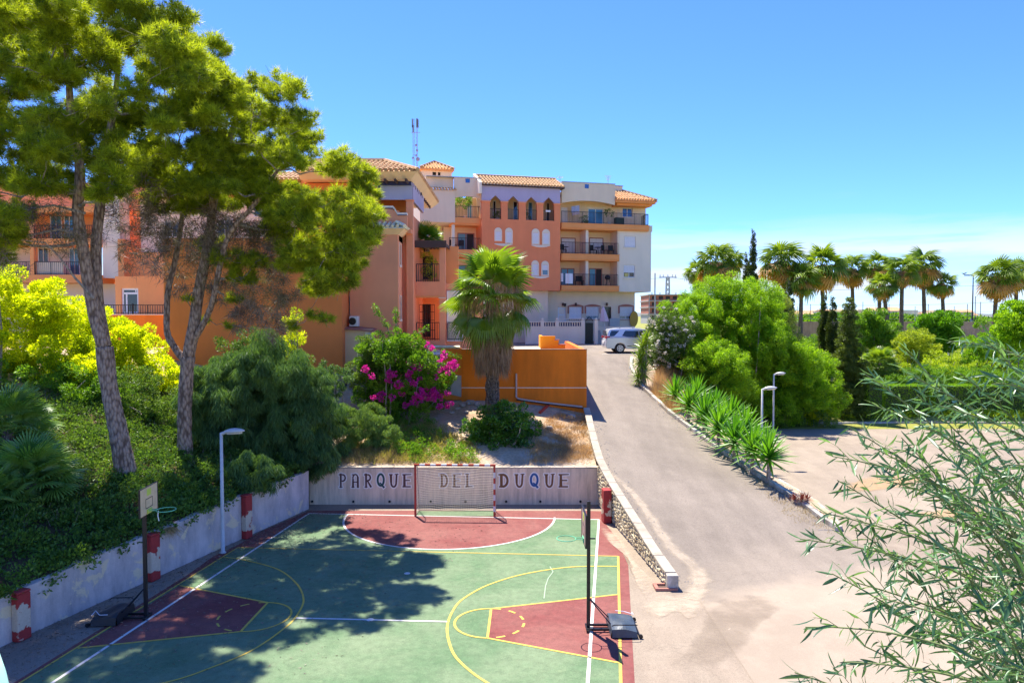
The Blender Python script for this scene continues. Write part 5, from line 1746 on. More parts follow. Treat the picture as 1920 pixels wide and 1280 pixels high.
railing(house, x3 + .02, cx0 - .02, hz(638, BY), hz(604, BY), BY + .15, gap=.12)
gr = MB()
for k in range(7):
    x = hx(787, BY + 1.2) + k * .14
    gr.box(x - .012, BY + 1.2, hz(636, BY), x + .012, BY + 1.22, hz(570, BY))
for py in (636, 620, 601, 585, 571): gr.box(hx(787, BY + 1.2), BY + 1.221, hz(py, BY), hx(787, BY + 1.2) + .85, BY + 1.24, hz(py, BY) + .03)
gr.build('iron_grille', iron, house)
perg = hp('pergola_beam', brown_wood, lambda m: m.box(hx(771, BY), BY - .35, hz(465, BY), hx(838, BY), BY - .15, hz(452, BY)))
for k in range(9):
    x = hx(776, BY) + (hx(833, BY) - hx(776, BY)) * k / 8
    hp('pergola_rafter', brown_wood, lambda m: m.box(x - .05, BY - .149, hz(458, BY), x + .05, BY + 3.2, hz(453, BY)))
hp('eyebrow_beam', orange_peach, lambda m: (m.box(x3, BY + .0, hz(558, BY), cx0, BY + .5, hz(554, BY) - .002)))
# right of the column: pale wall with white framed grille
hp('right_wall', salmon, lambda m: m.box(bx1 + .001, BY + .36, zb, hx(905, BY + .4), BY + .6, hz(531, BY)))
wf = window(house, hx(837, BY), hx(868, BY), hz(640, BY), hz(545, BY), BY + .2, white_r, white_paint, 0, deep=.1)
railing(wf, hx(839, BY), hx(866, BY), hz(638, BY), hz(604, BY), BY + .22, gap=.11, name='grille')
# left part: the lit strip with a window and the air conditioner, then the big deep orange gable
LY = -.4
xg1 = hx(643, -1.4)
yl = .25
hp('side_strip', salmon, lambda m: m.wall(hx(640, yl), x0 - .08, zb, hz(440), yl, yl + .3, [(hx(650, yl), hx(656.5, yl), hz(591, yl), hz(553, yl))]))
wd = window(house, hx(650, yl), hx(656.5, yl), hz(591, yl), hz(553, yl), yl, dark_glass, white_paint, 0)
hp('window_surround', white_r, lambda m: (m.box(hx(648, yl), yl - .04, hz(593, yl), hx(649.8, yl), yl - .002, hz(549, yl)), m.box(hx(656.7, yl), yl - .04, hz(593, yl), hx(658.8, yl), yl - .002, hz(549, yl)), m.box(hx(648, yl), yl - .06, hz(596, yl), hx(658.8, yl), yl - .002, hz(593.2, yl)), m.box(hx(649.85, yl), yl - .04, hz(552.8, yl), hx(656.6, yl), yl - .002, hz(549, yl))))
ac = thing('aircon_unit', 'white air conditioning unit under the narrow house window', 'air conditioner', (hx(655, -.4), Y0 - .45, hz(612, -.4)))
MB().box(0, 0, 0, hx(671, -.4) - hx(655, -.4), .5, hz(592.5, -.4) - hz(612, -.4)).build('casing', white_paint, ac, bevel=.03)
aw = hx(671, -.4) - hx(655, -.4)
m = MB(); m.slab([(aw * .38 + .19 * math.cos(a), .27 + .19 * math.sin(a)) for a in frange(0, 2 * math.pi, 21)[:-1]], -.02, -.001); m.build('fan_grille', iron, ac)
# lean-to under the unit
hp('lean_to_wall', cream, lambda m: m.box(hx(643, -.8), -.8, zb, hx(697, -.8), .0 - .002, hz(617, -.8)))
hp('lean_to_pier', white_r, lambda m: m.box(hx(684, -.85), -.86, zb, hx(694, -.85), -.81, hz(620, -.85)))
hp('lean_to_tiles', brick_trim, lambda m: m.hexa([(hx(641, -.9), -.95, hz(618, -.9)), (hx(700, -.9), -.95, hz(622, -.9)), (hx(700, -.9), -.003, hz(620, -.9)), (hx(641, -.9), -.003, hz(614, -.9))], [(hx(641, -.9), -.95, hz(615, -.9)), (hx(700, -.9), -.95, hz(619.5, -.9)), (hx(700, -.9), -.003, hz(616, -.9)), (hx(641, -.9), -.003, hz(610, -.9))]))
# upper left of the house, mostly behind the pines
hp('upper_left_wall', salmon_dark, lambda m: m.box(hx(560, 1.5), 1.5, zb, hx(683, 1.5) - .002, 9, ze0 - .05))

# ============ big orange gable wall and the left terrace
gab = thing('orange_house', 'plain deep orange side wall behind the pines and weeping shrubs', 'house', (0, 36.6, 0))
YG = 36.6
gxx = lambda px: P(px, 591, YG).x
gzz = lambda py: P(960, py, YG).z
xg0, xg1 = gxx(308), gxx(641.5)
MB().box(xg0, 0, 4.5, xg1, 1.0, gzz(446)).build('wall', salmon_dark, gab)
MB().box(xg0, .0, 1.5, xg1 + .05, 1.05, 4.497).build('plinth', plinth_m, gab)
MB().box(xg1 - .3, 1.001, 4.4, xg1, 1.6, gzz(446)).build('return_wall', salmon_dark, gab)
for px in (590, 612, 634, 652):
    MB().box(gxx(px) - .05, -.06, 3.4, gxx(px) + .05, -.002, 4.45).build('plinth_rib', plinth_m, gab)
# plinth wall continuing right behind the bougainvillea
o = MB().box(gxx(643) + .08, .3, 2.0, gxx(690), .6, gzz(700)).build('plinth', plinth_m, gab)
# left terrace on its orange retaining wall
YT = 42.0
tx = lambda px, t=0: P(px, 591, YT + t).x
tz = lambda py, t=0: P(960, py, YT + t).z
ter = thing('terrace', 'orange retaining wall with iron railing seen left of the pine trunks', 'terrace', (0, YT, 0))
MB().box(tx(60), 0, 3.5, tx(330), .3, tz(590.5)).build('retaining_wall', orange_left, ter)
MB().box(tx(60), -.04, tz(590.5) + .001, tx(309), .34, tz(589)).build('coping', white_r, ter)
MB().box(tx(-60), .301, 3.5, tx(330), 9, tz(591)).build('terrace_floor', conc_far, ter)
railing(ter, tx(128), tx(307), tz(589), tz(571), .15, gap=.14)
for px in (154, 247, 307): MB().box(tx(px) - .04, .1, tz(589), tx(px) + .04, .18, tz(569)).build('railing_post', iron, ter)
# the door wall beyond
YD = 46.0
dx_ = lambda px: P(px, 591, YD).x
dz_ = lambda py: P(960, py, YD).z
dh = thing('orange_annex', 'orange ground floor annex with white framed glass door behind the railing', 'house', (0, YD, 0))
MB().wall(dx_(217), dx_(340), 7.3, dz_(518), 0, .3, [(dx_(228), dx_(260), dz_(588), dz_(540))]).build('wall', orange_peach, dh)
d_ = window(dh, dx_(228), dx_(260), dz_(588), dz_(540), 0, dark_glass, white_paint, 0, name='glass_door', fw=.12)
MB().box(dx_(228) + .12, .1, dz_(551.5), dx_(260) - .12, .16, dz_(548)).build('transom', white_paint, d_)
MB().box(dx_(235), .1, dz_(588) + .12, dx_(238), .16, dz_(551.6)).build('mullion', white_paint, d_)
MB().box(dx_(253), .1, dz_(548) + .002, dx_(255), .16, dz_(540) - .121).build('mullion', white_paint, d_)
MB().box(dx_(229), .9, 7.3, dx_(259), 1, dz_(541)).build('dark_inside', dark_open, dh)
MB().box(dx_(217), .301, dz_(518) - .2, dx_(340), 5, dz_(518) - .002).build('roof_slab', orange_peach, dh)
# ============ long apartment house far left, seen between the pine branches
YB = 52.0
bx = lambda px, t=0: P(px, 591, YB + t).x
bz = lambda py, t=0: P(960, py, YB + t).z
far = thing('peach_apartments', 'peach and white apartment house with balconies seen through the pine crowns', 'apartment block', (0, YB, 0))
def fpz(name, m, *a): 
    return MB().box(*a).build(name, m, far)
xsL, xsR = bx(-260), bx(640)
F0, F1, F2, F3, F4, FT = bz(590), bz(530), bz(513.5), bz(458), bz(447), bz(332)
fl = [(bz(530), bz(515)), (bz(459), bz(447)), (bz(398), bz(387))]
fpz('ground_wall', white_r, xsL, 2.0, 6.5, bx(217, 2), 2.3, fl[0][0])
fpz('wall', white_r, xsL, 2.2, fl[0][1], bx(186, 2), 2.4, fl[1][0])
fpz('wall', orange_peach, xsL, 2.2, fl[1][1], bx(240, 2), 2.4, fl[2][0])
fpz('wall', salmon, xsL, 2.2, fl[2][1], bx(400, 2), 2.4, FT)
for (a, b_) in fl:
    fpz('balcony_slab', soffit, xsL, 0, a, bx(186), 2.2, b_)
for (x0_, x1_) in ((58, 65), (-30, -20), (-120, -110)):
    fpz('pillar', orange_peach, bx(x0_), .05, fl[0][1], bx(x1_), .5, fl[1][0])
fpz('wall', salmon, bx(40), .3, fl[1][1], bx(62), .6, fl[2][0])
fpz('wall', salmon, bx(186), 3.05, 7, bx(560), 3.3, FT - 1.3)
fpz('white_block', white_r, bx(186), .6, fl[0][1] - .2, bx(219), 2, FT - .6)
fpz('pillar', orange_peach, bx(219), .3, 7.0, bx(230), 1.2, fl[1][1])
fpz('block', orange_peach, bx(230), 1.2, 7.0, bx(420), 3, bz(470))
fpz('upper_block', white_r, bx(240), 2.0, bz(470), bx(560), 9, FT - 1.2)
fpz('upper_block', salmon, bx(560), 1.0, 7, bx(690), 9, bz(334))
railing(far, bx(66), bx(185), fl[0][1], fl[0][1] + .95, .1, gap=.14)
railing(far, bx(66), bx(185), fl[1][1], fl[1][1] + .95, .1, gap=.14)
railing(far, bx(-100), bx(57), fl[0][1], fl[0][1] + .95, .1, gap=.14)
fpz('balcony_screen', white_r, bx(64), .3, fl[0][1] + .02, bx(116), .34, fl[0][1] + .9)
for (a, b_, f, pn) in ((72, 92, 0, dark_glass), (130, 150, 0, blue_glass), (96, 118, 1, blue_glass), (122, 142, 1, blue_glass), (-60, -30, 0, dark_glass), (10, 30, 1, dark_glass)):
    window(far, bx(a, 2), bx(b_, 2), fl[f][1] + .1, fl[f][1] + 2.1, 2.02 - .0, pn, white_paint, 1, deep=.12)
for (a, b_, z0_, z1_) in ((300, 330, bz(440), bz(410)), (400, 430, bz(440), bz(405)), (470, 500, bz(400), bz(370)), (560, 590, bz(420), bz(390))):
    window(far, bx(a, 1), bx(b_, 1), z0_, z1_, .75 if a == 560 else 1.8, dark_glass, white_paint, 1)
rf = fpz('roof_slab', soffit, bx(240), .5, FT - 1.15, bx(690), 9.6, FT - 1.0)
def frf(m): tile_slope(m, bx(450), bx(690), bz(333), bz(321, 3), .4, 3.4, pitch=.32, r=.11, nrow=3)
m = MB(); frf(m); o = m.build('roof_tiles', tiles, far); o['kind'] = 'stuff'
MB().hexa([(bx(450), .4, bz(334)), (bx(690), .4, bz(334)), (bx(690), 6, bz(334)), (bx(450), 6, bz(334))], [(bx(450), .45, bz(333)), (bx(690), .45, bz(333)), (bx(690), 3.5, bz(322, 3)), (bx(450), 3.5, bz(322, 3))]).build('roof_deck', tiles, far)
for (a, b_) in ((556, 595), (597, 640)):
    pv = MB(); z0_, z1_ = bz(318, 3), bz(302.5, 3)
    pv.hexa([(bx(a, 3), 3.6, z0_), (bx(b_, 3), 3.6, z0_), (bx(b_, 3), 3.7, z0_), (bx(a, 3), 3.7, z0_)], [(bx(a, 3), 4.6, z1_), (bx(b_, 3), 4.6, z1_), (bx(b_, 3), 4.7, z1_), (bx(a, 3), 4.7, z1_)])
    pv.build('solar_panel', glass('solar', (0.012, 0.02, 0.06), .15), far)

# ============ orange garden wall of the terrace behind the palm
YO = 35.4
ox = lambda px, t=0: P(px, 591, YO + t).x
oz = lambda py, t=0: P(960, py, YO + t).z
ow = thing('orange_wall', 'bright orange garden wall behind the fan palm with thin white joint', 'wall', (0, YO, 0))
xr = ox(1100.5)
ztw_ = oz(655.5)
MB().box(ox(865), 0, 2.2, xr, .25, ztw_).build('wall_panel', orange, ow)
MB().box(xr - .25, .251, 2.2, xr, 11.5, ztw_).build('side_wall', orange, ow)
MB().box(ox(825), .06, 3.3, ox(865) - .002, .3, oz(653)).build('salmon_panel', orange_left, ow)
MB().box(ox(865), -.006, oz(727.3), xr, -.001, oz(726)).build('joint_strip', white_r, ow)
MB().box(ox(865), -.03, ztw_ + .001, xr + .02, .28, ztw_ + .035).build('coping', plain('coping_dark', (0.25, 0.16, 0.1), 0.8), ow)
# patch of bare concrete where the render has come away
m = MB(); pts = [(842, 702), (864.5, 704), (864.5, 744), (838, 738), (830, 722), (846, 718)]
m.slab([(ox(a), oz(b_)) for a, b_ in reversed(pts)], .035, .058)
m.build('bare_patch', plinth_m, ow)
dpz = MB(); xq = ox(968)
dpz.tube([(xq, -.06, oz(700)), (xq, -.06, oz(744)), (xq + .12, -.08, oz(747)), (ox(1010), -.1, oz(753)), (ox(1092), -.1, oz(762))], .045, 8)
pipe_m = plain('pipe_pinkish', (0.52, 0.40, 0.34), 0.6)
dpz.build('drain_pipe', pipe_m, ow)
dpz = MB(); dpz.tube([(ox(968), -.1, oz(749)), (ox(1030), -.16, oz(757)), (ox(1099), -.16, oz(765))], .025, 6); dpz.build('cable', iron, ow)
MB().box(ox(780), .3, 2.5, ox(1024), 8.5, ztw_ - .25).build('terrace_fill', white_r, ow)
tlx = MB()
n = 40
for k in range(n):
    a = ox(790) + (ox(862) - ox(790)) * k / n
    tlx.tube([(a, .0, oz(653) + .03), (a, .3, oz(653) + .09)], .05, 5)
tlx.build('wall_tiles', tiles_pale, ow)['kind'] = 'stuff'
# stepped orange parapet
YS = 42.5
sx2 = lambda px: P(px, 591, YS).x
sz2 = lambda py: P(960, py, YS).z
spw = thing('stepped_parapet', 'small bright orange stepped parapet above the orange wall', 'wall', (0, YS, 0))
st = [(1013, 1041, 630), (1041, 1048, 638), (1048, 1060, 646.5)]
for k, (a, b_, t) in enumerate(st):
    MB().box(sx2(a) + .001, 0, 4.2, sx2(b_) - .001, .3, sz2(t)).build('parapet_step', orange_bright, spw)
    if k: MB().box(sx2(a) - .05, -.05, sz2(t) + .001, sx2(b_) + .04, .35, sz2(t) + .05).build('step_coping', brick_trim, spw)
MB().box(sx2(1013) - .0, .301, 4.2, sx2(1018), 2.4, sz2(630)).build('parapet_return', orange_bright, spw)
# ============ football goal
gl0 = G(779, 967.5); gl1 = G(927, 969)
gang = math.atan2((gl1 - gl0).y, (gl1 - gl0).x)
gw_ = (gl1 - gl0).length
GH = P(850, 871, gl0.y).z
goal = thing('football_goal', 'red and white striped football goal with sagging cream net', 'goal', gl0, gang)
goal_white = plain('goal_white', (0.76, 0.72, 0.66), 0.5, var=.2, scale=14)
def banded(name, a, b_, n, start, r=.036, allred=False):
    a, b_ = Vector(a), Vector(b_)
    root = None
    for k in range(n):
        p, q = a + (b_ - a) * (k / n), a + (b_ - a) * ((k + 1) / n)
        m = red_paint if (allred or (k + start) % 2 == 0) else goal_white
        mb = MB()
        if abs((b_ - a).z) > .5: mb.box(p.x - r, p.y - r, p.z, p.x + r, p.y + r, q.z)
        else: mb.box(p.x, p.y - r, p.z - r, q.x, p.y + r, p.z + r)
        mb.build('band', m, goal) if False else mb.build(name, m, goal)
banded('left_post', (0, 0, 0), (0, 0, GH - .046), 9, 0, allred=True)
for o in goal.children: pass
banded('right_post', (gw_, 0, 0), (gw_, 0, GH - .046), 9, 0)
banded('crossbar', (-.045, 0, GH), (gw_ + .045, 0, GH), 15, 0)
fr_m = plain('goal_frame', (0.30, 0.22, 0.19), 0.5)
for x in (0, gw_):
    MB().tube([(x, 0.046, GH - .02), (x, .32, GH - .04), (x, .42, GH - .16), (x, .78, .03), (x, 0.046, .03)], .016, 6).build('side_frame', fr_m, goal)
MB().tube([(0.02, .78, .03), (gw_ - .02, .78, .03)], .016, 6).build('ground_bar', fr_m, goal)
nm = MB()
NXs, NZs = 34, 24
def netp(u, v):          # u across, v from the bar down the back
    x = gw_ * u
    if v < .18:
        y = .05 + (v / .18) * .34; z = GH - .03 - (v / .18) * .02
    else:
        t = (v - .18) / .82
        y = .39 + .38 * t - .10 * math.sin(math.pi * t); z = (GH - .06) * (1 - t) + .04
    sag = math.sin(math.pi * u)
    z -= .13 * sag * math.sin(math.pi * min(1, v * .8)) + .015 * math.sin(u * 17 + v * 9)
    return Vector((x, y + .05 * sag * math.sin(math.pi * v), max(.03, z)))
rn = .0045
for j in range(NZs + 1):
    nm.tube([netp(i / 20, j / NZs) for i in range(21)], rn, 3, cap=False)
for i in range(NXs + 1):
    nm.tube([netp(i / NXs, j / 14) for j in range(15)], rn * .85, 3, cap=False)
for x in (0.0, gw_):
    for k in range(1, 12):
        z = GH * k / 12
        yb_ = .78 - .38 * (z / GH)
        nm.tube([(x, .05, z), (x, yb_ * .5, z - .05), (x, yb_, z)], rn * .8, 3, cap=False)
    for k in range(1, 5):
        y = .78 * k / 5
        nm.tube([(x, y, .03), (x, min(y, .4), GH - .1)], rn * .8, 3, cap=False)
o = nm.build('net', rope, goal); o['kind'] = 'stuff'

# ============ portable basketball hoops
board_m = plain('board_ply', (0.78, 0.58, 0.33), 0.5, var=.2, scale=5)
board_pale = plain('board_pale', (0.52, 0.36, 0.31), 0.4, var=.2, scale=5)
sign_y = plain('sign_yellow_green', (0.62, 0.72, 0.10), 0.5)
def hoop(p, rz, zb_, bh, ztop, label, board, bm=black_metal, tarp=black_plastic):
    h = thing('basketball_hoop', label, 'basketball hoop', p, rz, 'portable basketball hoops at the two ends of the court')
    MB().box(-.04, -.04, .02, .04, .04, ztop).build('pole', bm, h, bevel=.006)
    bw = .95
    b_ = MB().box(.09, -bw / 2, zb_, .12, bw / 2, zb_ + bh).build('backboard', board, h, bevel=.006)
    e = MB(); e.box(.085, -bw / 2 - .012, zb_ - .012, .128, bw / 2 + .012, zb_ - .001); e.box(.085, -bw / 2 - .012, zb_ + bh + .001, .128, bw / 2 + .012, zb_ + bh + .012)
    e.box(.085, -bw / 2 - .012, zb_, .128, -bw / 2 - .001, zb_ + bh); e.box(.085, bw / 2 + .001, zb_, .128, bw / 2 + .012, zb_ + bh)
    e.build('edge_trim', bm, b_)
    t = .016; x = .1215; zq = zb_ + bh * .22; hh_ = bh * .36; wq = .19
    s_ = MB(); s_.box(x, -wq, zq, x + .003, wq, zq + t); s_.box(x, -wq, zq + hh_ - t, x + .003, wq, zq + hh_); s_.box(x, -wq, zq + t, x + .003, -wq + t, zq + hh_ - t); s_.box(x, wq - t, zq + t, x + .003, wq, zq + hh_ - t)
    s_.build('target_square', bm, b_)
    MB().box(x, -.11, zb_ + bh * .68, x + .003, .11, zb_ + bh * .92).build('sticker', sign_y, b_)
    MB().box(x, -.12, zb_ + .01, x + .02, .12, zb_ + .12).build('bracket', sign_y if board is board_m else rim_paint, b_)
    rr = .225; cx = .14 + .16 + rr; zr_ = zb_ + .08
    r = MB(); r.tube([(cx + rr * math.cos(a), rr * math.sin(a), zr_) for a in frange(0, 2 * math.pi, 33)], .011, 6, cap=False)
    r.tube([(.13, -.07, zr_), (cx - rr * .96, -.06, zr_)], .011, 6); r.tube([(.13, .07, zr_), (cx - rr * .96, .06, zr_)], .011, 6)
    r.build('rim', rim_paint, h)
    m = MB(); m.tube([(-.04, 0, zb_ + .15), (.09, 0, zb_ + .15)], .03, 6); m.tube([(-.16, 0, zr_), (.09, 0, zr_)], .018, 6); m.build('mount_arm', bm, h)
    fr = MB()
    for y in (-.13, .13):
        fr.box(-.62, y - .022, .04, .05, y + .022, .09)
    fr.box(.0, -.2, .02, .06, .2, .075)
    fr.build('base_frame', bm, h)
    for y in (-.12, .12):
        MB().tube([(0, y * .2, .78), (-.52, y * 1.6, .2)], .014, 6).build('brace', bm, h)
    bx = MB(); rnd = random.Random(5)
    # tarpaulin covered ballast box: soft, slightly crumpled
    nx_, ny_ = 9, 12
    def tp(i, j):
        u, v = i / nx_, j / ny_
        z = .25 + .03 * math.sin(u * 7 + 1) * math.sin(v * 6) - .04 * (abs(2 * v - 1) ** 4) - .06 * (1 - u) ** 3
        return (-.5 - .58 * (1 - u) - 0.0, -.46 + .92 * v, z)
    for i in range(nx_):
        for j in range(ny_):
            bx.quad(tp(i, j), tp(i + 1, j), tp(i + 1, j + 1), tp(i, j + 1))
    for i in range(nx_):
        for j in (0, ny_):
            a, b2 = tp(i, j), tp(i + 1, j)
            oy = -.03 if j == 0 else .03
            bx.quad(a, b2, (b2[0], b2[1] + oy, .03), (a[0], a[1] + oy, .03))
    for j in range(ny_):
        for i in (0, nx_):
            a, b2 = tp(i, j), tp(i, j + 1)
            ox_ = -.03 if i == 0 else .03
            bx.quad(a, b2, (b2[0] + ox_, b2[1], .03), (a[0] + ox_, a[1], .03))
    bx.build('ballast_box', tarp, h)
    rl = MB(); rl.tube([(-1.08, .44, .30), (-1.05, .50, .33), (-.55, .50, .33), (-.5, .44, .28)], .012, 6); rl.tube([(-1.14, -.47, .05), (-1.14, .47, .05)], .02, 6)
    rl.build('box_rail', bm, h)
    MB().tube([(-1.09, -.4, .26), (-1.1, -.2, .29), (-.9, -.42, .27), (-.7, -.44, .28)], .008, 5).build('lashing', cloth_white, h)
    for y in (-.47, .47):
        m = MB(); m.cyl((-1.16, y - .02, .05), (-1.16, y + .02, .05), .05, 12); m.build('castor', bm, h)
    return h
tarp_g = plain('tarp_grey', (0.055, 0.075, 0.095), 0.42, var=.3, scale=6, bs=.2)
hoop(G(1103, 1180), math.pi, 2.10, .74, 3.07, 'basketball hoop by the road, backboard edge on, grey covered ballast box', board_pale, tarp=tarp_g)
hl = hoop(G(274, 1158), R(3), 2.60, .66, 3.05, 'basketball hoop beside the shady left wall with tan backboard and yellow sticker', board_m)
MB().tube([(.36, -.05, 2.67), (.35, -.06, 2.55), (.37, -.05, 2.42)], .012, 5).build('torn_net_string', cloth_white, hl)

# ============ street lamps
def lamp(p, label):
    l = thing('street_lamp', label, 'street lamp', p, 0, 'grey street lamps with a single flat head')
    MB().lathe([(.10, 0), (.10, .03), (.062, .05), (.058, 1.2), (.045, 3.78), (.001, 3.79)], n=12).build('pole', lamp_grey, l, smooth=True)
    MB().tube([(0, 0, 3.74), (.16, 0, 3.80)], [.055, .05], 10).build('arm', lamp_grey, l)
    hd = MB(); n = 14
    secs = [(.08, .03, .03), (.14, .08, .06), (.28, .14, .10), (.44, .165, .105), (.6, .13, .08), (.72, .05, .03)]
    for x, ry, rz in secs:
        for k in range(n):
            a = 2 * math.pi * k / n
            zz = math.sin(a)
            hd.v.append((x, ry * math.cos(a), 3.80 + (rz * zz if zz > 0 else .35 * rz * zz) + .05 * x))
    for i in range(len(secs) - 1):
        for k in range(n):
            hd.f.append((i * n + k, i * n + (k + 1) % n, (i + 1) * n + (k + 1) % n, (i + 1) * n + k))
    hd.f.append(tuple(range(n))[::-1]); hd.f.append(tuple((len(secs) - 1) * n + k for k in range(n)))
    hd.build('lamp_head', lamp_grey, l, smooth=True)
    ln = MB(); secs = [(.2, .10), (.3, .13), (.44, .145), (.58, .11), (.64, .06)]
    top_ = [(x, -r_, 3.775 + .05 * x) for x, r_ in secs] + [(x, r_, 3.775 + .05 * x) for x, r_ in reversed(secs)]
    bot = [(x, y * .7, z - .05) for x, y, z in top_]
    nn = len(top_)
    ln.add(top_ + bot, [tuple(range(nn)), tuple(range(nn, 2 * nn))[::-1]] + [(i, nn + i, nn + (i + 1) % nn, (i + 1) % nn) for i in range(nn)])
    ln.build('lens', lamp_lens, l)
    return l
lamp(G(418, 1036), 'tall grey lamp post standing against the left wall of the court')
lamp(G(1427.5, 871), 'grey lamp post rising behind the front yuccas, nearer of two in the yard')
lamp(G(1449.5, 815), 'grey lamp post at the back of the yard before the feathery bush')

# ============ parked car, side on, tail to the left
YC = 50.0
cz = road_z(8, 49.5)
cx0_ = (1131.5 - 960) / F * YC
car = thing('parked_car', 'silver people carrier parked side on before the apartment block, tail to the left', 'car', (cx0_, YC - .95, cz), R(2))
silver = plain('silver_paint', (0.62, 0.63, 0.65), 0.22, 0.35, var=.04)
tyre_m = plain('tyre', (0.02, 0.02, 0.02), 0.8)
alloy = plain('alloy', (0.45, 0.42, 0.45), 0.3, 0.8)
tail_m = plain('tail_red', (0.45, 0.02, 0.03), 0.25)
def carslab(prof, y0, y1, m, name, inset=0.0, bevel=.05, zref=1.0):
    mb = MB(); mb.slab(prof, y0, y1)
    c = (y0 + y1) / 2
    mb.v = [(x, c + (y - c) * (1 - inset * max(0, z - zref)), z) for x, y, z in mb.v]
    return mb.build(name, m, car, bevel=bevel, smooth=False)
low = [(.12, .30), (.04, .45), (.05, .80), (.14, 1.04), (1.2, 1.06), (3.3, 1.0), (4.35, .92), (4.75, .74), (4.82, .50), (4.76, .28),
       (4.28, .28)] + [(3.92 + .36 * math.cos(a), .32 + .36 * math.sin(a)) for a in frange(0, math.pi, 9)] + [(3.5, .28), (1.42, .28)] + [(1.02 + .37 * math.cos(a), .32 + .37 * math.sin(a)) for a in frange(0, math.pi, 9)] + [(.6, .28)]
carslab(low, 0, 1.88, silver, 'body')
up_ = [(.14, 1.045), (.20, 1.35), (.34, 1.60), (.9, 1.655), (2.2, 1.66), (2.75, 1.60), (3.75, 1.01)]
carslab(up_, .05, 1.83, silver, 'cabin', inset=.16, zref=1.0)
def cpanel(name, pts, m, off=.0):
    mb = MB()
    v = []
    for (x, z) in pts:
        y = .05 + (.89) * .16 * max(0, z - 1.0) - .012 + off
        v.append((x, y, z))
    n = len(v)
    mb.add(v + [(x, y + .02, z) for x, y, z in v], [tuple(range(n)), tuple(range(n, 2 * n))[::-1]] + [(i, n + i, n + (i + 1) % n, (i + 1) % n) for i in range(n)])
    return mb.build(name, m, car)
cpanel('rear_side_window', [(.30, 1.12), (.62, 1.14), (.98, 1.50), (.44, 1.50), (.36, 1.36)], dark_glass)
cpanel('side_window', [(1.15, 1.16), (1.5, 1.09), (2.28, 1.06), (2.28, 1.49), (1.38, 1.50)], dark_glass)
cpanel('side_window', [(2.34, 1.06), (3.42, 1.08), (2.76, 1.47), (2.34, 1.49)], dark_glass)
MB().box(.02, .03, .98, .34, .30, 1.13).build('tail_light', tail_m, car, bevel=.03)
MB().box(.02, 1.58, .98, .34, 1.85, 1.13).build('tail_light', tail_m, car, bevel=.03)
MB().box(.09, .3, 1.16, .13, 1.58, 1.5).build('rear_window', dark_glass, car)
for x in (1.02, 3.92):
    for y, s_ in ((.02, 1), (1.86, -1)):
        wmb = MB(); wmb.cyl((x, y, .32), (x, y + s_ * .2, .32), .32, 26)
        wh = wmb.build('wheel', tyre_m, car)
        rm = MB(); rm.cyl((x, y - s_ * .002, .32), (x, y - s_ * .012, .32), .22, 22)
        rm.build('rim', alloy, wh)
        for k in range(5):
            a = k * 2 * math.pi / 5
            c_ = Vector((x + .13 * math.cos(a), y - s_ * .014, .32 + .13 * math.sin(a)))
            MB().cyl(c_, c_ + Vector((0, -s_ * .004, 0)), .04, 8).build('rim_hole', tyre_m, wh)
for z in (.45,): MB().box(1.5, -.012, z, 3.45, -.001, z + .05).build('side_trim', tyre_m, car)
for x in (1.0, 1.9): MB().box(x, .28, 1.665, x + .07, .34, 1.70).build('roof_rail_foot', iron, car)
MB().tube([(.5, .31, 1.70), (1.6, .31, 1.725), (2.5, .31, 1.70)], .016, 6).build('roof_rail', silver, car)
MB().box(.0, .62, .62, .05, 1.26, .78).build('number_plate', white_paint, car)
MB().box(2.86, -.07, 1.06, 3.02, .05, 1.18).build('mirror', silver, car, bevel=.03)
for x in (2.31,): MB().box(x - .006, -.004, .36, x + .006, -.0005, 1.02).build('door_seam', iron, car)
MB().box(2.1, -.02, .88, 2.26, -.002, .91).build('door_handle', silver, car)
# white parking line beside it
o = MB().quad((6.0, 48.35, road_z(6, 48.35) + .012), (9.4, 48.4, road_z(6, 48.4) + .012), (9.4, 48.5, road_z(6, 48.5) + .012), (6.0, 48.45, road_z(6, 48.45) + .012)).build('parking_line', line_white); o['kind'] = 'structure'

# ============ far things at the right of the block
def Pz(px, py, Y): return P(px, py, Y)
bb = P(1215, 600, 130)
brk = thing('unfinished_building', 'unfinished brick building with bare concrete floors beyond the block', 'building', (bb.x, 130, 3.5))
def wpx(px): return (px - 1215) / F * 130
def zpx(py): return P(960, py, 130).z - 3.5
for k, (a, b_) in enumerate(((607, 590), (588, 577), (575, 565), (563, 553.5))):
    MB().box(wpx(1216), 0, zpx(a), wpx(1290), 8, zpx(b_)).build('brick_storey', brick_far if k else conc_far, brk)
    MB().box(wpx(1214.5), -.4, zpx(b_) + .001, wpx(1293), 8.3, zpx(b_ - 1.8)).build('floor_slab', conc_far, brk)
    for j in range(5):
        x = wpx(1222 + j * 13)
        MB().box(x, -.02, zpx(a) + .2, x + .75, -.002, zpx(b_) - .15).build('window_opening', dark_open, brk)
for j in range(5): MB().box(wpx(1222 + j * 15), .2, zpx(551.6), wpx(1223.4 + j * 15), .6, zpx(548)).build('column_stub', conc_far, brk)
def pole(px, py0, py1, Y, r, label, cat='pole', name='pole', m=None):
    a, b_ = P(px, py1, Y), P(px, py0, Y)
    o = MB().lathe([(r, 0), (r * .7, b_.z - a.z)], n=8).build(name, m or lamp_grey, None, loc=(a.x, a.y, a.z))
    tag(o, label, cat); return o
pole(1227.5, 512, 612, 78, .09, 'slim pale pole just right of the apartment block')
pole(1217, 552, 612, 80, .05, 'thin pale pole right at the corner of the apartment block')
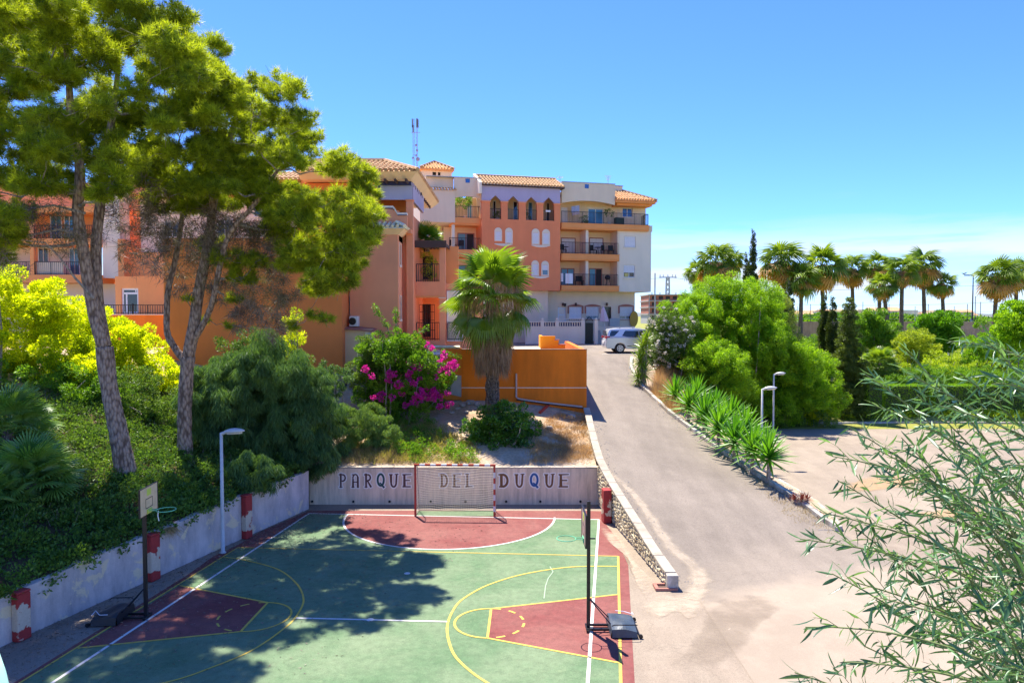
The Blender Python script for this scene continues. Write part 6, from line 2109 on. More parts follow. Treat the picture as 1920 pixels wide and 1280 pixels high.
# lattice pylon
pb, pt = P(1251.5, 606, 160), P(1251.5, 519, 160)
pyl = thing('pylon', 'grey lattice electricity pylon rising over the unfinished building', 'pylon', (pb.x, 160, pb.z))
hh = pt.z - pb.z; mb = MB(); w0, w1 = .55, .3
for sx_ in (-1, 1):
    for sy_ in (-1, 1): mb.tube([(sx_ * w0, sy_ * w0, 0), (sx_ * w1, sy_ * w1, hh)], .08, 4)
for k in range(9):
    f0, f1 = k / 9, (k + 1) / 9
    a, b_ = w0 + (w1 - w0) * f0, w0 + (w1 - w0) * f1
    for sx_ in (-1, 1):
        mb.tube([(-a * sx_, -a, hh * f0), (b_ * sx_, -b_, hh * f1)], .05, 4)
        mb.tube([(-a * sx_, a, hh * f0), (b_ * sx_, b_, hh * f1)], .05, 4)
mb.build('lattice', grey_metal, pyl)
MB().box(-1.9, -.15, hh - .2, 1.9, .15, hh).build('cross_arm', grey_metal, pyl)
for x in (-1.7, -1.0, 0, 1.0, 1.7): MB().lathe([(.06, 0), (.12, .2), (.06, .5)], (x, 0, hh + .001), 6).build('insulator', lamp_grey, pyl)
def wire(a, b_, sag, label, r=.02):
    pts = [a + (b_ - a) * t + Vector((0, 0, -sag * 4 * t * (1 - t))) for t in frange(0, 1, 24)]
    o = MB().tube(pts, r, 4).build('power_line', iron); tag(o, label, 'cable')
wire(P(1251, 519, 160), P(1120, 507, 150), 1.0, 'power line from the pylon running behind the apartment block')
wire(P(1252, 518.5, 160), P(1700, 536, 160), 1.8, 'power line from the pylon running right behind the palms', .025)
wire(P(1430, 528, 170), P(1960, 532, 170), .8, 'upper thin cable crossing the sky between the right hand palms', .025)
wire(P(1430, 568, 170), P(1960, 560, 170), 1.0, 'lower thin cable crossing the sky behind the right hand palms', .025)
# telecom mast behind the roofs
mp_ = P(781, 312, 78); mt = P(781, 224, 78)
mast = thing('telecom_mast', 'twin lattice phone mast with panels and dishes above the tiled roofs', 'mast', (P(780.5, 600, 78).x, 78, 8))
zz0, zz1 = mp_.z - 8 - 4, mt.z - 8
for sx_ in (-.19, .16):
    mb = MB()
    mb.tube([(sx_ - .07, 0, zz0), (sx_ - .07, 0, zz1)], .025, 4); mb.tube([(sx_ + .07, 0, zz0), (sx_ + .07, 0, zz1)], .025, 4)
    k = 0; z = zz0
    while z < zz1 - .2:
        mb.tube([(sx_ + (-.07 if k % 2 else .07), 0, z), (sx_ + (.07 if k % 2 else -.07), 0, z + .3)], .014, 3); z += .3; k += 1
    mb.build('lattice', grey_metal, mast)
MB().box(-.3, -.3, zz0 - 6, .3, .3, zz0).build('mast_base', conc_far, mast)
for (x, pa, pb_) in ((-.27, 224, 240), (-.22, 236, 249), (.20, 223, 240), (.30, 225, 241)):
    MB().box(x - .08, -.25, P(0, pb_, 78).z - 8, x + .08, -.12, P(0, pa, 78).z - 8).build('antenna_panel', plain('antenna_grey' + str(pa), (0.24, 0.28, 0.32), .5), mast)
MB().box(-.42, -.1, P(0, 249.6, 78).z - 8, .5, -.05, P(0, 248.6, 78).z - 8).build('cross_bar', grey_metal, mast)
for (x, py, r_) in ((.30, 300, .22), (.12, 293, .12), (-.22, 298, .12), (.22, 284, .13), (.12, 274, .13)):
    z = P(0, py, 78).z - 8
    m = MB(); m.lathe([(.001, 0), (r_ * .8, .02), (r_, .08), (r_ * .98, .1), (.001, .12)], n=14); m.build('dish', plain('dish_grey' + str(py), (0.36, 0.32, 0.38), .6), mast, loc=(x, -.3, z), rot=(R(90), 0, 0))
# football pitch lamp masts, fence and posts between the palms
pole(1823, 517, 600, 110, .10, 'tall dark lamp mast left of the last palm pair', 'lamp mast', 'lamp_mast', iron)
o = MB().box(-1.2, -.1, 0, .25, .1, .16).build('flat_lamp', iron, None, loc=P(1823, 517, 110)); tag(o, 'flat lamp head on the dark mast left of the last palms', 'lamp')
pole(1828, 555, 600, 112, .06, 'short thin post beside the dark lamp mast', 'post', 'post', iron)
pole(1430, 518, 590, 140, .07, 'thin post standing between the cypress and the first tall palm', 'post', 'post', iron)
fence = thing('mesh_fence', 'long thin wire fence on posts beyond the palms', 'fence', (P(1480, 600, 118).x, 118, 3.4))
fxs = []
for k in range(18):
    px = 1495 + k * 24.5
    x = P(px, 600, 118).x - P(1480, 600, 118).x
    fxs.append(x)
    MB().tube([(x, 0, 0), (x, 0, P(0, 574, 118).z - 3.4 + (k % 3) * .35)], .045, 5).build('post', iron if k % 3 else grey_metal, fence)
mb = MB()
for z in frange(.4, 4.6, 8): mb.box(fxs[0], -.008, z, fxs[-1], .008, z + .03)
mb.build('wires', grey_metal, fence)
o = MB().box(P(1485, 600, 105).x, 105, 3.2, P(1930, 600, 105).x, 105.4, P(0, 603, 105).z).build('boundary_wall', mat_concrete('pinkish_block', (0.42, 0.30, 0.25), (0.34, 0.25, 0.2))); tag(o, 'low pinkish boundary wall below the distant fence', 'wall')
# white houses of the distant village
rnd = random.Random(3)
hw_ = [white_r, offwhite, cream, conc_far]
for k in range(46):
    px = 1486 + k * 7.2 + rnd.uniform(-3, 3)
    Y = rnd.uniform(330, 620)
    w_ = rnd.uniform(7, 15); h_ = rnd.uniform(3.5, 7.5)
    q = P(px, 600, Y)
    x = q.x
    hs = thing('village_house', '', 'house', (x, Y, 3.4), rnd.uniform(-.3, .3), 'pale houses of the distant village between the palm trunks')
    hs['label'] = 'tiny pale house of the distant village between the palm trunks'
    MB().box(-w_ / 2, -4, 0, w_ / 2, 4, h_).build('walls', hw_[k % 4], hs)
    if k % 2:
        MB().add([(-w_ / 2 - .3, -4.3, h_), (w_ / 2 + .3, -4.3, h_), (w_ / 2 + .3, 4.3, h_), (-w_ / 2 - .3, 4.3, h_), (-w_ / 2 - .3, 0, h_ + 1.6), (w_ / 2 + .3, 0, h_ + 1.6)], [(0, 1, 5, 4), (2, 3, 4, 5), (1, 2, 5), (3, 0, 4), (0, 3, 2, 1)]).build('roof', tiles, hs)
    for j in range(3):
        xx = -w_ / 2 + w_ * (j + .5) / 3
        MB().box(xx - .5, -4.05, h_ * .35, xx + .5, -4.003, h_ * .7).build('window', dark_open, hs)
# small bird in the sky
bp = P(1808, 513, 70)
bd = thing('bird', 'small dark bird flying left of the last palms', 'bird', bp)
MB().lathe([(.001, -.22), (.05, -.1), (.06, 0), (.03, .14), (.001, .26)], n=8).build('body', iron, bd, rot=(0, R(80), 0))
for s_ in (-1, 1):
    MB().hexa([(-.08, 0, 0), (.08, 0, 0), (.02, s_ * .5, .12), (-.03, s_ * .5, .12)], [(-.08, 0, .015), (.08, 0, .015), (.02, s_ * .5, .125), (-.03, s_ * .5, .125)]).build('wing', iron, bd)
# the pale rail post of the balcony the picture is taken from, at the lower left corner
pr = P(-62, 1300, 1.1)
mr = plain('pale_green_rail', (0.45, 0.80, 0.62), 0.4)
m = MB(); m.tube([P(-22, 1215, 1.15), P(-8, 1262, 1.12), P(4, 1320, 1.1), P(12, 1420, 1.08)], [.012, .0135, .0145, .015], 12)
o = m.build('balcony_rail', mr, None, smooth=True); tag(o, 'pale green rounded balcony rail at the lower left corner', 'railing')
# litter by the pine roots
for px, py in ((193, 905), (205, 912), (222, 917), (186, 903)):
    p_ = T(px, py)
    m = MB(); stone(m, 0, 0, .06, .07, .08, .06); o = m.build('rock', cap_conc, None, loc=p_); tag(o, 'small pale stone lying at the foot of the big left pine', 'rock', 'pale stones at the foot of the pine')
red_pipe = MB().tube([T(1012, 776) + Vector((0, 0, .04)), T(1036, 757) + Vector((0, 0, .12))], .07, 8).build('red_plank', red_paint); tag(red_pipe, 'faded red pipe lying on the soil right of the palm', 'pipe')
# ------------------------------------------------------------------ vegetation
def unit(n):
    v = RNG.normal(size=(n, 3)); v /= np.linalg.norm(v, axis=1, keepdims=True) + 1e-9
    return v
def orient(d, ref=None):
    """two vectors perpendicular to d (n,3)"""
    r = unit(len(d)) if ref is None else ref
    x = np.cross(d, r); x /= np.linalg.norm(x, axis=1, keepdims=True) + 1e-9
    y = np.cross(d, x)
    return x, y
def leaf_tris(p, d, ln, wd, bend=0.0, kind='diamond'):
    """diamond leaves: base at p, along d"""
    n = len(p)
    x, y = orient(d)
    ln = np.broadcast_to(np.asarray(ln, dtype=float), (n,))[:, None]
    wd = np.broadcast_to(np.asarray(wd, dtype=float), (n,))[:, None]
    tip = p + d * ln + np.array([0, 0, -1.0]) * bend * ln
    mid = p + d * ln * .5 + y * wd * .25
    if kind == 'tri':
        return np.stack([p - x * wd / 2, p + x * wd / 2, tip], axis=1), 3
    return np.stack([p, mid + x * wd / 2, tip, mid - x * wd / 2], axis=1), 4
def blob_points(blobs, per, sub=9, subr=.34, shell=.55, up=.0):
    """points over the subclumps of ellipsoids; returns points and outward directions"""
    P_, D_ = [], []
    for b_ in blobs:
        c, r = np.array(b_[0]), np.array(b_[1])
        area = 4 * math.pi * (np.prod(r) ** (2 / 3))
        n = int(area * per)
        k = max(4, int(sub * 1.0))
        sc_ = unit(k) * (RNG.random((k, 1)) ** .5 * .3 + .62)
        if up: sc_[:, 2] = sc_[:, 2] * (1 - up) + up * np.abs(sc_[:, 2])
        idx = RNG.integers(0, k, n)
        u = unit(n) * (shell + (1 - shell) * RNG.random((n, 1)) ** .5)
        s_ = subr * (0.75 + .5 * RNG.random(k))[idx][:, None]
        q = sc_[idx] + u * s_
        P_.append(c + q * r)
        dd = u * .7 + q * .5
        D_.append(dd / (np.linalg.norm(dd, axis=1, keepdims=True) + 1e-9))
    return np.concatenate(P_), np.concatenate(D_)
def foliage_mesh(name, blobs, per, ln, wd, m, dirmix=.6, upb=.15, droop=0.0, sub=9, subr=.34, shell=.5, kind='diamond', bend=0.0, up=0.0):
    p, d = blob_points(blobs, per, sub, subr, shell, up)
    n = len(p)
    dd = d * dirmix + unit(n) * (1 - dirmix) + np.array([0, 0, upb - droop])
    dd /= np.linalg.norm(dd, axis=1, keepdims=True) + 1e-9
    l = ln * (.65 + .7 * RNG.random(n)); w_ = wd * (.7 + .6 * RNG.random(n))
    v, k = leaf_tris(p, dd, l, w_, bend, kind)
    return fast_mesh(name, v, k, m)
def needle_mesh(name, blobs, per, nn, ln, wd, m, sub=20, subr=.32):
    p, d = blob_points(blobs, per, sub, subr, .6, .25)
    n = len(p)
    d = d + np.array([0, 0, .45]); d /= np.linalg.norm(d, axis=1, keepdims=True)
    P2 = np.repeat(p, nn, axis=0); D2 = np.repeat(d, nn, axis=0)
    var = np.repeat(RNG.random(n), nn)
    N2 = len(P2)
    P2 = P2 - D2 * (RNG.random((N2, 1)) * .10)
    dd = D2 * .8 + unit(N2) * .95; dd /= np.linalg.norm(dd, axis=1, keepdims=True)
    v, k = leaf_tris(P2, dd, ln * (.7 + .6 * RNG.random(N2)), wd, 0, 'tri')
    return fast_mesh(name, v, k, m, var)
def blades_mesh(name, bases, per, ln, wd, m, spread=.35, lean=None, tuft=0.05):
    b_ = np.repeat(np.asarray(bases, dtype=float), per, axis=0)
    n = len(b_)
    b_ = b_ + RNG.normal(size=(n, 3)) * np.array([tuft, tuft, 0])
    d = RNG.normal(size=(n, 3)) * spread; d[:, 2] = 1
    if lean is not None: d += np.array(lean)
    d /= np.linalg.norm(d, axis=1, keepdims=True)
    v, k = leaf_tris(b_, d, ln * (.5 + RNG.random(n)), wd, .12, 'tri')
    return fast_mesh(name, v, k, m)
def B(px, py, Y, r, ry=None, rz=None):
    """blob around a sight line at depth Y, radius in photo pixels"""
    c = P(px, py, Y); s = Y / F
    rx = r * s
    return (tuple(c), (rx, (ry or r) * s, (rz or r) * s))

def limbs(mb, trunk, blobs, r0=.06, sag=.3, rnd=random.Random(1), n=5, jit=.15):
    cand = list(trunk)
    dmin = lambda c: min((Vector(t[0]) - Vector(c)).length for t in trunk)
    for (c, r) in sorted(blobs, key=lambda b_: dmin(b_[0])):
        c = Vector(c)
        best = min(cand, key=lambda t: (Vector(t[0]) - c).length * (1 if t[1] > .045 else 1.15) + max(0, t[0][2] - c.z) * 1.5)
        a = Vector(best[0])
        pts = []
        for k in range(n + 1):
            t = k / n
            p = a + (c - a) * t + Vector((0, 0, -sag * math.sin(math.pi * t) * (c - a).length * .25))
            if 0 < k < n: p += Vector((rnd.uniform(-jit, jit), rnd.uniform(-jit, jit), rnd.uniform(-jit, jit)))
            pts.append(p)
        rr = min(best[1] * .6, r0 * (0.6 + .12 * (c - a).length))
        mb.tube(pts, [rr * (1 - .6 * k / n) for k in range(n + 1)], 6)
        cand.append((tuple(c), max(.02, rr * .7)))
        # twigs inside the clump
        for _ in range(7):
            e = c + Vector([rnd.gauss(0, 1) * r[i] * .55 for i in range(3)])
            mb.tube([pts[-2] + (pts[-1] - pts[-2]) * rnd.random(), (c + e) / 2 + Vector((0, 0, -.06)), e], [rr * .3, rr * .18, .006], 4)
def trunk_tube(mb, pts, n=12, wob=.012):
    P_ = [Vector(p[0]) for p in pts]; r = [p[1] for p in pts]
    # smooth resample
    out_, rr = [], []
    m_ = len(P_)
    for i in range(m_ - 1):
        p0, p1, p2, p3 = P_[max(0, i - 1)], P_[i], P_[i + 1], P_[min(m_ - 1, i + 2)]
        for k in range(6):
            t = k / 6
            out_.append(0.5 * ((2 * p1) + (p2 - p0) * t + (2 * p0 - 5 * p1 + 4 * p2 - p3) * t * t + (3 * p1 - p0 - 3 * p2 + p3) * t ** 3))
            rr.append((r[i] * (1 - t) + r[i + 1] * t) * (1 + random.uniform(-.05, .05)))
    out_.append(P_[-1]); rr.append(r[-1])
    mb.tube(out_, rr, n)
    return list(zip([tuple(o_) for o_ in out_], rr))

def fill(poly, Y, r, n, rng_=random.Random(4), yj=1.0, rz=.85):
    """blobs filling an outline drawn on the photograph, at depth Y"""
    out_ = []
    xs_ = [p[0] for p in poly]; ys_ = [p[1] for p in poly]
    def ins(x, y):
        c = False
        for (x1_, y1_), (x2_, y2_) in zip(poly, poly[1:] + poly[:1]):
            if (y1_ > y) != (y2_ > y) and x < (x2_ - x1_) * (y - y1_) / (y2_ - y1_) + x1_: c = not c
        return c
    k = 0
    while len(out_) < n and k < n * 60:
        k += 1
        x, y = rng_.uniform(min(xs_), max(xs_)), rng_.uniform(min(ys_), max(ys_))
        if not ins(x, y): continue
        if any((x - q[0]) ** 2 + (y - q[1]) ** 2 < (r * .55) ** 2 for q in out_): continue
        out_.append((x, y))
    res = []
    for (x, y) in out_:
        rr = r * rng_.uniform(.75, 1.15)
        res.append(B(x, y, Y + rng_.uniform(-yj, yj), rr, rr, rr * rz))
    return res
# ---- the big pine, trunk before the left slope
def path(pts, Y0_, Y1_):
    n = len(pts)
    return [(P(p[0], p[1], Y0_ + (Y1_ - Y0_) * i / (n - 1)), p[2] * (Y0_ + (Y1_ - Y0_) * i / (n - 1)) / F) for i, p in enumerate(pts)]
tb = T(238, 897)
YP1 = tb.y
pine1 = thing('pine_tree', 'large pine with leaning thick trunk nearest the left edge, crown reaching the top', 'tree')
mb = MB()
main = [(tb + Vector((.1, 0, -.3)), .40)] + path([(236, 885, 19), (222, 810, 16.5), (204, 720, 15), (196, 650, 15.5)], YP1, YP1)
left_st = path([(196, 650, 13), (176, 580, 11.5), (158, 480, 10.5), (146, 400, 10), (150, 320, 8.5), (135, 230, 7), (128, 140, 5), (120, 60, 3)], YP1, YP1 - .3)
right_st = path([(196, 650, 12), (182, 560, 11), (180, 470, 9.5), (186, 400, 8.5), (198, 300, 7), (215, 190, 5.5), (225, 90, 3)], YP1 + .1, YP1 + 1.0)
t_all = trunk_tube(mb, main, 14)
ta = trunk_tube(mb, left_st, 12); tb2 = trunk_tube(mb, right_st, 12)
mb.build('trunk', bark, pine1, smooth=True)
tr1 = [t for t in ta + tb2 if t[0][2] > CH + 1.2]
Q = lambda *a: B(*a)
rnd = random.Random(21)
bl1 = fill([(-70, -70), (325, -70), (350, 40), (395, 110), (385, 190), (340, 250), (320, 310), (250, 345), (210, 390), (110, 405), (50, 360), (20, 470), (-70, 520)], YP1, 42, 104, random.Random(21), 3.0, .78)
lm = MB(); limbs(lm, tr1, bl1, .07, .25, rnd, jit=.12)
# drooping bare branches at the lower edge of the crown
for (pts) in (((176, 560), (140, 520), (110, 480), (85, 455), (40, 450)), ((160, 400), (100, 385), (50, 392), (-20, 388)), ((150, 440), (110, 430), (60, 440), (10, 450)), ((150, 350), (90, 340), (40, 370), (0, 360))):
    pp = [P(x, y, YP1 - .2 - .25 * i) for i, (x, y) in enumerate(pts)]
    lm.tube(pp, [.05, .04, .03, .02, .012][:len(pp)], 6)
lm.build('branch', bark_grey, pine1)['kind'] = 'stuff'
link('crown', needle_mesh('pine_crown', bl1, 88, 10, .22, .018, pine_m), pine1)
tw = []
for (px, py, r) in ((240, 330, 44), (200, 420, 36), (300, 380, 36), (150, 460, 26), (20, 500, 30), (60, 420, 40), (110, 440, 34), (30, 400, 30), (90, 380, 30), (250, 400, 40), (280, 450, 34), (230, 350, 30), (270, 500, 24)):
    tw.append(Q(px, py, YP1 + rnd.uniform(-1, 1.2), r))
link('dead_twigs', foliage_mesh('twigs', tw, 60, .38, .018, dead_twig, .3, -.1, .15, shell=.1, kind='tri'), pine1)

# ---- second pine, forked trunk
tb = T(347, 858)
YP2 = tb.y
pine2 = thing('pine_tree', 'forked pine with pale side stem, bright yellow green crown leaning over the court', 'tree')
mb = MB()
main = [(tb + Vector((0, 0, -.3)), .36)] + path([(347, 850, 14), (346, 780, 12.5), (350, 700, 12.5), (353, 668, 13)], YP2, YP2)
st1 = path([(353, 668, 11), (364, 610, 11), (372, 550, 10), (386, 480, 9), (395, 420, 8), (405, 350, 7), (425, 280, 5.5), (450, 200, 4), (470, 150, 3)], YP2, YP2 - 1.0)
st2 = path([(350, 680, 7.5), (330, 655, 6.5), (314, 625, 6), (313, 580, 5.5), (316, 540, 5.5), (328, 490, 5), (338, 430, 4.5), (342, 380, 3.5), (330, 300, 2.5)], YP2, YP2 + .6)
st3 = path([(362, 640, 6), (385, 600, 5.5), (400, 560, 5), (412, 500, 5), (430, 440, 4.5), (480, 380, 4), (520, 320, 3)], YP2 - .1, YP2 - 1.8)
trunk_tube(mb, main, 14)
a_ = trunk_tube(mb, st1, 12); b2_ = trunk_tube(mb, st2, 10); c2_ = trunk_tube(mb, st3, 10)
mb.build('trunk', bark, pine2, smooth=True)
tr2 = [t for t in a_ + b2_ + c2_ if t[0][2] > CH + .8]
bl2 = fill([(345, 90), (400, 75), (470, 125), (545, 150), (585, 230), (582, 300), (560, 350), (500, 390), (450, 370), (380, 410), (300, 410), (285, 330), (325, 250), (335, 160)], YP2 - .6, 33, 68, random.Random(5), 3.0, .76)
bl2 += fill([(540, 350), (600, 380), (620, 310), (655, 290), (692, 330), (706, 395), (690, 440), (660, 500), (650, 545), (600, 560), (570, 500), (500, 450)], YP2 - .2, 29, 52, random.Random(6), 3.2, .76)
for (px, py, r, dy) in ((430, 485, 32, -.4), (455, 520, 28, -.5), (400, 460, 28, -.2), (480, 490, 24, -.6), (540, 500, 26, -1.4), (590, 590, 15, -1.8), (612, 600, 13, -1.8), (548, 612, 13, -1.3), (440, 560, 16, -.5), (385, 600, 9, -.2), (350, 560, 9, 0), (430, 610, 10, -.4)):
    bl2.append(Q(px, py, YP2 + dy + rnd.uniform(-.6, .6), r * .95, r * 1.0, r * .75))
lm = MB(); limbs(lm, tr2, bl2, .06, .2, rnd, jit=.1)
lm.build('branch', bark_grey, pine2)['kind'] = 'stuff'
link('crown', needle_mesh('pine_crown', bl2, 98, 10, .21, .017, pine_m), pine2)
tw = []
for (px, py, r) in ((290, 420, 40), (250, 480, 30), (380, 430, 44), (440, 450, 40), (500, 470, 34), (540, 540, 30), (460, 600, 30), (420, 540, 30), (520, 500, 40), (350, 470, 36), (320, 500, 30), (370, 440, 36), (420, 420, 34), (460, 430, 32), (500, 560, 34), (470, 590, 30), (510, 610, 26), (300, 430, 28), (540, 600, 24), (490, 440, 30), (400, 520, 24), (335, 540, 18)):
    tw.append(Q(px, py, YP2 + rnd.uniform(-1, .8), r))
link('dead_twigs', foliage_mesh('twigs', tw, 110, .36, .018, dead_twig, .3, -.1, .25, shell=.1, kind='tri'), pine2)

bb_ = fill([(230, 330), (330, 400), (520, 430), (560, 560), (500, 610), (400, 560), (300, 470), (200, 420)], YP2 - .3, 27, 52, random.Random(15), 2.0, .7)
link('dry_brush', foliage_mesh('dry_brush', bb_, 75, .19, .016, brush_m, .4, .1, .1, shell=.1, kind='tri'), pine2)
bb_ = fill([(-60, 380), (120, 380), (160, 440), (60, 490), (-60, 500)], YP1, 28, 16, random.Random(16), 2.0, .7)
link('dry_brush', foliage_mesh('dry_brush', bb_, 75, .19, .016, brush_m, .4, .1, .1, shell=.1, kind='tri'), pine1)
# dark needles of a third pine behind the first, filling the far left top
pine3 = thing('pine_tree', 'dark pine standing behind the large one at the upper left corner', 'tree')
p3 = P(-70, 800, 29); p3.z = garden_z(p3.x, 29)
mb = MB(); t3 = trunk_tube(mb, [(p3 + Vector((0, 0, -.3)), .3)] + path([(-60, 560, 11), (-55, 380, 8), (-20, 200, 6), (20, 60, 3)], 29, 28.6), 10); mb.build('trunk', bark, pine3, smooth=True)
bl3 = [B(px, py, 28.5 + rnd.uniform(-1.2, 1.2), r * .9, r, r * .75) for (px, py, r) in ((-20, 30, 60), (40, 60, 60), (100, 20, 60), (-10, 120, 60), (60, 150, 50), (20, 230, 46), (-30, 260, 40))]
lm = MB(); limbs(lm, [t for t in t3 if t[0][2] > CH + 2], bl3, .06, .2, rnd); lm.build('branch', bark_grey, pine3)['kind'] = 'stuff'
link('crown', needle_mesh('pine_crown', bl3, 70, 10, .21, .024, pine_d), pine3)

# ---- shrubs
def shrub(label, blobs, per, ln, wd, m, name='shrub', stem=True, cat='shrub', **kw):
    s = thing(name, label, cat)
    link('foliage', foliage_mesh(name, blobs, per, ln, wd, m, **kw), s)
    if stem:
        mb = MB()
        for (c, r) in blobs[::max(1, len(blobs) // 6)]:
            g_ = Vector((c[0], c[1], H(c[0], c[1]) - .1))
            g_.x += (blobs[0][0][0] - c[0]) * .4
            mb.tube([g_, (Vector(c) + g_) / 2 + Vector((.1, 0, .1)), Vector(c)], [.05, .035, .015], 6)
        mb.build('stem', bark_grey, s)['kind'] = 'stuff'
    return s
# bright bushes by the far left
shrub('bright yellow green bush at the left edge below the far balconies', fill([(-60, 520), (0, 515), (70, 525), (120, 560), (155, 620), (180, 700), (150, 760), (-60, 770)], 31, 38, 48, yj=1.6), 330, .12, .05, yellow_bush, upb=.2)
shrub('bright yellow green bush right of the big pine trunk', fill([(215, 640), (245, 605), (275, 625), (300, 660), (330, 700), (325, 745), (240, 760), (150, 750), (130, 620), (160, 585), (200, 600)], 33, 32, 42, yj=1.3), 330, .12, .05, yellow_bush, upb=.2)
shrub('dark green undergrowth bush below the yellow bushes at the far left', fill([(-60, 690), (60, 700), (170, 700), (250, 720), (240, 800), (130, 810), (-60, 800)], 29.5, 34, 26, yj=1.0), 230, .10, .045, leafy_m)
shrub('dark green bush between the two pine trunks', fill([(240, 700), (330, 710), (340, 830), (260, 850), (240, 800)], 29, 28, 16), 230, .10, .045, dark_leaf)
# weeping dark shrubs
def weeping(label, blobs, per, m=weep_leaf, ln=.26, wd=.022):
    return shrub(label, blobs, per, ln, wd, m, name='weeping_shrub', stem=False, dirmix=.15, upb=0, droop=1.3, shell=.3, kind='diamond')
weeping('large dark weeping shrub draping over the wall corner left of the goal', fill([(430, 690), (480, 650), (540, 690), (590, 700), (605, 760), (612, 830), (590, 865), (540, 880), (500, 850), (440, 850), (420, 780)], 28.4, 42, 62, yj=1.2), 460)
weeping('dark green strands of the weeping shrub hanging over the wall corner', [B(x_, y_, 27.9, 26) for x_, y_ in ((545, 860), (580, 868), (608, 858), (560, 835), (600, 840), (525, 880), (495, 895))], 520)
weeping('dark weeping shrub right of the forked pine trunk', fill([(370, 700), (430, 670), (450, 720), (440, 850), (400, 900), (350, 890), (360, 800)], 27.6, 38, 34, yj=.9), 440)
weeping('small feathery dark shrub hanging by the top of the lamp post', [B(470, 870, 24.8, 32), B(440, 905, 24.5, 30), B(500, 890, 24.9, 28), B(400, 900, 24.6, 24)], 480)
shrub('dark upright shrub against the orange gable wall', fill([(420, 640), (470, 625), (520, 640), (560, 660), (570, 700), (430, 710)], 33, 24, 18, yj=.6), 260, .10, .04, dark_leaf)
shrub('sunlit yellow green sapling before the orange gable wall', [B(545, 610, 32, 16), B(552, 635, 32, 18), B(540, 660, 32, 15), B(556, 590, 32, 12), B(530, 640, 32, 10)], 260, .11, .04, yellow_bush)
shrub('dark rounded shrub at the right end of the gable wall', fill([(570, 700), (600, 680), (640, 700), (650, 740), (600, 760)], 31.5, 20, 10, yj=.5), 420, .11, .03, weep_leaf, dirmix=.3, droop=.6, upb=0)
weeping('soft bluish weeping bush left of the bougainvillea', fill([(645, 775), (680, 758), (720, 775), (740, 810), (700, 838), (650, 840)], 30.2, 22, 16, yj=.5), 620, m=foliage('soft_blue_green', (0.04, 0.10, 0.05), (0.12, 0.22, 0.09), None, .35), ln=.13, wd=.02)
# ivy and ground cover on the slope
def scatter_poly(poly, n, z=0.0, rng_=random.Random(9), y0=12):
    xs_ = [p[0] for p in poly]; ys_ = [p[1] for p in poly]
    out_ = []
    k = 0
    def ins(x, y):
        c = False
        for (x1_, y1_), (x2_, y2_) in zip(poly, poly[1:] + poly[:1]):
            if (y1_ > y) != (y2_ > y) and x < (x2_ - x1_) * (y - y1_) / (y2_ - y1_) + x1_: c = not c
        return c
    while len(out_) < n and k < n * 20:
        k += 1
        x, y = rng_.uniform(min(xs_), max(xs_)), rng_.uniform(min(ys_), max(ys_))
        if ins(x, y):
            p = T(x, y, y0); out_.append((p.x, p.y, p.z + z))
    return out_
def ground_cover(name, label, pts, per, rad, hgt, ln, wd, m, **kw):
    bl = [(p, (rad * random.uniform(.7, 1.3), rad * random.uniform(.7, 1.3), hgt * random.uniform(.6, 1.3))) for p in pts]
    o = link(name, foliage_mesh(name, bl, per, ln, wd, m, **kw))
    tag(o, label, None, None, 'stuff'); return o
ivy_pts = []
rr_ = random.Random(2)
while len(ivy_pts) < 760:
    s = rr_.uniform(-3, SL); d = 0.05 + 9.5 * rr_.random() ** 1.3
    q = WB + WD * s + WN * (d + .15)
    ivy_pts.append((q.x, q.y, garden_z(q.x, q.y) + .05))
ground_cover('ivy_carpet', 'dense dark green creeper carpet on the slope above the left wall', ivy_pts, 120, .50, .30, .09, .055, ivy_m, upb=.3)
ov = []
for k in range(26):
    s = rr_.uniform(-1, SL * .98)
    q = WB + WD * s + WN * .02
    if s < 2.2 or rr_.random() < .4: ov.append((q.x, q.y, wall_top(s) - rr_.uniform(-.05, .12)))
ground_cover('ivy_overhang', 'creeper tips hanging over the left retaining wall', ov, 150, .22, .14, .08, .045, ivy_m)
o = link('dry_tuft', blades_mesh('dry_tuft', [tuple(WB + WD * 5.0 + WN * .0 + Vector((0, 0, wall_top(5)))), tuple(WB + WD * 5.2 + WN * .02 + Vector((0, 0, wall_top(5) - .05)))], 160, .3, .01, straw_m, spread=.5, lean=(.4, -.2, -1.5), tuft=.09)); tag(o, 'dry brown tuft hanging from the notch in the left wall', None, None, 'stuff')
gr_pts = []
while len(gr_pts) < 900:
    s = rr_.uniform(-2, SL + 3); d = rr_.uniform(2.0, 12)
    q = WB + WD * s + WN * d
    gr_pts.append((q.x, q.y, garden_z(q.x, q.y)))
o = link('slope_grass', blades_mesh('slope_grass', gr_pts[:300], 26, .42, .02, dead_twig, spread=.5, tuft=.25)); tag(o, 'dry brown grass in the shade of the pines', None, None, 'stuff')
ground_cover('undergrowth', 'dark undergrowth between the pine trunks', [gr_pts[i] for i in range(0, 620)], 90, .42, .38, .10, .05, dark_leaf)

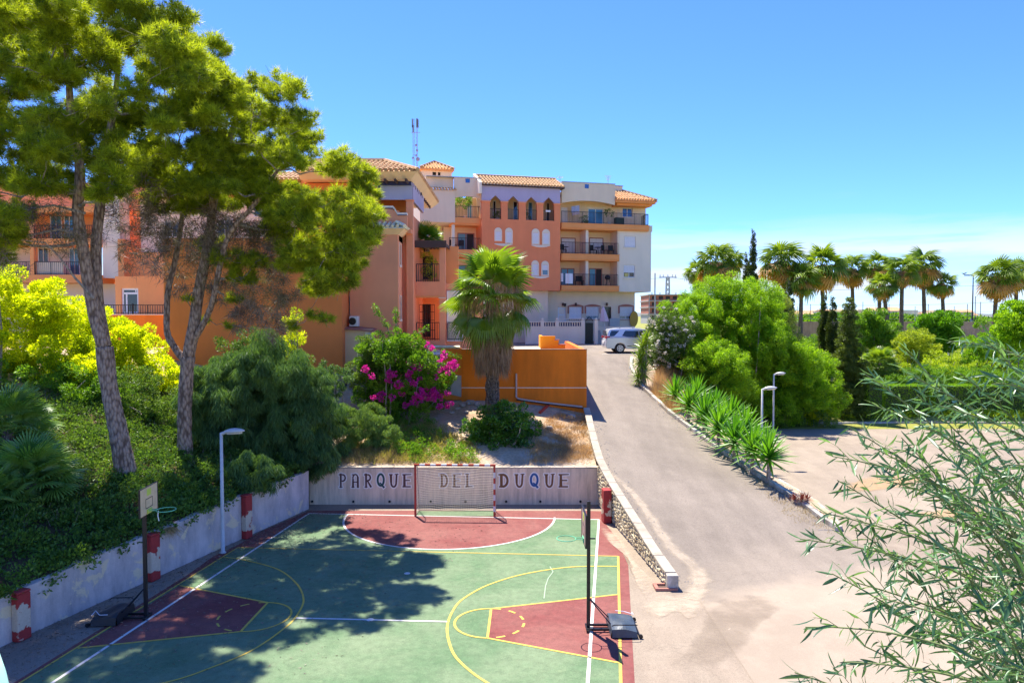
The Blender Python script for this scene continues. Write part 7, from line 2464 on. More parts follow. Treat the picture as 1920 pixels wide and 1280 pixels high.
# ---- low fan palms on the left
def frond_mesh(name, petiole, rad, m, n=26, span=200, droop=.35, fold=.02, split=.55, hang=.2, seedv=0):
    """one fan leaf: stalk along +x, blade beyond it"""
    rn_ = random.Random(seedv)
    v, f = [], []
    def pt(a, r):
        x = petiole + r * math.cos(a); y = r * math.sin(a)
        z = -droop * (r / rad) ** 2 * rad - .10 * petiole
        return Vector((x, y, z))
    for k in range(n):
        a0 = R(-span / 2 + span * k / n); a1 = R(-span / 2 + span * (k + 1) / n); am = (a0 + a1) / 2
        rr = rad * (1 - .18 * abs(am) / R(span / 2)) * rn_.uniform(.9, 1.05)
        hang_ = hang * rn_.uniform(.5, 1.5)
        b_ = len(v)
        rs = rr * split
        c0 = pt(am, .02); e0 = pt(a0, rs); e1 = pt(a1, rs); em = pt(am, rs) + Vector((0, 0, fold * 2)); tip = pt(am + rn_.uniform(-.03, .03), rr) - Vector((0, 0, hang_ * rad * .5))
        mid0 = pt(am - (a1 - a0) * .25, rr * .82) - Vector((0, 0, hang_ * rad * .18)); mid1 = pt(am + (a1 - a0) * .25, rr * .82) - Vector((0, 0, hang_ * rad * .18))
        v += [c0, e0, em, e1, mid0, mid1, tip]
        f += [(b_, b_ + 1, b_ + 2), (b_, b_ + 2, b_ + 3), (b_ + 1, b_ + 4, b_ + 2), (b_ + 2, b_ + 4, b_ + 5), (b_ + 2, b_ + 5, b_ + 3), (b_ + 4, b_ + 6, b_ + 5)]
    mb = MB(); mb.v = [tuple(q) for q in v]; mb.f = f
    mb.tube([(0, 0, 0), (petiole * .5, 0, .01), (petiole, 0, -.10 * petiole)], [.022, .016, .012], 5)
    return mb.mesh(name, m)
def fan_palm(label, c, nf, pet, rad, m, elev=(10, 80), name='fan_palm', trunk=True):
    t = thing(name, label, 'palm', c)
    ms = [frond_mesh('fan_leaf', pet * f_, rad * g_, m, 24, 210, .22, .02, .45, .25, i) for i, (f_, g_) in enumerate(((1, 1), (.85, 1.05), (1.15, .95)))]
    for k in range(nf):
        az = k * 2.399963 + random.uniform(-.2, .2); el = R(elev[0] + (elev[1] - elev[0]) * (k + .5) / nf)
        link('frond', ms[k % 3], t, (0, 0, .15 + .2 * k / nf), (random.uniform(-.25, .25), -el, az))
    if trunk: MB().lathe([(.16, -.3), (.2, 0), (.14, .3), (.05, .4)], n=10).build('trunk', palm_bark, t)
    return t
fan_palm('low blue green fan palm at the left edge above the creeper slope', T(58, 935) + Vector((0, 0, .1)), 36, .75, .75, fan_m)
fan_palm('fan palm cut by the left edge, just below the larger one', T(-12, 960) + Vector((0, 0, .0)), 22, .6, .55, fan_m)
fan_palm('higher fan palm at the left edge behind the low one', T(15, 838) + Vector((0, 0, .2)), 30, .9, .8, fan_m)

# ---- bougainvillea
bgb = fill([(690, 660), (720, 630), (760, 640), (800, 650), (830, 680), (835, 720), (820, 770), (760, 790), (700, 775), (675, 720)], 33.6, 26, 40, yj=.9)
bg = shrub('big bougainvillea with magenta blossom spilling before the salmon house', bgb, 330, .10, .05, leafy_m, name='bougainvillea', cat='shrub')
fb = [B(px, py, 32.5 + rnd.uniform(-.3, .3), r) for (px, py, r) in ((750, 722, 9), (783, 688, 7), (800, 690, 8), (807, 724, 11), (820, 735, 11), (845, 690, 11), (832, 666, 6), (768, 702, 7), (716, 740, 6), (697, 704, 5), (684, 692, 6), (786, 736, 9), (770, 676, 6), (826, 763, 6), (806, 650, 7), (795, 745, 9), (735, 745, 5), (775, 720, 6), (740, 700, 5), (852, 682, 7), (812, 745, 8), (760, 760, 5), (700, 745, 4))]
fb += [B(rnd.uniform(700, 850), rnd.uniform(665, 775), 32.6, rnd.uniform(3, 6)) for _ in range(26)]
link('blossom', foliage_mesh('blossom', fb, 480, .075, .06, flower_m, shell=.2), bg)
wb_ = MB()
for pts in (((735, 640), (725, 610), (710, 590), (703, 575)), ((745, 640), (742, 600), (741, 580)), ((755, 645), (775, 630), (800, 615)), ((820, 680), (845, 685), (856, 690)), ((780, 655), (830, 660), (860, 668))):
    pp = [P(x, y, 33.4) for x, y in pts]
    wb_.tube(pp, [.02, .016, .012, .008][:len(pp)], 5)
    for a, b_ in zip(pp, pp[1:]):
        fb2 = [(tuple(a + (b_ - a) * t), (.12, .12, .12)) for t in (.2, .6, 1.0)]
        link('shoot_leaves', foliage_mesh('shoot_leaves', fb2, 260, .09, .045, leafy_m), bg)
wb_.build('shoot', bark_grey, bg)['kind'] = 'stuff'
shrub('dark dense bush on the left shoulder of the bougainvillea', fill([(675, 640), (700, 625), (725, 650), (720, 760), (690, 770), (672, 700)], 33.9, 20, 18, yj=.4), 330, .09, .04, dark_leaf)

# ---- the near fan palm behind the goal
pb = T(923, 776)
YPm = pb.y
palm = thing('washingtonia_palm', 'stout fan palm with straw skirt growing behind the football goal', 'palm', pb)
def pz(py): return P(923, py, YPm).z - pb.z
zt_ = pz(700)
mb = MB(); rnp = random.Random(4)
n = 40; zc_ = pz(565)
for i in range(n):
    z0_ = -0.3 + (zc_ + .3) * i / n; z1_ = -0.3 + (zc_ + .3) * (i + 1) / n
    r0_ = .29 + .06 * math.exp(-z0_ * 2) ; m_ = 14
    mb.lathe([(r0_ * .86, z0_), (r0_ * rnp.uniform(.97, 1.06), z1_ - .02), (r0_ * .86, z1_ + .005)], (rnp.uniform(-.01, .01), rnp.uniform(-.01, .01), 0), m_)
    for k in range(8):
        a = rnp.uniform(0, 6.28)
        x, y = r0_ * .95 * math.cos(a), r0_ * .95 * math.sin(a)
        mb.hexa([(x - .05, y - .05, z0_), (x + .05, y - .05, z0_), (x + .05, y + .05, z0_), (x - .05, y + .05, z0_)], [(x * 1.1 - .02, y * 1.1 - .02, z1_ + .04), (x * 1.1 + .02, y * 1.1 - .02, z1_ + .04), (x * 1.1 + .02, y * 1.1 + .02, z1_ + .04), (x * 1.1 - .02, y * 1.1 + .02, z1_ + .04)])
mb.build('trunk', palm_bark, palm)
fms = [frond_mesh('palm_frond', 1.15 * a_, 1.22 * b2_, frond_m, 34, 225, d_, .03, .66, h_, s_) for a_, b2_, d_, h_, s_ in ((1, 1, .18, .2, 1), (.9, 1.05, .3, .4, 2), (1.1, .95, .42, .6, 3))]
fmo = [frond_mesh('palm_frond', 1.1, 1.1, frond_old, 28, 200, .55, .03, .5, .9, 7), frond_mesh('palm_frond', 1.0, 1.0, frond_old, 26, 180, .7, .03, .5, 1.0, 8)]
cz_ = pz(562)
k = 0
for (nf, e0, e1, pool, zo) in ((6, 60, 85, fms[:2], .35), (9, 28, 50, fms[:2], .2), (10, 0, 20, fms, 0.0), (11, -36, -14, fms[1:] + fmo[:1], -.15), (9, -60, -40, fmo, -.3)):
    for i in range(nf):
        az = 2 * math.pi * i / nf + k * .7 + rnp.uniform(-.15, .15)
        el = R(rnp.uniform(e0, e1))
        link('frond', pool[i % len(pool)], palm, (.12 * math.cos(az), .12 * math.sin(az), cz_ + zo + rnp.uniform(-.1, .1)), (rnp.uniform(-.5, .5), -el, az), rnp.uniform(.86, 1.06))
    k += 1
def thatch(name, zt0, zb0, r0, rm, rb, n, m, ln=.75, wd=.03, origin=(0, 0, 0)):
    a = RNG.random(n) * 2 * math.pi; t = RNG.random(n)
    rr = np.where(t < .4, r0 + (rm - r0) * t / .4, rm + (rb - rm) * (t - .4) / .6) * (.72 + .33 * RNG.random(n))
    z = zt0 + (zb0 + ln * .55 - zt0) * t
    p = np.stack([rr * np.cos(a), rr * np.sin(a), z], axis=1) + np.array(origin)
    d = np.stack([np.cos(a) * .12, np.sin(a) * .12, -np.ones(n)], axis=1) + RNG.normal(size=(n, 3)) * .14
    d /= np.linalg.norm(d, axis=1, keepdims=True)
    v, kk = leaf_tris(p, d, ln * (.5 + .8 * RNG.random(n)), wd, 0, 'tri')
    return fast_mesh(name, v, kk, m)
link('dead_skirt', thatch('dead_skirt', pz(600), pz(702), .5, .92, .68, 8000, frond_dead, .6, .024), palm)
link('hanging_stalks', thatch('hanging_stalks', pz(515), pz(600), .45, 1.45, 1.4, 2000, frond_dead, .75, .024), palm)
shrub('glossy dark green shrub round the foot of the fan palm', fill([(905, 775), (940, 762), (980, 775), (1000, 800), (1005, 840), (990, 865), (930, 862), (885, 835), (880, 800)], 31.2, 20, 34, yj=.7), 330, .12, .055, leafy_m, rng_=None) if False else shrub('glossy dark green shrub round the foot of the fan palm', fill([(905, 775), (940, 762), (980, 775), (1000, 800), (1005, 840), (990, 865), (930, 862), (885, 835), (880, 800)], 31.2, 20, 34, yj=.7), 300, .12, .055, foliage('glossy_leaf', (0.015, 0.06, 0.012), (0.06, 0.17, 0.02), None, .35, gloss=.7, rough=.35))
# weeds and dry grass of the terrace garden
gp1 = scatter_poly([(650, 868), (640, 830), (700, 800), (760, 790), (830, 800), (890, 840), (900, 868)], 420, 0, y0=27)
o = link('garden_weeds', blades_mesh('garden_weeds', gp1[:330], 34, .26, .02, weed_m, spread=.5, tuft=.16)); tag(o, 'yellowing weeds behind the end wall', None, None, 'stuff')
ground_cover('weed_clumps', 'low leafy weeds before the sandy soil', scatter_poly([(700, 830), (740, 795), (800, 795), (860, 830), (900, 868), (760, 868)], 60, .05, y0=27), 150, .34, .3, .09, .04, leafy_m)
gp2 = scatter_poly([(990, 868), (1010, 800), (1040, 780), (1095, 775), (1112, 868)], 260, 0, y0=27)
o = link('dry_grass', blades_mesh('dry_grass', gp2, 34, .2, .016, golden_m, spread=.55, tuft=.18)); tag(o, 'golden dry grass in the corner by the road wall', None, None, 'stuff')
gp3 = scatter_poly([(640, 868), (660, 840), (720, 825), (760, 868)], 150, 0, y0=27)
o = link('dry_grass', blades_mesh('dry_grass', gp3, 34, .22, .018, straw_m, spread=.55, tuft=.18)); tag(o, 'dry straw above the left end of the painted wall', None, None, 'stuff')
gp4 = scatter_poly([(1020, 868), (1060, 800), (1105, 790), (1112, 860)], 60, 0, y0=27)
o = link('ash_grass', blades_mesh('ash_grass', gp4, 30, .22, .014, dead_twig, spread=.8, tuft=.2)); tag(o, 'grey withered stalks near the road wall', None, None, 'stuff')
for (px, py, s_) in ((868, 762, .2), (882, 758, .26), (895, 760, .22), (905, 766, .16), (858, 768, .15), (1070, 785, .3), (1058, 778, .2), (875, 775, .12), (848, 775, .14), (1030, 805, .2)):
    p_ = T(px, py, 27)
    m = MB(); stone(m, 0, 0, s_ * .35, s_ * .6, s_, s_ * .5); o = m.build('rock', rock_m, None, loc=p_, rot=(0, 0, R(90) + random.uniform(-.5, .5))); tag(o, ('biggest pale rock on the sandy soil left of the palm foot' if s_ == .26 else 'pale rock lying on the sandy soil left of the palm foot') if px < 920 else 'pale rock on the soil between the palm and the road wall', 'rock', 'pale rocks on the sandy soil' if px < 920 else 'rocks right of the palm')

# ---- right side: yuccas
def yucca_leaf(name, m, ln=1.0, wd=.10):
    mb = MB()
    secs = [(0, .5), (.25, 1.0), (.6, .85), (.85, .45), (1.0, .02)]
    for k, (t, w_) in enumerate(secs):
        z = t * ln; x = .0; y = -.10 * t * t * ln
        hw = wd * w_ / 2
        mb.v += [(-hw, y - hw * .3, z), (0, y + hw * .3, z), (hw, y - hw * .3, z)]
    for k in range(len(secs) - 1):
        a = k * 3
        mb.f += [(a, a + 1, a + 4, a + 3), (a + 1, a + 2, a + 5, a + 4)]
    return mb.mesh(name, m)
yl_g = yucca_leaf('sword_leaf', yucca_m); yl_y = yucca_leaf('sword_leaf', yucca_y)
def rosette_mats(n, ln, e0, e1, rnd_, off=(0, 0, 0)):
    out_ = []
    for k in range(n):
        az = k * 2.399963 + rnd_.uniform(-.15, .15); el = R(e0 + (e1 - e0) * (k / n) ** .9 + rnd_.uniform(-5, 5))
        tilt = math.pi / 2 - el
        M = Matrix.Translation(Vector(off) + Vector((0, 0, .25 * ln * k / n))) @ Matrix.Rotation(az, 4, 'Z') @ Matrix.Rotation(tilt, 4, 'X') @ Matrix.Rotation(0, 4, 'Z') @ Matrix.Scale(ln * rnd_.uniform(.85, 1.1), 4)
        out_.append(M)
    return out_
def yucca(label, heads, base, parts, n=52, leaf=yl_g, name='yucca', e=(-25, 88)):
    """heads = list of (point, leaf length)"""
    y_ = thing(name, label, 'yucca', base)
    rn_ = random.Random(int(base[0] * 91 + base[1] * 17))
    tr = MB()
    for (p, ln) in heads:
        off = Vector(p) - Vector(base)
        tr.tube([(off.x * .2, off.y * .2, -.15), (off.x * .7, off.y * .7, off.z * .5), tuple(off)], [.1, .085, .07], 8)
        Ms = rosette_mats(n, ln, e[0], e[1], rn_, off)
        if parts:
            for M in Ms:
                o = link('leaf', leaf, y_); o.matrix_local = M
        else:
            V, Fc = [], []
            lv = [v.co for v in leaf.vertices]; lf = [tuple(p_.vertices) for p_ in leaf.polygons]
            for M in Ms:
                b_ = len(V); V += [tuple(M @ c) for c in lv]; Fc += [tuple(b_ + i for i in f_) for f_ in lf]
            me = bpy.data.meshes.new('leaves'); me.from_pydata(V, [], Fc); me.materials.append(leaf.materials[0]); link('leaves', me, y_)
    tr.build('trunk', bark_grey, y_)
    return y_
def ground_pt(px, py): return T(px, py, 24)
YUC = [((1440, 902), (1442, 862), 27, 'short yucca with two bare stems at the front end of the yucca row', True),
       ((1408, 885), (1412, 850), 27, 'second yucca from the front of the kerbside row', True),
       ((1376, 862), (1378, 832), 26, 'third yucca from the front of the kerbside row', True),
       ((1405, 865), (1398, 815), 26, 'tall yucca head rising behind the front pair of the row', True),
       ((1345, 838), (1348, 808), 25, 'fourth yucca of the row along the kerb, mid green', False),
       ((1376, 840), (1372, 792), 24, 'yucca behind the middle of the kerbside row', False),
       ((1318, 812), (1322, 785), 23, 'fifth yucca of the kerbside row, leaning to the road', False),
       ((1348, 815), (1340, 775), 22, 'yucca head under the small yucca tree', False),
       ((1290, 790), (1292, 765), 21, 'sixth yucca of the kerbside row below the dry grass', False),
       ((1312, 790), (1306, 750), 21, 'yucca behind the upper part of the row, beside the dry grass', False),
       ((1264, 765), (1266, 745), 19, 'last low yucca at the upper end of the row', False),
       ((1430, 850), (1432, 838), 22, 'yucca before the nearer lamp post of the yard', True)]
for (bp_, hp_, r_, lab, parts) in YUC:
    b_ = ground_pt(*bp_)
    h_ = P(hp_[0], hp_[1], b_.y)
    ln = r_ * 1.95 * b_.y / F
    yucca(lab, [(tuple(h_), ln)], tuple(b_), parts, 64 if parts else 74)
# yucca tree with two heads
b_ = ground_pt(1344, 780)
yucca('branched yucca tree on a bare trunk above the kerbside row', [(tuple(P(1347, 700, b_.y)), 1.25), (tuple(P(1300, 690, b_.y + .3)), 1.0), (tuple(P(1350, 720, b_.y)), 1.15)], tuple(b_), False, 70, yl_g, 'yucca_tree', (-70, 88))
b_ = ground_pt(1206, 722)
yucca('tall shaggy yucca clump at the top of the road beside the oleander', [(tuple(P(1206, 655, b_.y)), .75), (tuple(P(1200, 680, b_.y)), .8), (tuple(P(1208, 700, b_.y)), .8), (tuple(P(1196, 712, b_.y - .2)), .6), (tuple(P(1212, 640, b_.y)), .6)], tuple(b_), False, 64, yl_y, 'yucca', (-50, 88))
b_ = T(1503, 948, 22)
y_ = yucca('small purple brown spiky plant near the end of the kerb', [(tuple(b_ + Vector((0, 0, .08))), .34), (tuple(b_ + Vector((.25, .1, .06))), .3), (tuple(b_ + Vector((-.22, .15, .06))), .3)], tuple(b_), False, 40, yucca_leaf('spike', purple_m, 1, .09), 'spiky_plant', (5, 88))
# dry grass
o = link('dry_grass', blades_mesh('dry_grass', scatter_poly([(1225, 740), (1235, 700), (1262, 690), (1290, 730), (1300, 770), (1262, 775)], 200, 0, y0=30), 34, .75, .022, golden_m, spread=.35, tuft=.15)); tag(o, 'tall golden dry grass on the bank beside the road', None, None, 'stuff')
o = link('dry_grass', blades_mesh('dry_grass', scatter_poly([(1410, 900), (1470, 905), (1550, 985), (1570, 1000), (1500, 985), (1440, 935)], 90, 0, y0=22), 14, .12, .014, straw_m, spread=.6, tuft=.15)); tag(o, 'scattered straw at the tip of the planting bed', None, None, 'stuff')
for k in range(26):
    f_ = random.random()
    px, py = 1450 + 115 * f_ + random.uniform(-6, 6), 905 + 88 * f_ + random.uniform(-12, 4)
    p_ = T(px, py, 22); s_ = random.uniform(.05, .11)
    m = MB(); stone(m, 0, 0, s_ * .35, s_ * .6, s_, s_ * .5); o = m.build('rock', rock_m, None, loc=p_, rot=(0, 0, random.uniform(0, 6))); tag(o, 'small pale stone in the tip of the planting bed by the yard', 'rock', 'stones in the tip of the planting bed')

# ---- right side: bushes and trees
feath = dict(dirmix=.35, upb=.05, droop=.25, shell=.4, sub=10, subr=.36)
shrub('tall rounded bright green feathery bush right of the oleander', fill([(1250, 640), (1255, 590), (1300, 560), (1340, 535), (1400, 530), (1440, 560), (1460, 610), (1470, 660), (1400, 690), (1300, 690)], 49.5, 29, 74, yj=1.9), 300, .15, .032, acacia_m, **feath)
shrub('soft greyish green feathery tree behind the right side of the bright bush', fill([(1420, 545), (1460, 560), (1485, 600), (1490, 650), (1450, 660)], 52.5, 24, 20, yj=1), 240, .13, .03, acacia_grey, **feath)
shrub('low spreading feathery yellow green bush before the back kerb of the yard', fill([(1400, 660), (1450, 640), (1500, 650), (1550, 690), (1572, 730), (1560, 770), (1490, 775), (1400, 770), (1370, 730), (1370, 690)], 48.6, 28, 72, yj=1.4), 300, .15, .032, acacia_m, **feath)
shrub('feathery green bush behind the yucca tree', fill([(1290, 660), (1340, 640), (1390, 660), (1400, 740), (1360, 770), (1310, 740)], 45.5, 22, 38, yj=1.2), 300, .16, .028, acacia_m, **feath)
shrub('dark shaded growth under the feathery bush at the back kerb', fill([(1390, 760), (1480, 765), (1560, 765), (1560, 792), (1400, 800)], 48.4, 15, 26, yj=.6), 260, .10, .035, dark_leaf)
shrub('small yellow bush at the foot of the feathery bush', [B(1535, 775, 48.6, 16), B(1552, 780, 48.6, 14), B(1520, 784, 48.6, 12)], 260, .1, .03, yellow_bush)
# oleander
ob = fill([(1218, 640), (1225, 600), (1255, 588), (1285, 605), (1300, 640), (1295, 680), (1255, 685), (1225, 680)], 47.2, 18, 36, yj=1.0)
ol = shrub('oleander covered in white flowers beside the parked car', ob, 230, .12, .035, foliage('oleander_leaf', (0.02, 0.055, 0.02), (0.07, 0.14, 0.045), None, .3), name='oleander')
cl_ = []
for c, r_ in ob:
    for u in unit(9):
        if u[1] < .5: cl_.append((tuple(np.array(c) + u * np.array(r_) * 1.02), (.09, .09, .08)))
link('blossom', foliage_mesh('blossom', cl_, 330, .075, .07, flower_w, shell=.2, sub=4), ol)
def cypress(label, px, pyt, pyb, w_, Y, m=cypress_m, name='cypress', per=300, ln=.13, wd=.05):
    t = thing(name, label, 'cypress' if name == 'cypress' else 'conifer')
    bl = []
    n = max(6, int((pyb - pyt) / (w_ * (.35 if name == 'cypress' else .15))))
    for i in range(n):
        f_ = (i + .5) / n
        r_ = w_ / 2 * (min(1, .22 + 1.5 * f_) if name == 'cypress' else .18 + .95 * f_)
        if name == 'cypress' and f_ > .85: r_ *= .8
        y = pyt + (pyb - pyt) * f_
        for j in range(1 if name == 'cypress' else 3):
            ox_ = random.uniform(-.18, .18) * r_ if name == 'cypress' else math.cos(j * 2.1 + i) * r_ * .5
            oy_ = 0 if name == 'cypress' else math.sin(j * 2.1 + i) * r_ * .5 * Y / F
            rr = r_ * (.95 if name == 'cypress' else .72)
            c = P(px + ox_, y, Y); c.y += oy_
            s_ = Y / F
            bl.append((tuple(c), (rr * s_, rr * s_, rr * s_ * (1.6 if name == 'cypress' else .55))))
    link('foliage', foliage_mesh(name, bl, per, ln, wd, m, dirmix=.5, upb=.5 if name == 'cypress' else -.05, shell=.5, sub=8), t)
    a, b2 = P(px, pyb, Y), P(px, pyt + 6, Y)
    a.z = min(a.z, H(a.x, a.y) - .1) if a.z - H(a.x, a.y) < 6 else a.z
    MB().tube([a, b2], [.16, .03], 8).build('trunk', bark_grey, t)
    return t
cypress('tallest slender cypress rising above the bright feathery bush', 1412, 430, 570, 18, 62)
cypress('thin shorter cypress left of the tallest one', 1399, 474, 570, 12, 63)
cypress('dark slim cypress before the first two palm trunks', 1479, 520, 645, 20, 60)
cypress('dark cypress left of the tiered conifer', 1545, 552, 668, 22, 56)
cypress('broader cypress just left of the tiered conifer', 1561, 556, 680, 24, 55)
cypress('tiered dark conifer standing at the corner of the yard hedge', 1592, 556, 790, 76, 51.5, conifer_m, 'conifer', 330, .14, .045)
# hedge blocks
def hedge(label, px0, px1, pyt, pyb, Y, m=hedge_m):
    a, b_ = P(px0, pyt, Y), P(px1, pyb, Y)
    w_ = b_.x - a.x; h_ = a.z - b_.z
    n = int((w_ * h_ * 2 + w_ * 1.2 * 2) * 420)
    u = RNG.random((n, 3))
    f_ = RNG.integers(0, 4, n)
    p = u.copy()
    p[f_ == 0, 1] = RNG.random((f_ == 0).sum()) * .08; p[f_ == 1, 2] = 1 - RNG.random((f_ == 1).sum()) * .05
    p[f_ == 2, 0] = RNG.random((f_ == 2).sum()) * .04; p[f_ == 3, 0] = 1 - RNG.random((f_ == 3).sum()) * .04
    p = p * np.array([w_, 1.1, h_]) + np.array([a.x, Y, b_.z])
    d = unit(n) + np.array([0, -.3, .8]); d /= np.linalg.norm(d, axis=1, keepdims=True)
    v, k = leaf_tris(p, d, .09 * (.6 + .8 * RNG.random(n)), .04, 0)
    t = thing('hedge', label, 'hedge')
    link('foliage', fast_mesh('hedge', v, k, m), t)
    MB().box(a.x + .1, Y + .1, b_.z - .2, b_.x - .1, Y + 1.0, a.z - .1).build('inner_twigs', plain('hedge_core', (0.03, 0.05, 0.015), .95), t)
hedge('clipped green hedge block beside the tiered conifer', 1628, 1657, 716, 783, 50.3)
hedge('long clipped hedge along the back of the yard', 1659, 1745, 722, 785, 50.6)
hedge('far continuation of the clipped hedge behind the willow leaves', 1748, 1940, 722, 790, 50.9)
shrub('green leafy tree behind the tiered conifer', fill([(1600, 600), (1640, 590), (1670, 605), (1680, 650), (1640, 670), (1600, 650)], 66, 18, 22, yj=1), 120, .2, .08, leafy_m, name='broadleaf_tree', cat='tree')
shrub('dense rounded green tree below the pair of right hand palms', fill([(1722, 610), (1750, 594), (1780, 600), (1792, 625), (1780, 650), (1735, 655)], 68, 18, 24, yj=1), 120, .2, .08, foliage('round_tree', (0.03, 0.11, 0.012), (0.10, 0.26, 0.02), None, .4), name='broadleaf_tree', cat='tree')
shrub('green tree cut by the right edge of the picture', fill([(1870, 610), (1900, 575), (1960, 560), (1970, 640), (1900, 650)], 60, 20, 24, yj=1), 120, .2, .08, acacia_m, name='broadleaf_tree', cat='tree')
shrub('small round bush on the skyline right of the wire fence', [B(1845, 605, 90, 11), B(1836, 608, 90, 9)], 60, .25, .1, leafy_m)
shrub('yellow olive bush left of the round green tree', fill([(1680, 640), (1700, 622), (1735, 630), (1752, 660), (1740, 690), (1700, 690), (1680, 670)], 60, 15, 26, yj=1), 160, .17, .05, olive_m)
shrub('straggly yellow green bush behind the hedge', fill([(1680, 690), (1760, 670), (1850, 690), (1900, 720), (1700, 720)], 55, 14, 22, yj=1), 140, .15, .05, field_leaf)
shrub('green leafy shrub before the palm trunks', fill([(1490, 640), (1530, 640), (1560, 670), (1500, 690)], 58, 15, 12, yj=.8), 140, .15, .05, leafy_m)
bq = P(1650, 690, 54)
fan_palm('small bright fan palm with straw foot behind the hedge', (bq.x, bq.y, bq.z), 26, .7, .8, frond_m, (-20, 80))
bq = P(1618, 640, 60)
shrub('belt of mixed green bushes between the yard hedge and the field', fill([(1660, 715), (1700, 700), (1800, 696), (1930, 690), (1930, 725), (1660, 728)], 52.5, 17, 34, yj=.8), 200, .13, .045, leafy_m)
shrub('light green bushes before the far right palms', fill([(1800, 640), (1860, 625), (1930, 640), (1930, 690), (1820, 680)], 62, 17, 22, yj=1.2), 130, .18, .06, hedge_m)
shrub('dark green bush right of the tiered conifer', fill([(1620, 690), (1650, 670), (1690, 690), (1690, 715), (1630, 715)], 53.5, 15, 14, yj=.6), 240, .12, .04, dark_leaf)
# field weeds
fw_ = []
rf_ = random.Random(8)
while len(fw_) < 2600:
    Y = 50.8 + 46 * rf_.random() ** 1.5
    X = rf_.uniform(17, .74 * Y + 3)
    fw_.append((X, Y, H(X, Y)))
o = link('field_grass', blades_mesh('field_grass', fw_, 24, .5, .06, field_leaf, spread=.5, tuft=.4)); tag(o, 'yellow green weeds covering the field behind the yard', None, None, 'stuff')
bl = [(p_, (.9, .9, .35)) for p_ in fw_[:520]]
o = link('field_scrub', foliage_mesh('field_scrub', bl, 34, .2, .09, field_leaf, upb=.3)); tag(o, 'low yellow green scrub in the field', None, None, 'stuff')
o = link('field_scrub', foliage_mesh('field_scrub', [(p_, (.8, .8, .4)) for p_ in fw_[600:900] if p_[1] < 62], 40, .16, .06, leafy_m, upb=.3)); tag(o, 'low dark scrub in the field', None, None, 'stuff')
# rocks in the field
for (px, py, s_) in ((1793, 650, 1.2), (1808, 655, .9), (1783, 656, .7)):
    p_ = T(px, py, 55)
    m = MB(); stone(m, 0, 0, s_ * .3, s_ * .6, s_, s_ * .5); o = m.build('boulder', rock_m, None, loc=p_, rot=(0, 0, R(90))); tag(o, {1.2: 'biggest pale boulder in the field below the round green tree', .9: 'middle sized pale boulder right of the biggest one in the field', .7: 'smallest pale boulder left of the others in the field'}[s_], 'boulder', 'pale boulders in the field')
for k in range(9):
    p_ = T(1700 + k * 26, 672, 55)
    o = MB().box(-.06, -.06, 0, .06, .06, .9).build('white_post', white_paint, None, loc=p_); tag(o, 'short white marker post standing in the yellow field', 'post', 'white marker posts in the field')

# ---- row of palms on the skyline
pal_f = foliage('far_palm_leaf', (0.03, 0.075, 0.012), (0.13, 0.22, 0.03), (0.32, 0.26, 0.10), .4)
pal_b = foliage('far_palm_brown', (0.18, 0.11, 0.05), (0.40, 0.28, 0.15), (0.13, 0.20, 0.04), .3)
def crown_mesh(seedv, m, rings):
    rn_ = random.Random(seedv)
    V, Fc = [], []
    fmz = [frond_mesh('f', .9, .95, m, 14, 200, dr, .03, .5, hg, i) for i, (dr, hg) in enumerate(((.2, .3), (.4, .6), (.6, .9)))]
    for (nf, e0, e1) in rings:
        for i in range(nf):
            az = 2 * math.pi * i / nf + rn_.uniform(-.3, .3) + e0
            el = R(rn_.uniform(e0, e1))
            M = Matrix.Rotation(az, 4, 'Z') @ Matrix.Rotation(-el, 4, 'Y') @ Matrix.Rotation(rn_.uniform(-.6, .6), 4, 'X') @ Matrix.Scale(rn_.uniform(.85, 1.15), 4)
            fm = rn_.choice(fmz)
            b_ = len(V)
            V += [tuple(M @ v.co) for v in fm.vertices]; Fc += [tuple(b_ + j for j in p_.vertices) for p_ in fm.polygons]
    me = bpy.data.meshes.new('crown'); me.from_pydata(V, [], Fc); me.materials.append(m)
    at = me.attributes.new('var', 'FLOAT', 'FACE')
    at.data.foreach_set('value', np.repeat(RNG.random(len(Fc) // 20 + 1), 20)[:len(Fc)].astype(np.float32))
    return me
cm_g = [crown_mesh(s_, pal_f, ((6, 55, 85), (10, 20, 50), (11, -10, 18), (7, -45, -15))) for s_ in (1, 2, 3)]
cm_b = [crown_mesh(s_, pal_b, ((9, -40, -5), (10, -75, -40))) for s_ in (4, 5, 6)]
skirt_m = thatch('dead_skirt', .1, -1.6, .4, .75, .5, 1300, frond_dead, .55, .05)
PALMS = [(1308, 506, 50, 600, 92, 0), (1342, 488, 80, 600, 88, 1), (1370, 486, 60, 600, 93, 0), (1466, 486, 80, 640, 86, 1), (1504, 520, 72, 648, 84, 0), (1541, 494, 84, 645, 86, 1), (1597, 500, 66, 640, 92, 1),
         (1648, 496, 62, 600, 94, 1), (1655, 532, 60, 625, 86, 0), (1692, 504, 66, 650, 86, 0), (1729, 494, 74, 640, 90, 1), (1765, 528, 60, 630, 90, 0), (1872, 514, 76, 640, 88, 1), (1906, 508, 60, 640, 92, 1), (1932, 506, 66, 640, 90, 0)]
PLAB = ['leftmost small palm crown behind the feathery bush', 'broad palm crown just left of the tallest cypress', 'palm crown touching the tall cypress',
        'first tall palm right of the cypresses, brown drooping fronds', 'shorter palm just right of the first tall one', 'third palm of the skyline row with leaning trunk', 'palm above the tiered conifer',
        'tall palm behind the stocky green one', 'stocky bright green palm in front of a taller one', 'palm with slanting slim trunk in the middle of the row', 'tall palm with broad brown skirt near the row end', 'shorter palm closing the row on the right',
        'left palm of the group by the right edge', 'middle palm of the group by the right edge', 'palm cut off by the right edge']
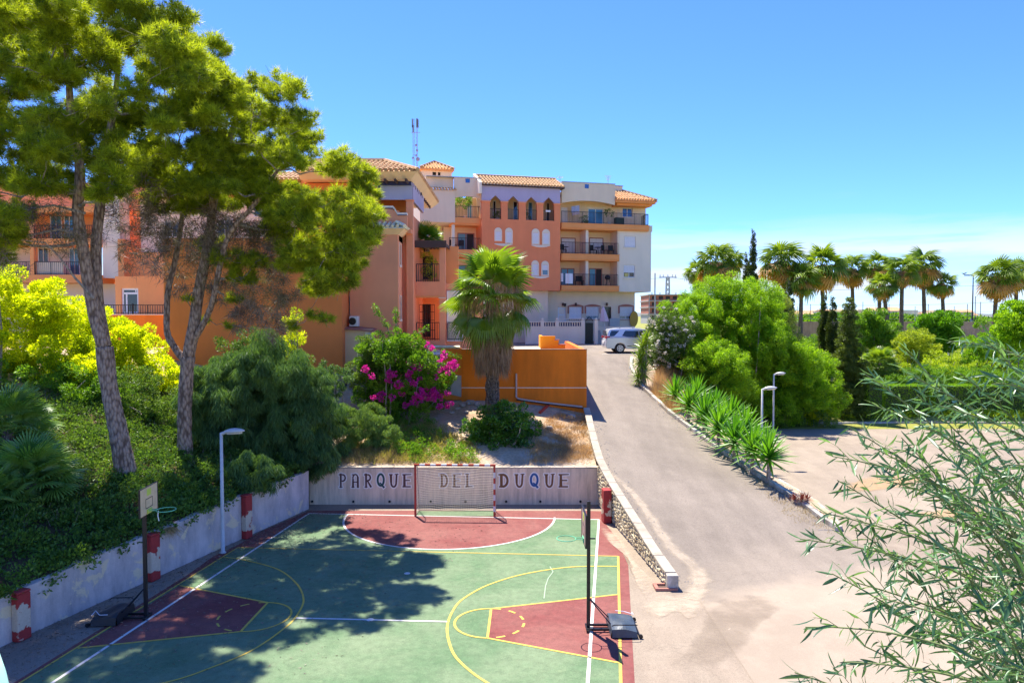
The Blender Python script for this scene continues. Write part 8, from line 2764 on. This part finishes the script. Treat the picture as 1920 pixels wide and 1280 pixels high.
for (px, py, wpx_, pyb, Y, br), lab in zip(PALMS, PLAB):
    c = P(px, py, Y); gx = P(px + random.uniform(-6, 6), py, Y).x
    gz_ = H(gx, Y)
    t = thing('palm_tree', lab, 'palm', (gx, Y, gz_), 0, 'fan palms in a row on the skyline')
    s_ = wpx_ / 2 * Y / F / 1.8 * random.uniform(.94, 1.08)
    gx += random.uniform(-.5, .5)
    top_ = (c.x - gx, 0, c.z - gz_ - .3)
    t.location.x = gx
    mb = MB(); trunk_tube(mb, [((0, 0, -.3), .34), ((top_[0] * .25, 0, top_[2] * .4), .24), ((top_[0] * .6, 0, top_[2] * .75), .21), (top_, .24)], 9)
    mb.build('trunk', palm_bark, t)
    k = random.randrange(3)
    link('dead_skirt', skirt_m, t, (top_[0], 0, top_[2]), (0, 0, random.uniform(0, 6)), s_ * (1.0 if br else .75))
    link('crown', cm_g[k], t, top_, (0, 0, random.uniform(0, 6)), s_)
    link('brown_fronds', cm_b[k], t, (top_[0], 0, top_[2] - .15), (0, 0, random.uniform(0, 6)), s_ * (1.05 if br else .85))
# distant tree line
o = link('distant_trees', foliage_mesh('distant_trees', [((random.uniform(60, 260), random.uniform(240, 300), 5), (random.uniform(5, 12), 4, random.uniform(1.6, 3.2))) for _ in range(40)], 3.0, 1.2, .7, leafy_m)); tag(o, 'far trees below the skyline', None, None, 'stuff')
# pine litter on the court and grit along the road edges
def litter(name, label, pts, ln, wd, m, k=1):
    p = np.array(pts); n = len(p)
    d = unit(n); d[:, 2] = np.abs(d[:, 2]) * .12; d /= np.linalg.norm(d, axis=1, keepdims=True)
    v, kk = leaf_tris(p, d, ln * (.5 + RNG.random(n)), wd, 0, 'tri')
    o = link(name, fast_mesh(name, v, kk, m)); tag(o, label, None, None, 'stuff')
pts = []
for _ in range(5200):
    s_ = rr_.uniform(-3, SL); d_ = min(abs(rr_.gauss(0, 1.0)), 6) if rr_.random() < .72 else rr_.uniform(0, 7.5)
    q = WB + WD * s_ - WN * (d_ + .03)
    if q.y < YW - .02: pts.append((q.x, q.y, .018))
litter('pine_litter', 'brown pine needles and dry leaves strewn on the left side of the court', pts, .07, .02, dead_twig)
gm = MB()
for _ in range(900):
    y_ = rr_.uniform(19.8, 46)
    if rr_.random() < .6: x_ = lerp_tab(ROAD_R, max(24.9, y_)) - abs(rr_.gauss(.05, .3)) - .02; y_ = max(24.9, y_)
    else: x_ = cap_at(min(y_, 34))[0] + .17 + abs(rr_.gauss(0, .25)); y_ = min(y_, 34)
    q_ = rr_.uniform(.012, .035); z_ = road_z(x_, y_) + .006
    gm.add([(x_ - q_, y_ - q_, z_), (x_ + q_, y_ - q_ * .6, z_), (x_, y_ + q_, z_), (x_, y_, z_ + q_)], [(0, 1, 3), (1, 2, 3), (2, 0, 3)])
tag(gm.build('grit', rock_m), 'loose grit gathered along the edges of the road', None, None, 'stuff')
# plants on the balconies
def pot_plant(label, p, r_, h_, m=leafy_m):
    t = thing('potted_plant', label, 'plant', p)
    MB().lathe([(.12, 0), (.17, .3), (.15, .3), (.1, .05)], n=10).build('pot', white_r, t)
    link('foliage', foliage_mesh('potted', [((0, 0, h_), (r_, r_, r_ * .9))], 120, .16, .07, m), t)
q = A2W(FA.s(871, .5), .5, zL3); pot_plant('leafy potted tree on the upper left balcony of the block', q, .75, 1.5)
q = A2W(FA.s(1141, .6), .6, zF3); pot_plant('tall plant beside the blue glass door of the top right balcony', q, .35, 1.2, dark_leaf)
q = A2W(FA.s(1092, .6), .3, zF3); pot_plant('low planter at the middle of the top right balcony', q, .4, .4, dark_leaf)
q = A2W(FA.s(935, 0), .3, sill); pot_plant('small plant in the leftmost pointed arch opening', q, .35, .5, dark_leaf)
q = A2W(FA.s(990, 0), .3, sill); pot_plant('small plant in the third pointed arch opening', q, .3, .5, dark_leaf)
fan_palm('banana like green plant above the brown pergola of the salmon house', P(800, 462, Y0 + 4.2), 16, .5, .75, frond_m, (5, 80), name='terrace_plant')
vine = foliage_mesh('vine', [(tuple(P(px, py, Y0 + 4.5)), (.3, .3, .4)) for px, py in ((800, 480), (808, 495), (798, 505), (806, 512), (795, 470))], 160, .1, .04, olive_m)
o = link('climbing_plant', vine); tag(o, 'climbing plant hanging in the upper balcony bay of the salmon house', 'plant')
# ------------------------------------------------------------------ the near tree at the right: long narrow leaves on thin twigs
wt = thing('willow_tree', 'narrow leaved tree reaching in from the right edge close to the camera', 'tree', (7.6, 6.4, 0))
WO = Vector((7.6, 6.4, 0))
rw_ = random.Random(33)
stem = MB(); twig = MB()
LP, LD, LL = [], [], []
def bez(a, b_, c, t): return a * (1 - t) ** 2 + b_ * 2 * t * (1 - t) + c * t * t
def leafy_twig(pts, n, ln=.19, hangf=.45):
    """leaves alternate along a twig"""
    for k in range(n):
        t = (k + .6) / n * (len(pts) - 1); i = min(len(pts) - 2, int(t)); f_ = t - i
        p = pts[i] + (pts[i + 1] - pts[i]) * f_
        d = (pts[i + 1] - pts[i]).normalized()
        s_ = d.cross(Vector((rw_.uniform(-.5, .5), rw_.uniform(-.5, .5), 1))).normalized() * (1 if k % 2 else -1)
        dd = d * rw_.uniform(.1, .9) + s_ * rw_.uniform(.2, .9) + Vector((rw_.uniform(-.5, .5), rw_.uniform(-.4, .4), rw_.uniform(-1.0, .45)))
        LP.append(p); LD.append(dd.normalized()); LL.append(ln * rw_.uniform(.6, 1.25))
# main boughs in photo coordinates with depth: start, control, end
BO = []
for i in range(30):
    ex_, ey_ = None, None
ends = [(1500, 1010, 6.6), (1560, 1075, 6.2), (1510, 1175, 5.8), (1490, 1260, 5.6), (1600, 985, 6.9), (1570, 900, 7.2), (1560, 855, 7.4), (1590, 800, 7.8), (1640, 760, 7.8), (1620, 700, 8.0), (1700, 700, 7.6), (1700, 660, 7.8), (1780, 640, 7.4), (1850, 640, 7.2),
        (1640, 1030, 6.5), (1650, 1120, 6.0), (1620, 1210, 5.8), (1680, 1290, 5.4), (1720, 1180, 5.9), (1700, 960, 6.9), (1700, 880, 7.2), (1690, 820, 7.5), (1760, 760, 7.3), (1760, 840, 6.8), (1780, 920, 6.4), (1780, 1010, 6.0), (1760, 1090, 6.2), (1800, 1180, 5.7), (1800, 1270, 5.5),
        (1860, 720, 7.0), (1860, 800, 6.6), (1870, 890, 6.2), (1880, 980, 5.9), (1870, 1070, 5.7), (1880, 1160, 5.5), (1890, 1250, 5.4), (1920, 700, 6.8), (1930, 860, 6.0), (1935, 1010, 5.6), (1540, 960, 6.9), (1660, 900, 7.3), (1600, 1090, 6.3), (1580, 1240, 5.6), (1740, 800, 7.1), (1820, 850, 6.5), (1830, 1040, 6.0), (1730, 1050, 6.3), (1640, 840, 7.4), (1720, 740, 7.7), (1800, 700, 7.4)]
ends += [(rw_.uniform(1760, 1960), rw_.uniform(690, 1290), rw_.uniform(5.2, 7.2)) for _ in range(6)]
for (ex_, ey_, eY) in ends:
    E = P(ex_, ey_, eY)
    root = P(2040 + rw_.uniform(-60, 60), min(1500, ey_ + rw_.uniform(150, 520)), eY + rw_.uniform(-.5, .5))
    ctl = (E + root) / 2 + Vector((rw_.uniform(-.1, .3), 0, rw_.uniform(.05, .5)))
    n = 12
    pts = [bez(root, ctl, E, t) for t in frange(0, 1, n)]
    stem.tube(pts, [.016 * (1 - .8 * k / (n - 1)) + .002 for k in range(n)], 5)
    ln_b = (E - root).length
    nt_ = int(2 + ln_b * 2.5)
    for k in range(nt_):
        t = .22 + .78 * k / nt_ + rw_.uniform(-.03, .03)
        t = min(.99, t)
        a = bez(root, ctl, E, t)
        d = (bez(root, ctl, E, min(1, t + .05)) - bez(root, ctl, E, t - .05)).normalized()
        side_ = d.cross(Vector((rw_.uniform(-.6, .6), rw_.uniform(-.6, .6), 1))).normalized() * (1 if k % 2 else -1)
        L_ = rw_.uniform(.22, .46) * (1.15 - .5 * t)
        dd = (d * .8 + side_ * .6 + Vector((0, 0, rw_.uniform(-.3, .6)))).normalized()
        m1 = a + dd * L_ * .5 + Vector((0, 0, .01)); e_ = a + dd * L_ + Vector((0, 0, -.10 * L_))
        twig.tube([a, m1, e_], [.0035, .0025, .0014], 4)
        leafy_twig([a, m1, e_], int(rw_.uniform(4, 9)))
    leafy_twig(pts[int(n * .55):], int(8 + 7 * ln_b))
stem.v = [tuple(Vector(v) - WO) for v in stem.v]; twig.v = [tuple(Vector(v) - WO) for v in twig.v]
# thicker limbs and trunk, standing just outside the frame
trm = MB()
trunk_tube(trm, [((0, 0, -.1), .2), ((.05, 0, 2), .17), ((-.1, .1, 4.2), .13), ((-.2, .1, 6.5), .09), ((-.1, .2, 8.2), .04)], 10)
for z in (2.2, 3.0, 3.8, 4.6, 5.4, 6.2, 6.9):
    trm.tube([(-.05, 0, z - .6), (-1.0, rw_.uniform(-.4, .3), z - .1), (-2.1, rw_.uniform(-.7, .4), z + .2)], [.05, .035, .016], 6)
trm.build('trunk', bark_grey, wt, smooth=True)
stem.build('branch', stem_m, wt)['kind'] = 'stuff'
twig.build('twig', stem_m, wt)['kind'] = 'stuff'
def willow_blade(name, wd=.11):
    mb = MB()
    secs = [(0, .08), (.15, .6), (.4, 1.0), (.7, .8), (.9, .35), (1.0, .02)]
    for t, w_ in secs:
        hw = wd * w_ / 2; x = .10 * math.sin(t * 2.6); 
        mb.v += [(-hw, x, t), (0, x - hw * .35, t), (hw, x, t)]
    for k in range(len(secs) - 1):
        a = k * 3
        mb.f += [(a, a + 1, a + 4, a + 3), (a + 1, a + 2, a + 5, a + 4)]
    return mb.mesh(name, willow_leaf, True)
lm_ = [willow_blade('leaf', .14), willow_blade('leaf', .105)]
NL = len(LP)
# the 300 that show largest are objects, the others one mass
def px_of(p):
    q = p - Vector((0, 0, CH)); c, s = math.cos(PITCH), math.sin(PITCH)
    fy = q.y * c - q.z * s; uz = q.y * s + q.z * c
    return 960 + F * q.x / fy, 640 - F * uz / fy
vis = []
for i in range(NL):
    x, y = px_of(LP[i])
    if x < 1915 and y < 1275: vis.append((LL[i] / LP[i].y, i))
vis.sort(reverse=True)
big = set(i for _, i in vis[:300])
V, Fc, VA = [], [], []
lv = [[v.co.copy() for v in m_.vertices] for m_ in lm_]; lf = [[tuple(p_.vertices) for p_ in m_.polygons] for m_ in lm_]
for i in range(NL):
    q = LD[i].to_track_quat('Z', 'Y') @ Matrix.Rotation(rw_.uniform(0, 6.28), 3, 'Z').to_quaternion()
    M = Matrix.Translation(LP[i] - WO) @ q.to_matrix().to_4x4() @ Matrix.Scale(LL[i], 4)
    k = i % 2
    if i in big:
        o = link('leaf', lm_[k], wt); o.matrix_local = M
    else:
        b_ = len(V); V += [tuple(M @ c) for c in lv[k]]; Fc += [tuple(b_ + j for j in f_) for f_ in lf[k]]; VA += [rw_.random()] * len(lf[k])
me = bpy.data.meshes.new('leaf_mass'); me.from_pydata(V, [], Fc); me.materials.append(willow_leaf)
me.polygons.foreach_set('use_smooth', [True] * len(me.polygons))
at = me.attributes.new('var', 'FLOAT', 'FACE'); at.data.foreach_set('value', np.array(VA, dtype=np.float32))
o = link('leaf_mass', me, wt); o['kind'] = 'stuff'
print('willow leaves', NL, 'objects', len(bpy.data.objects), 'faces', sum(len(m.polygons) for m in bpy.data.meshes))
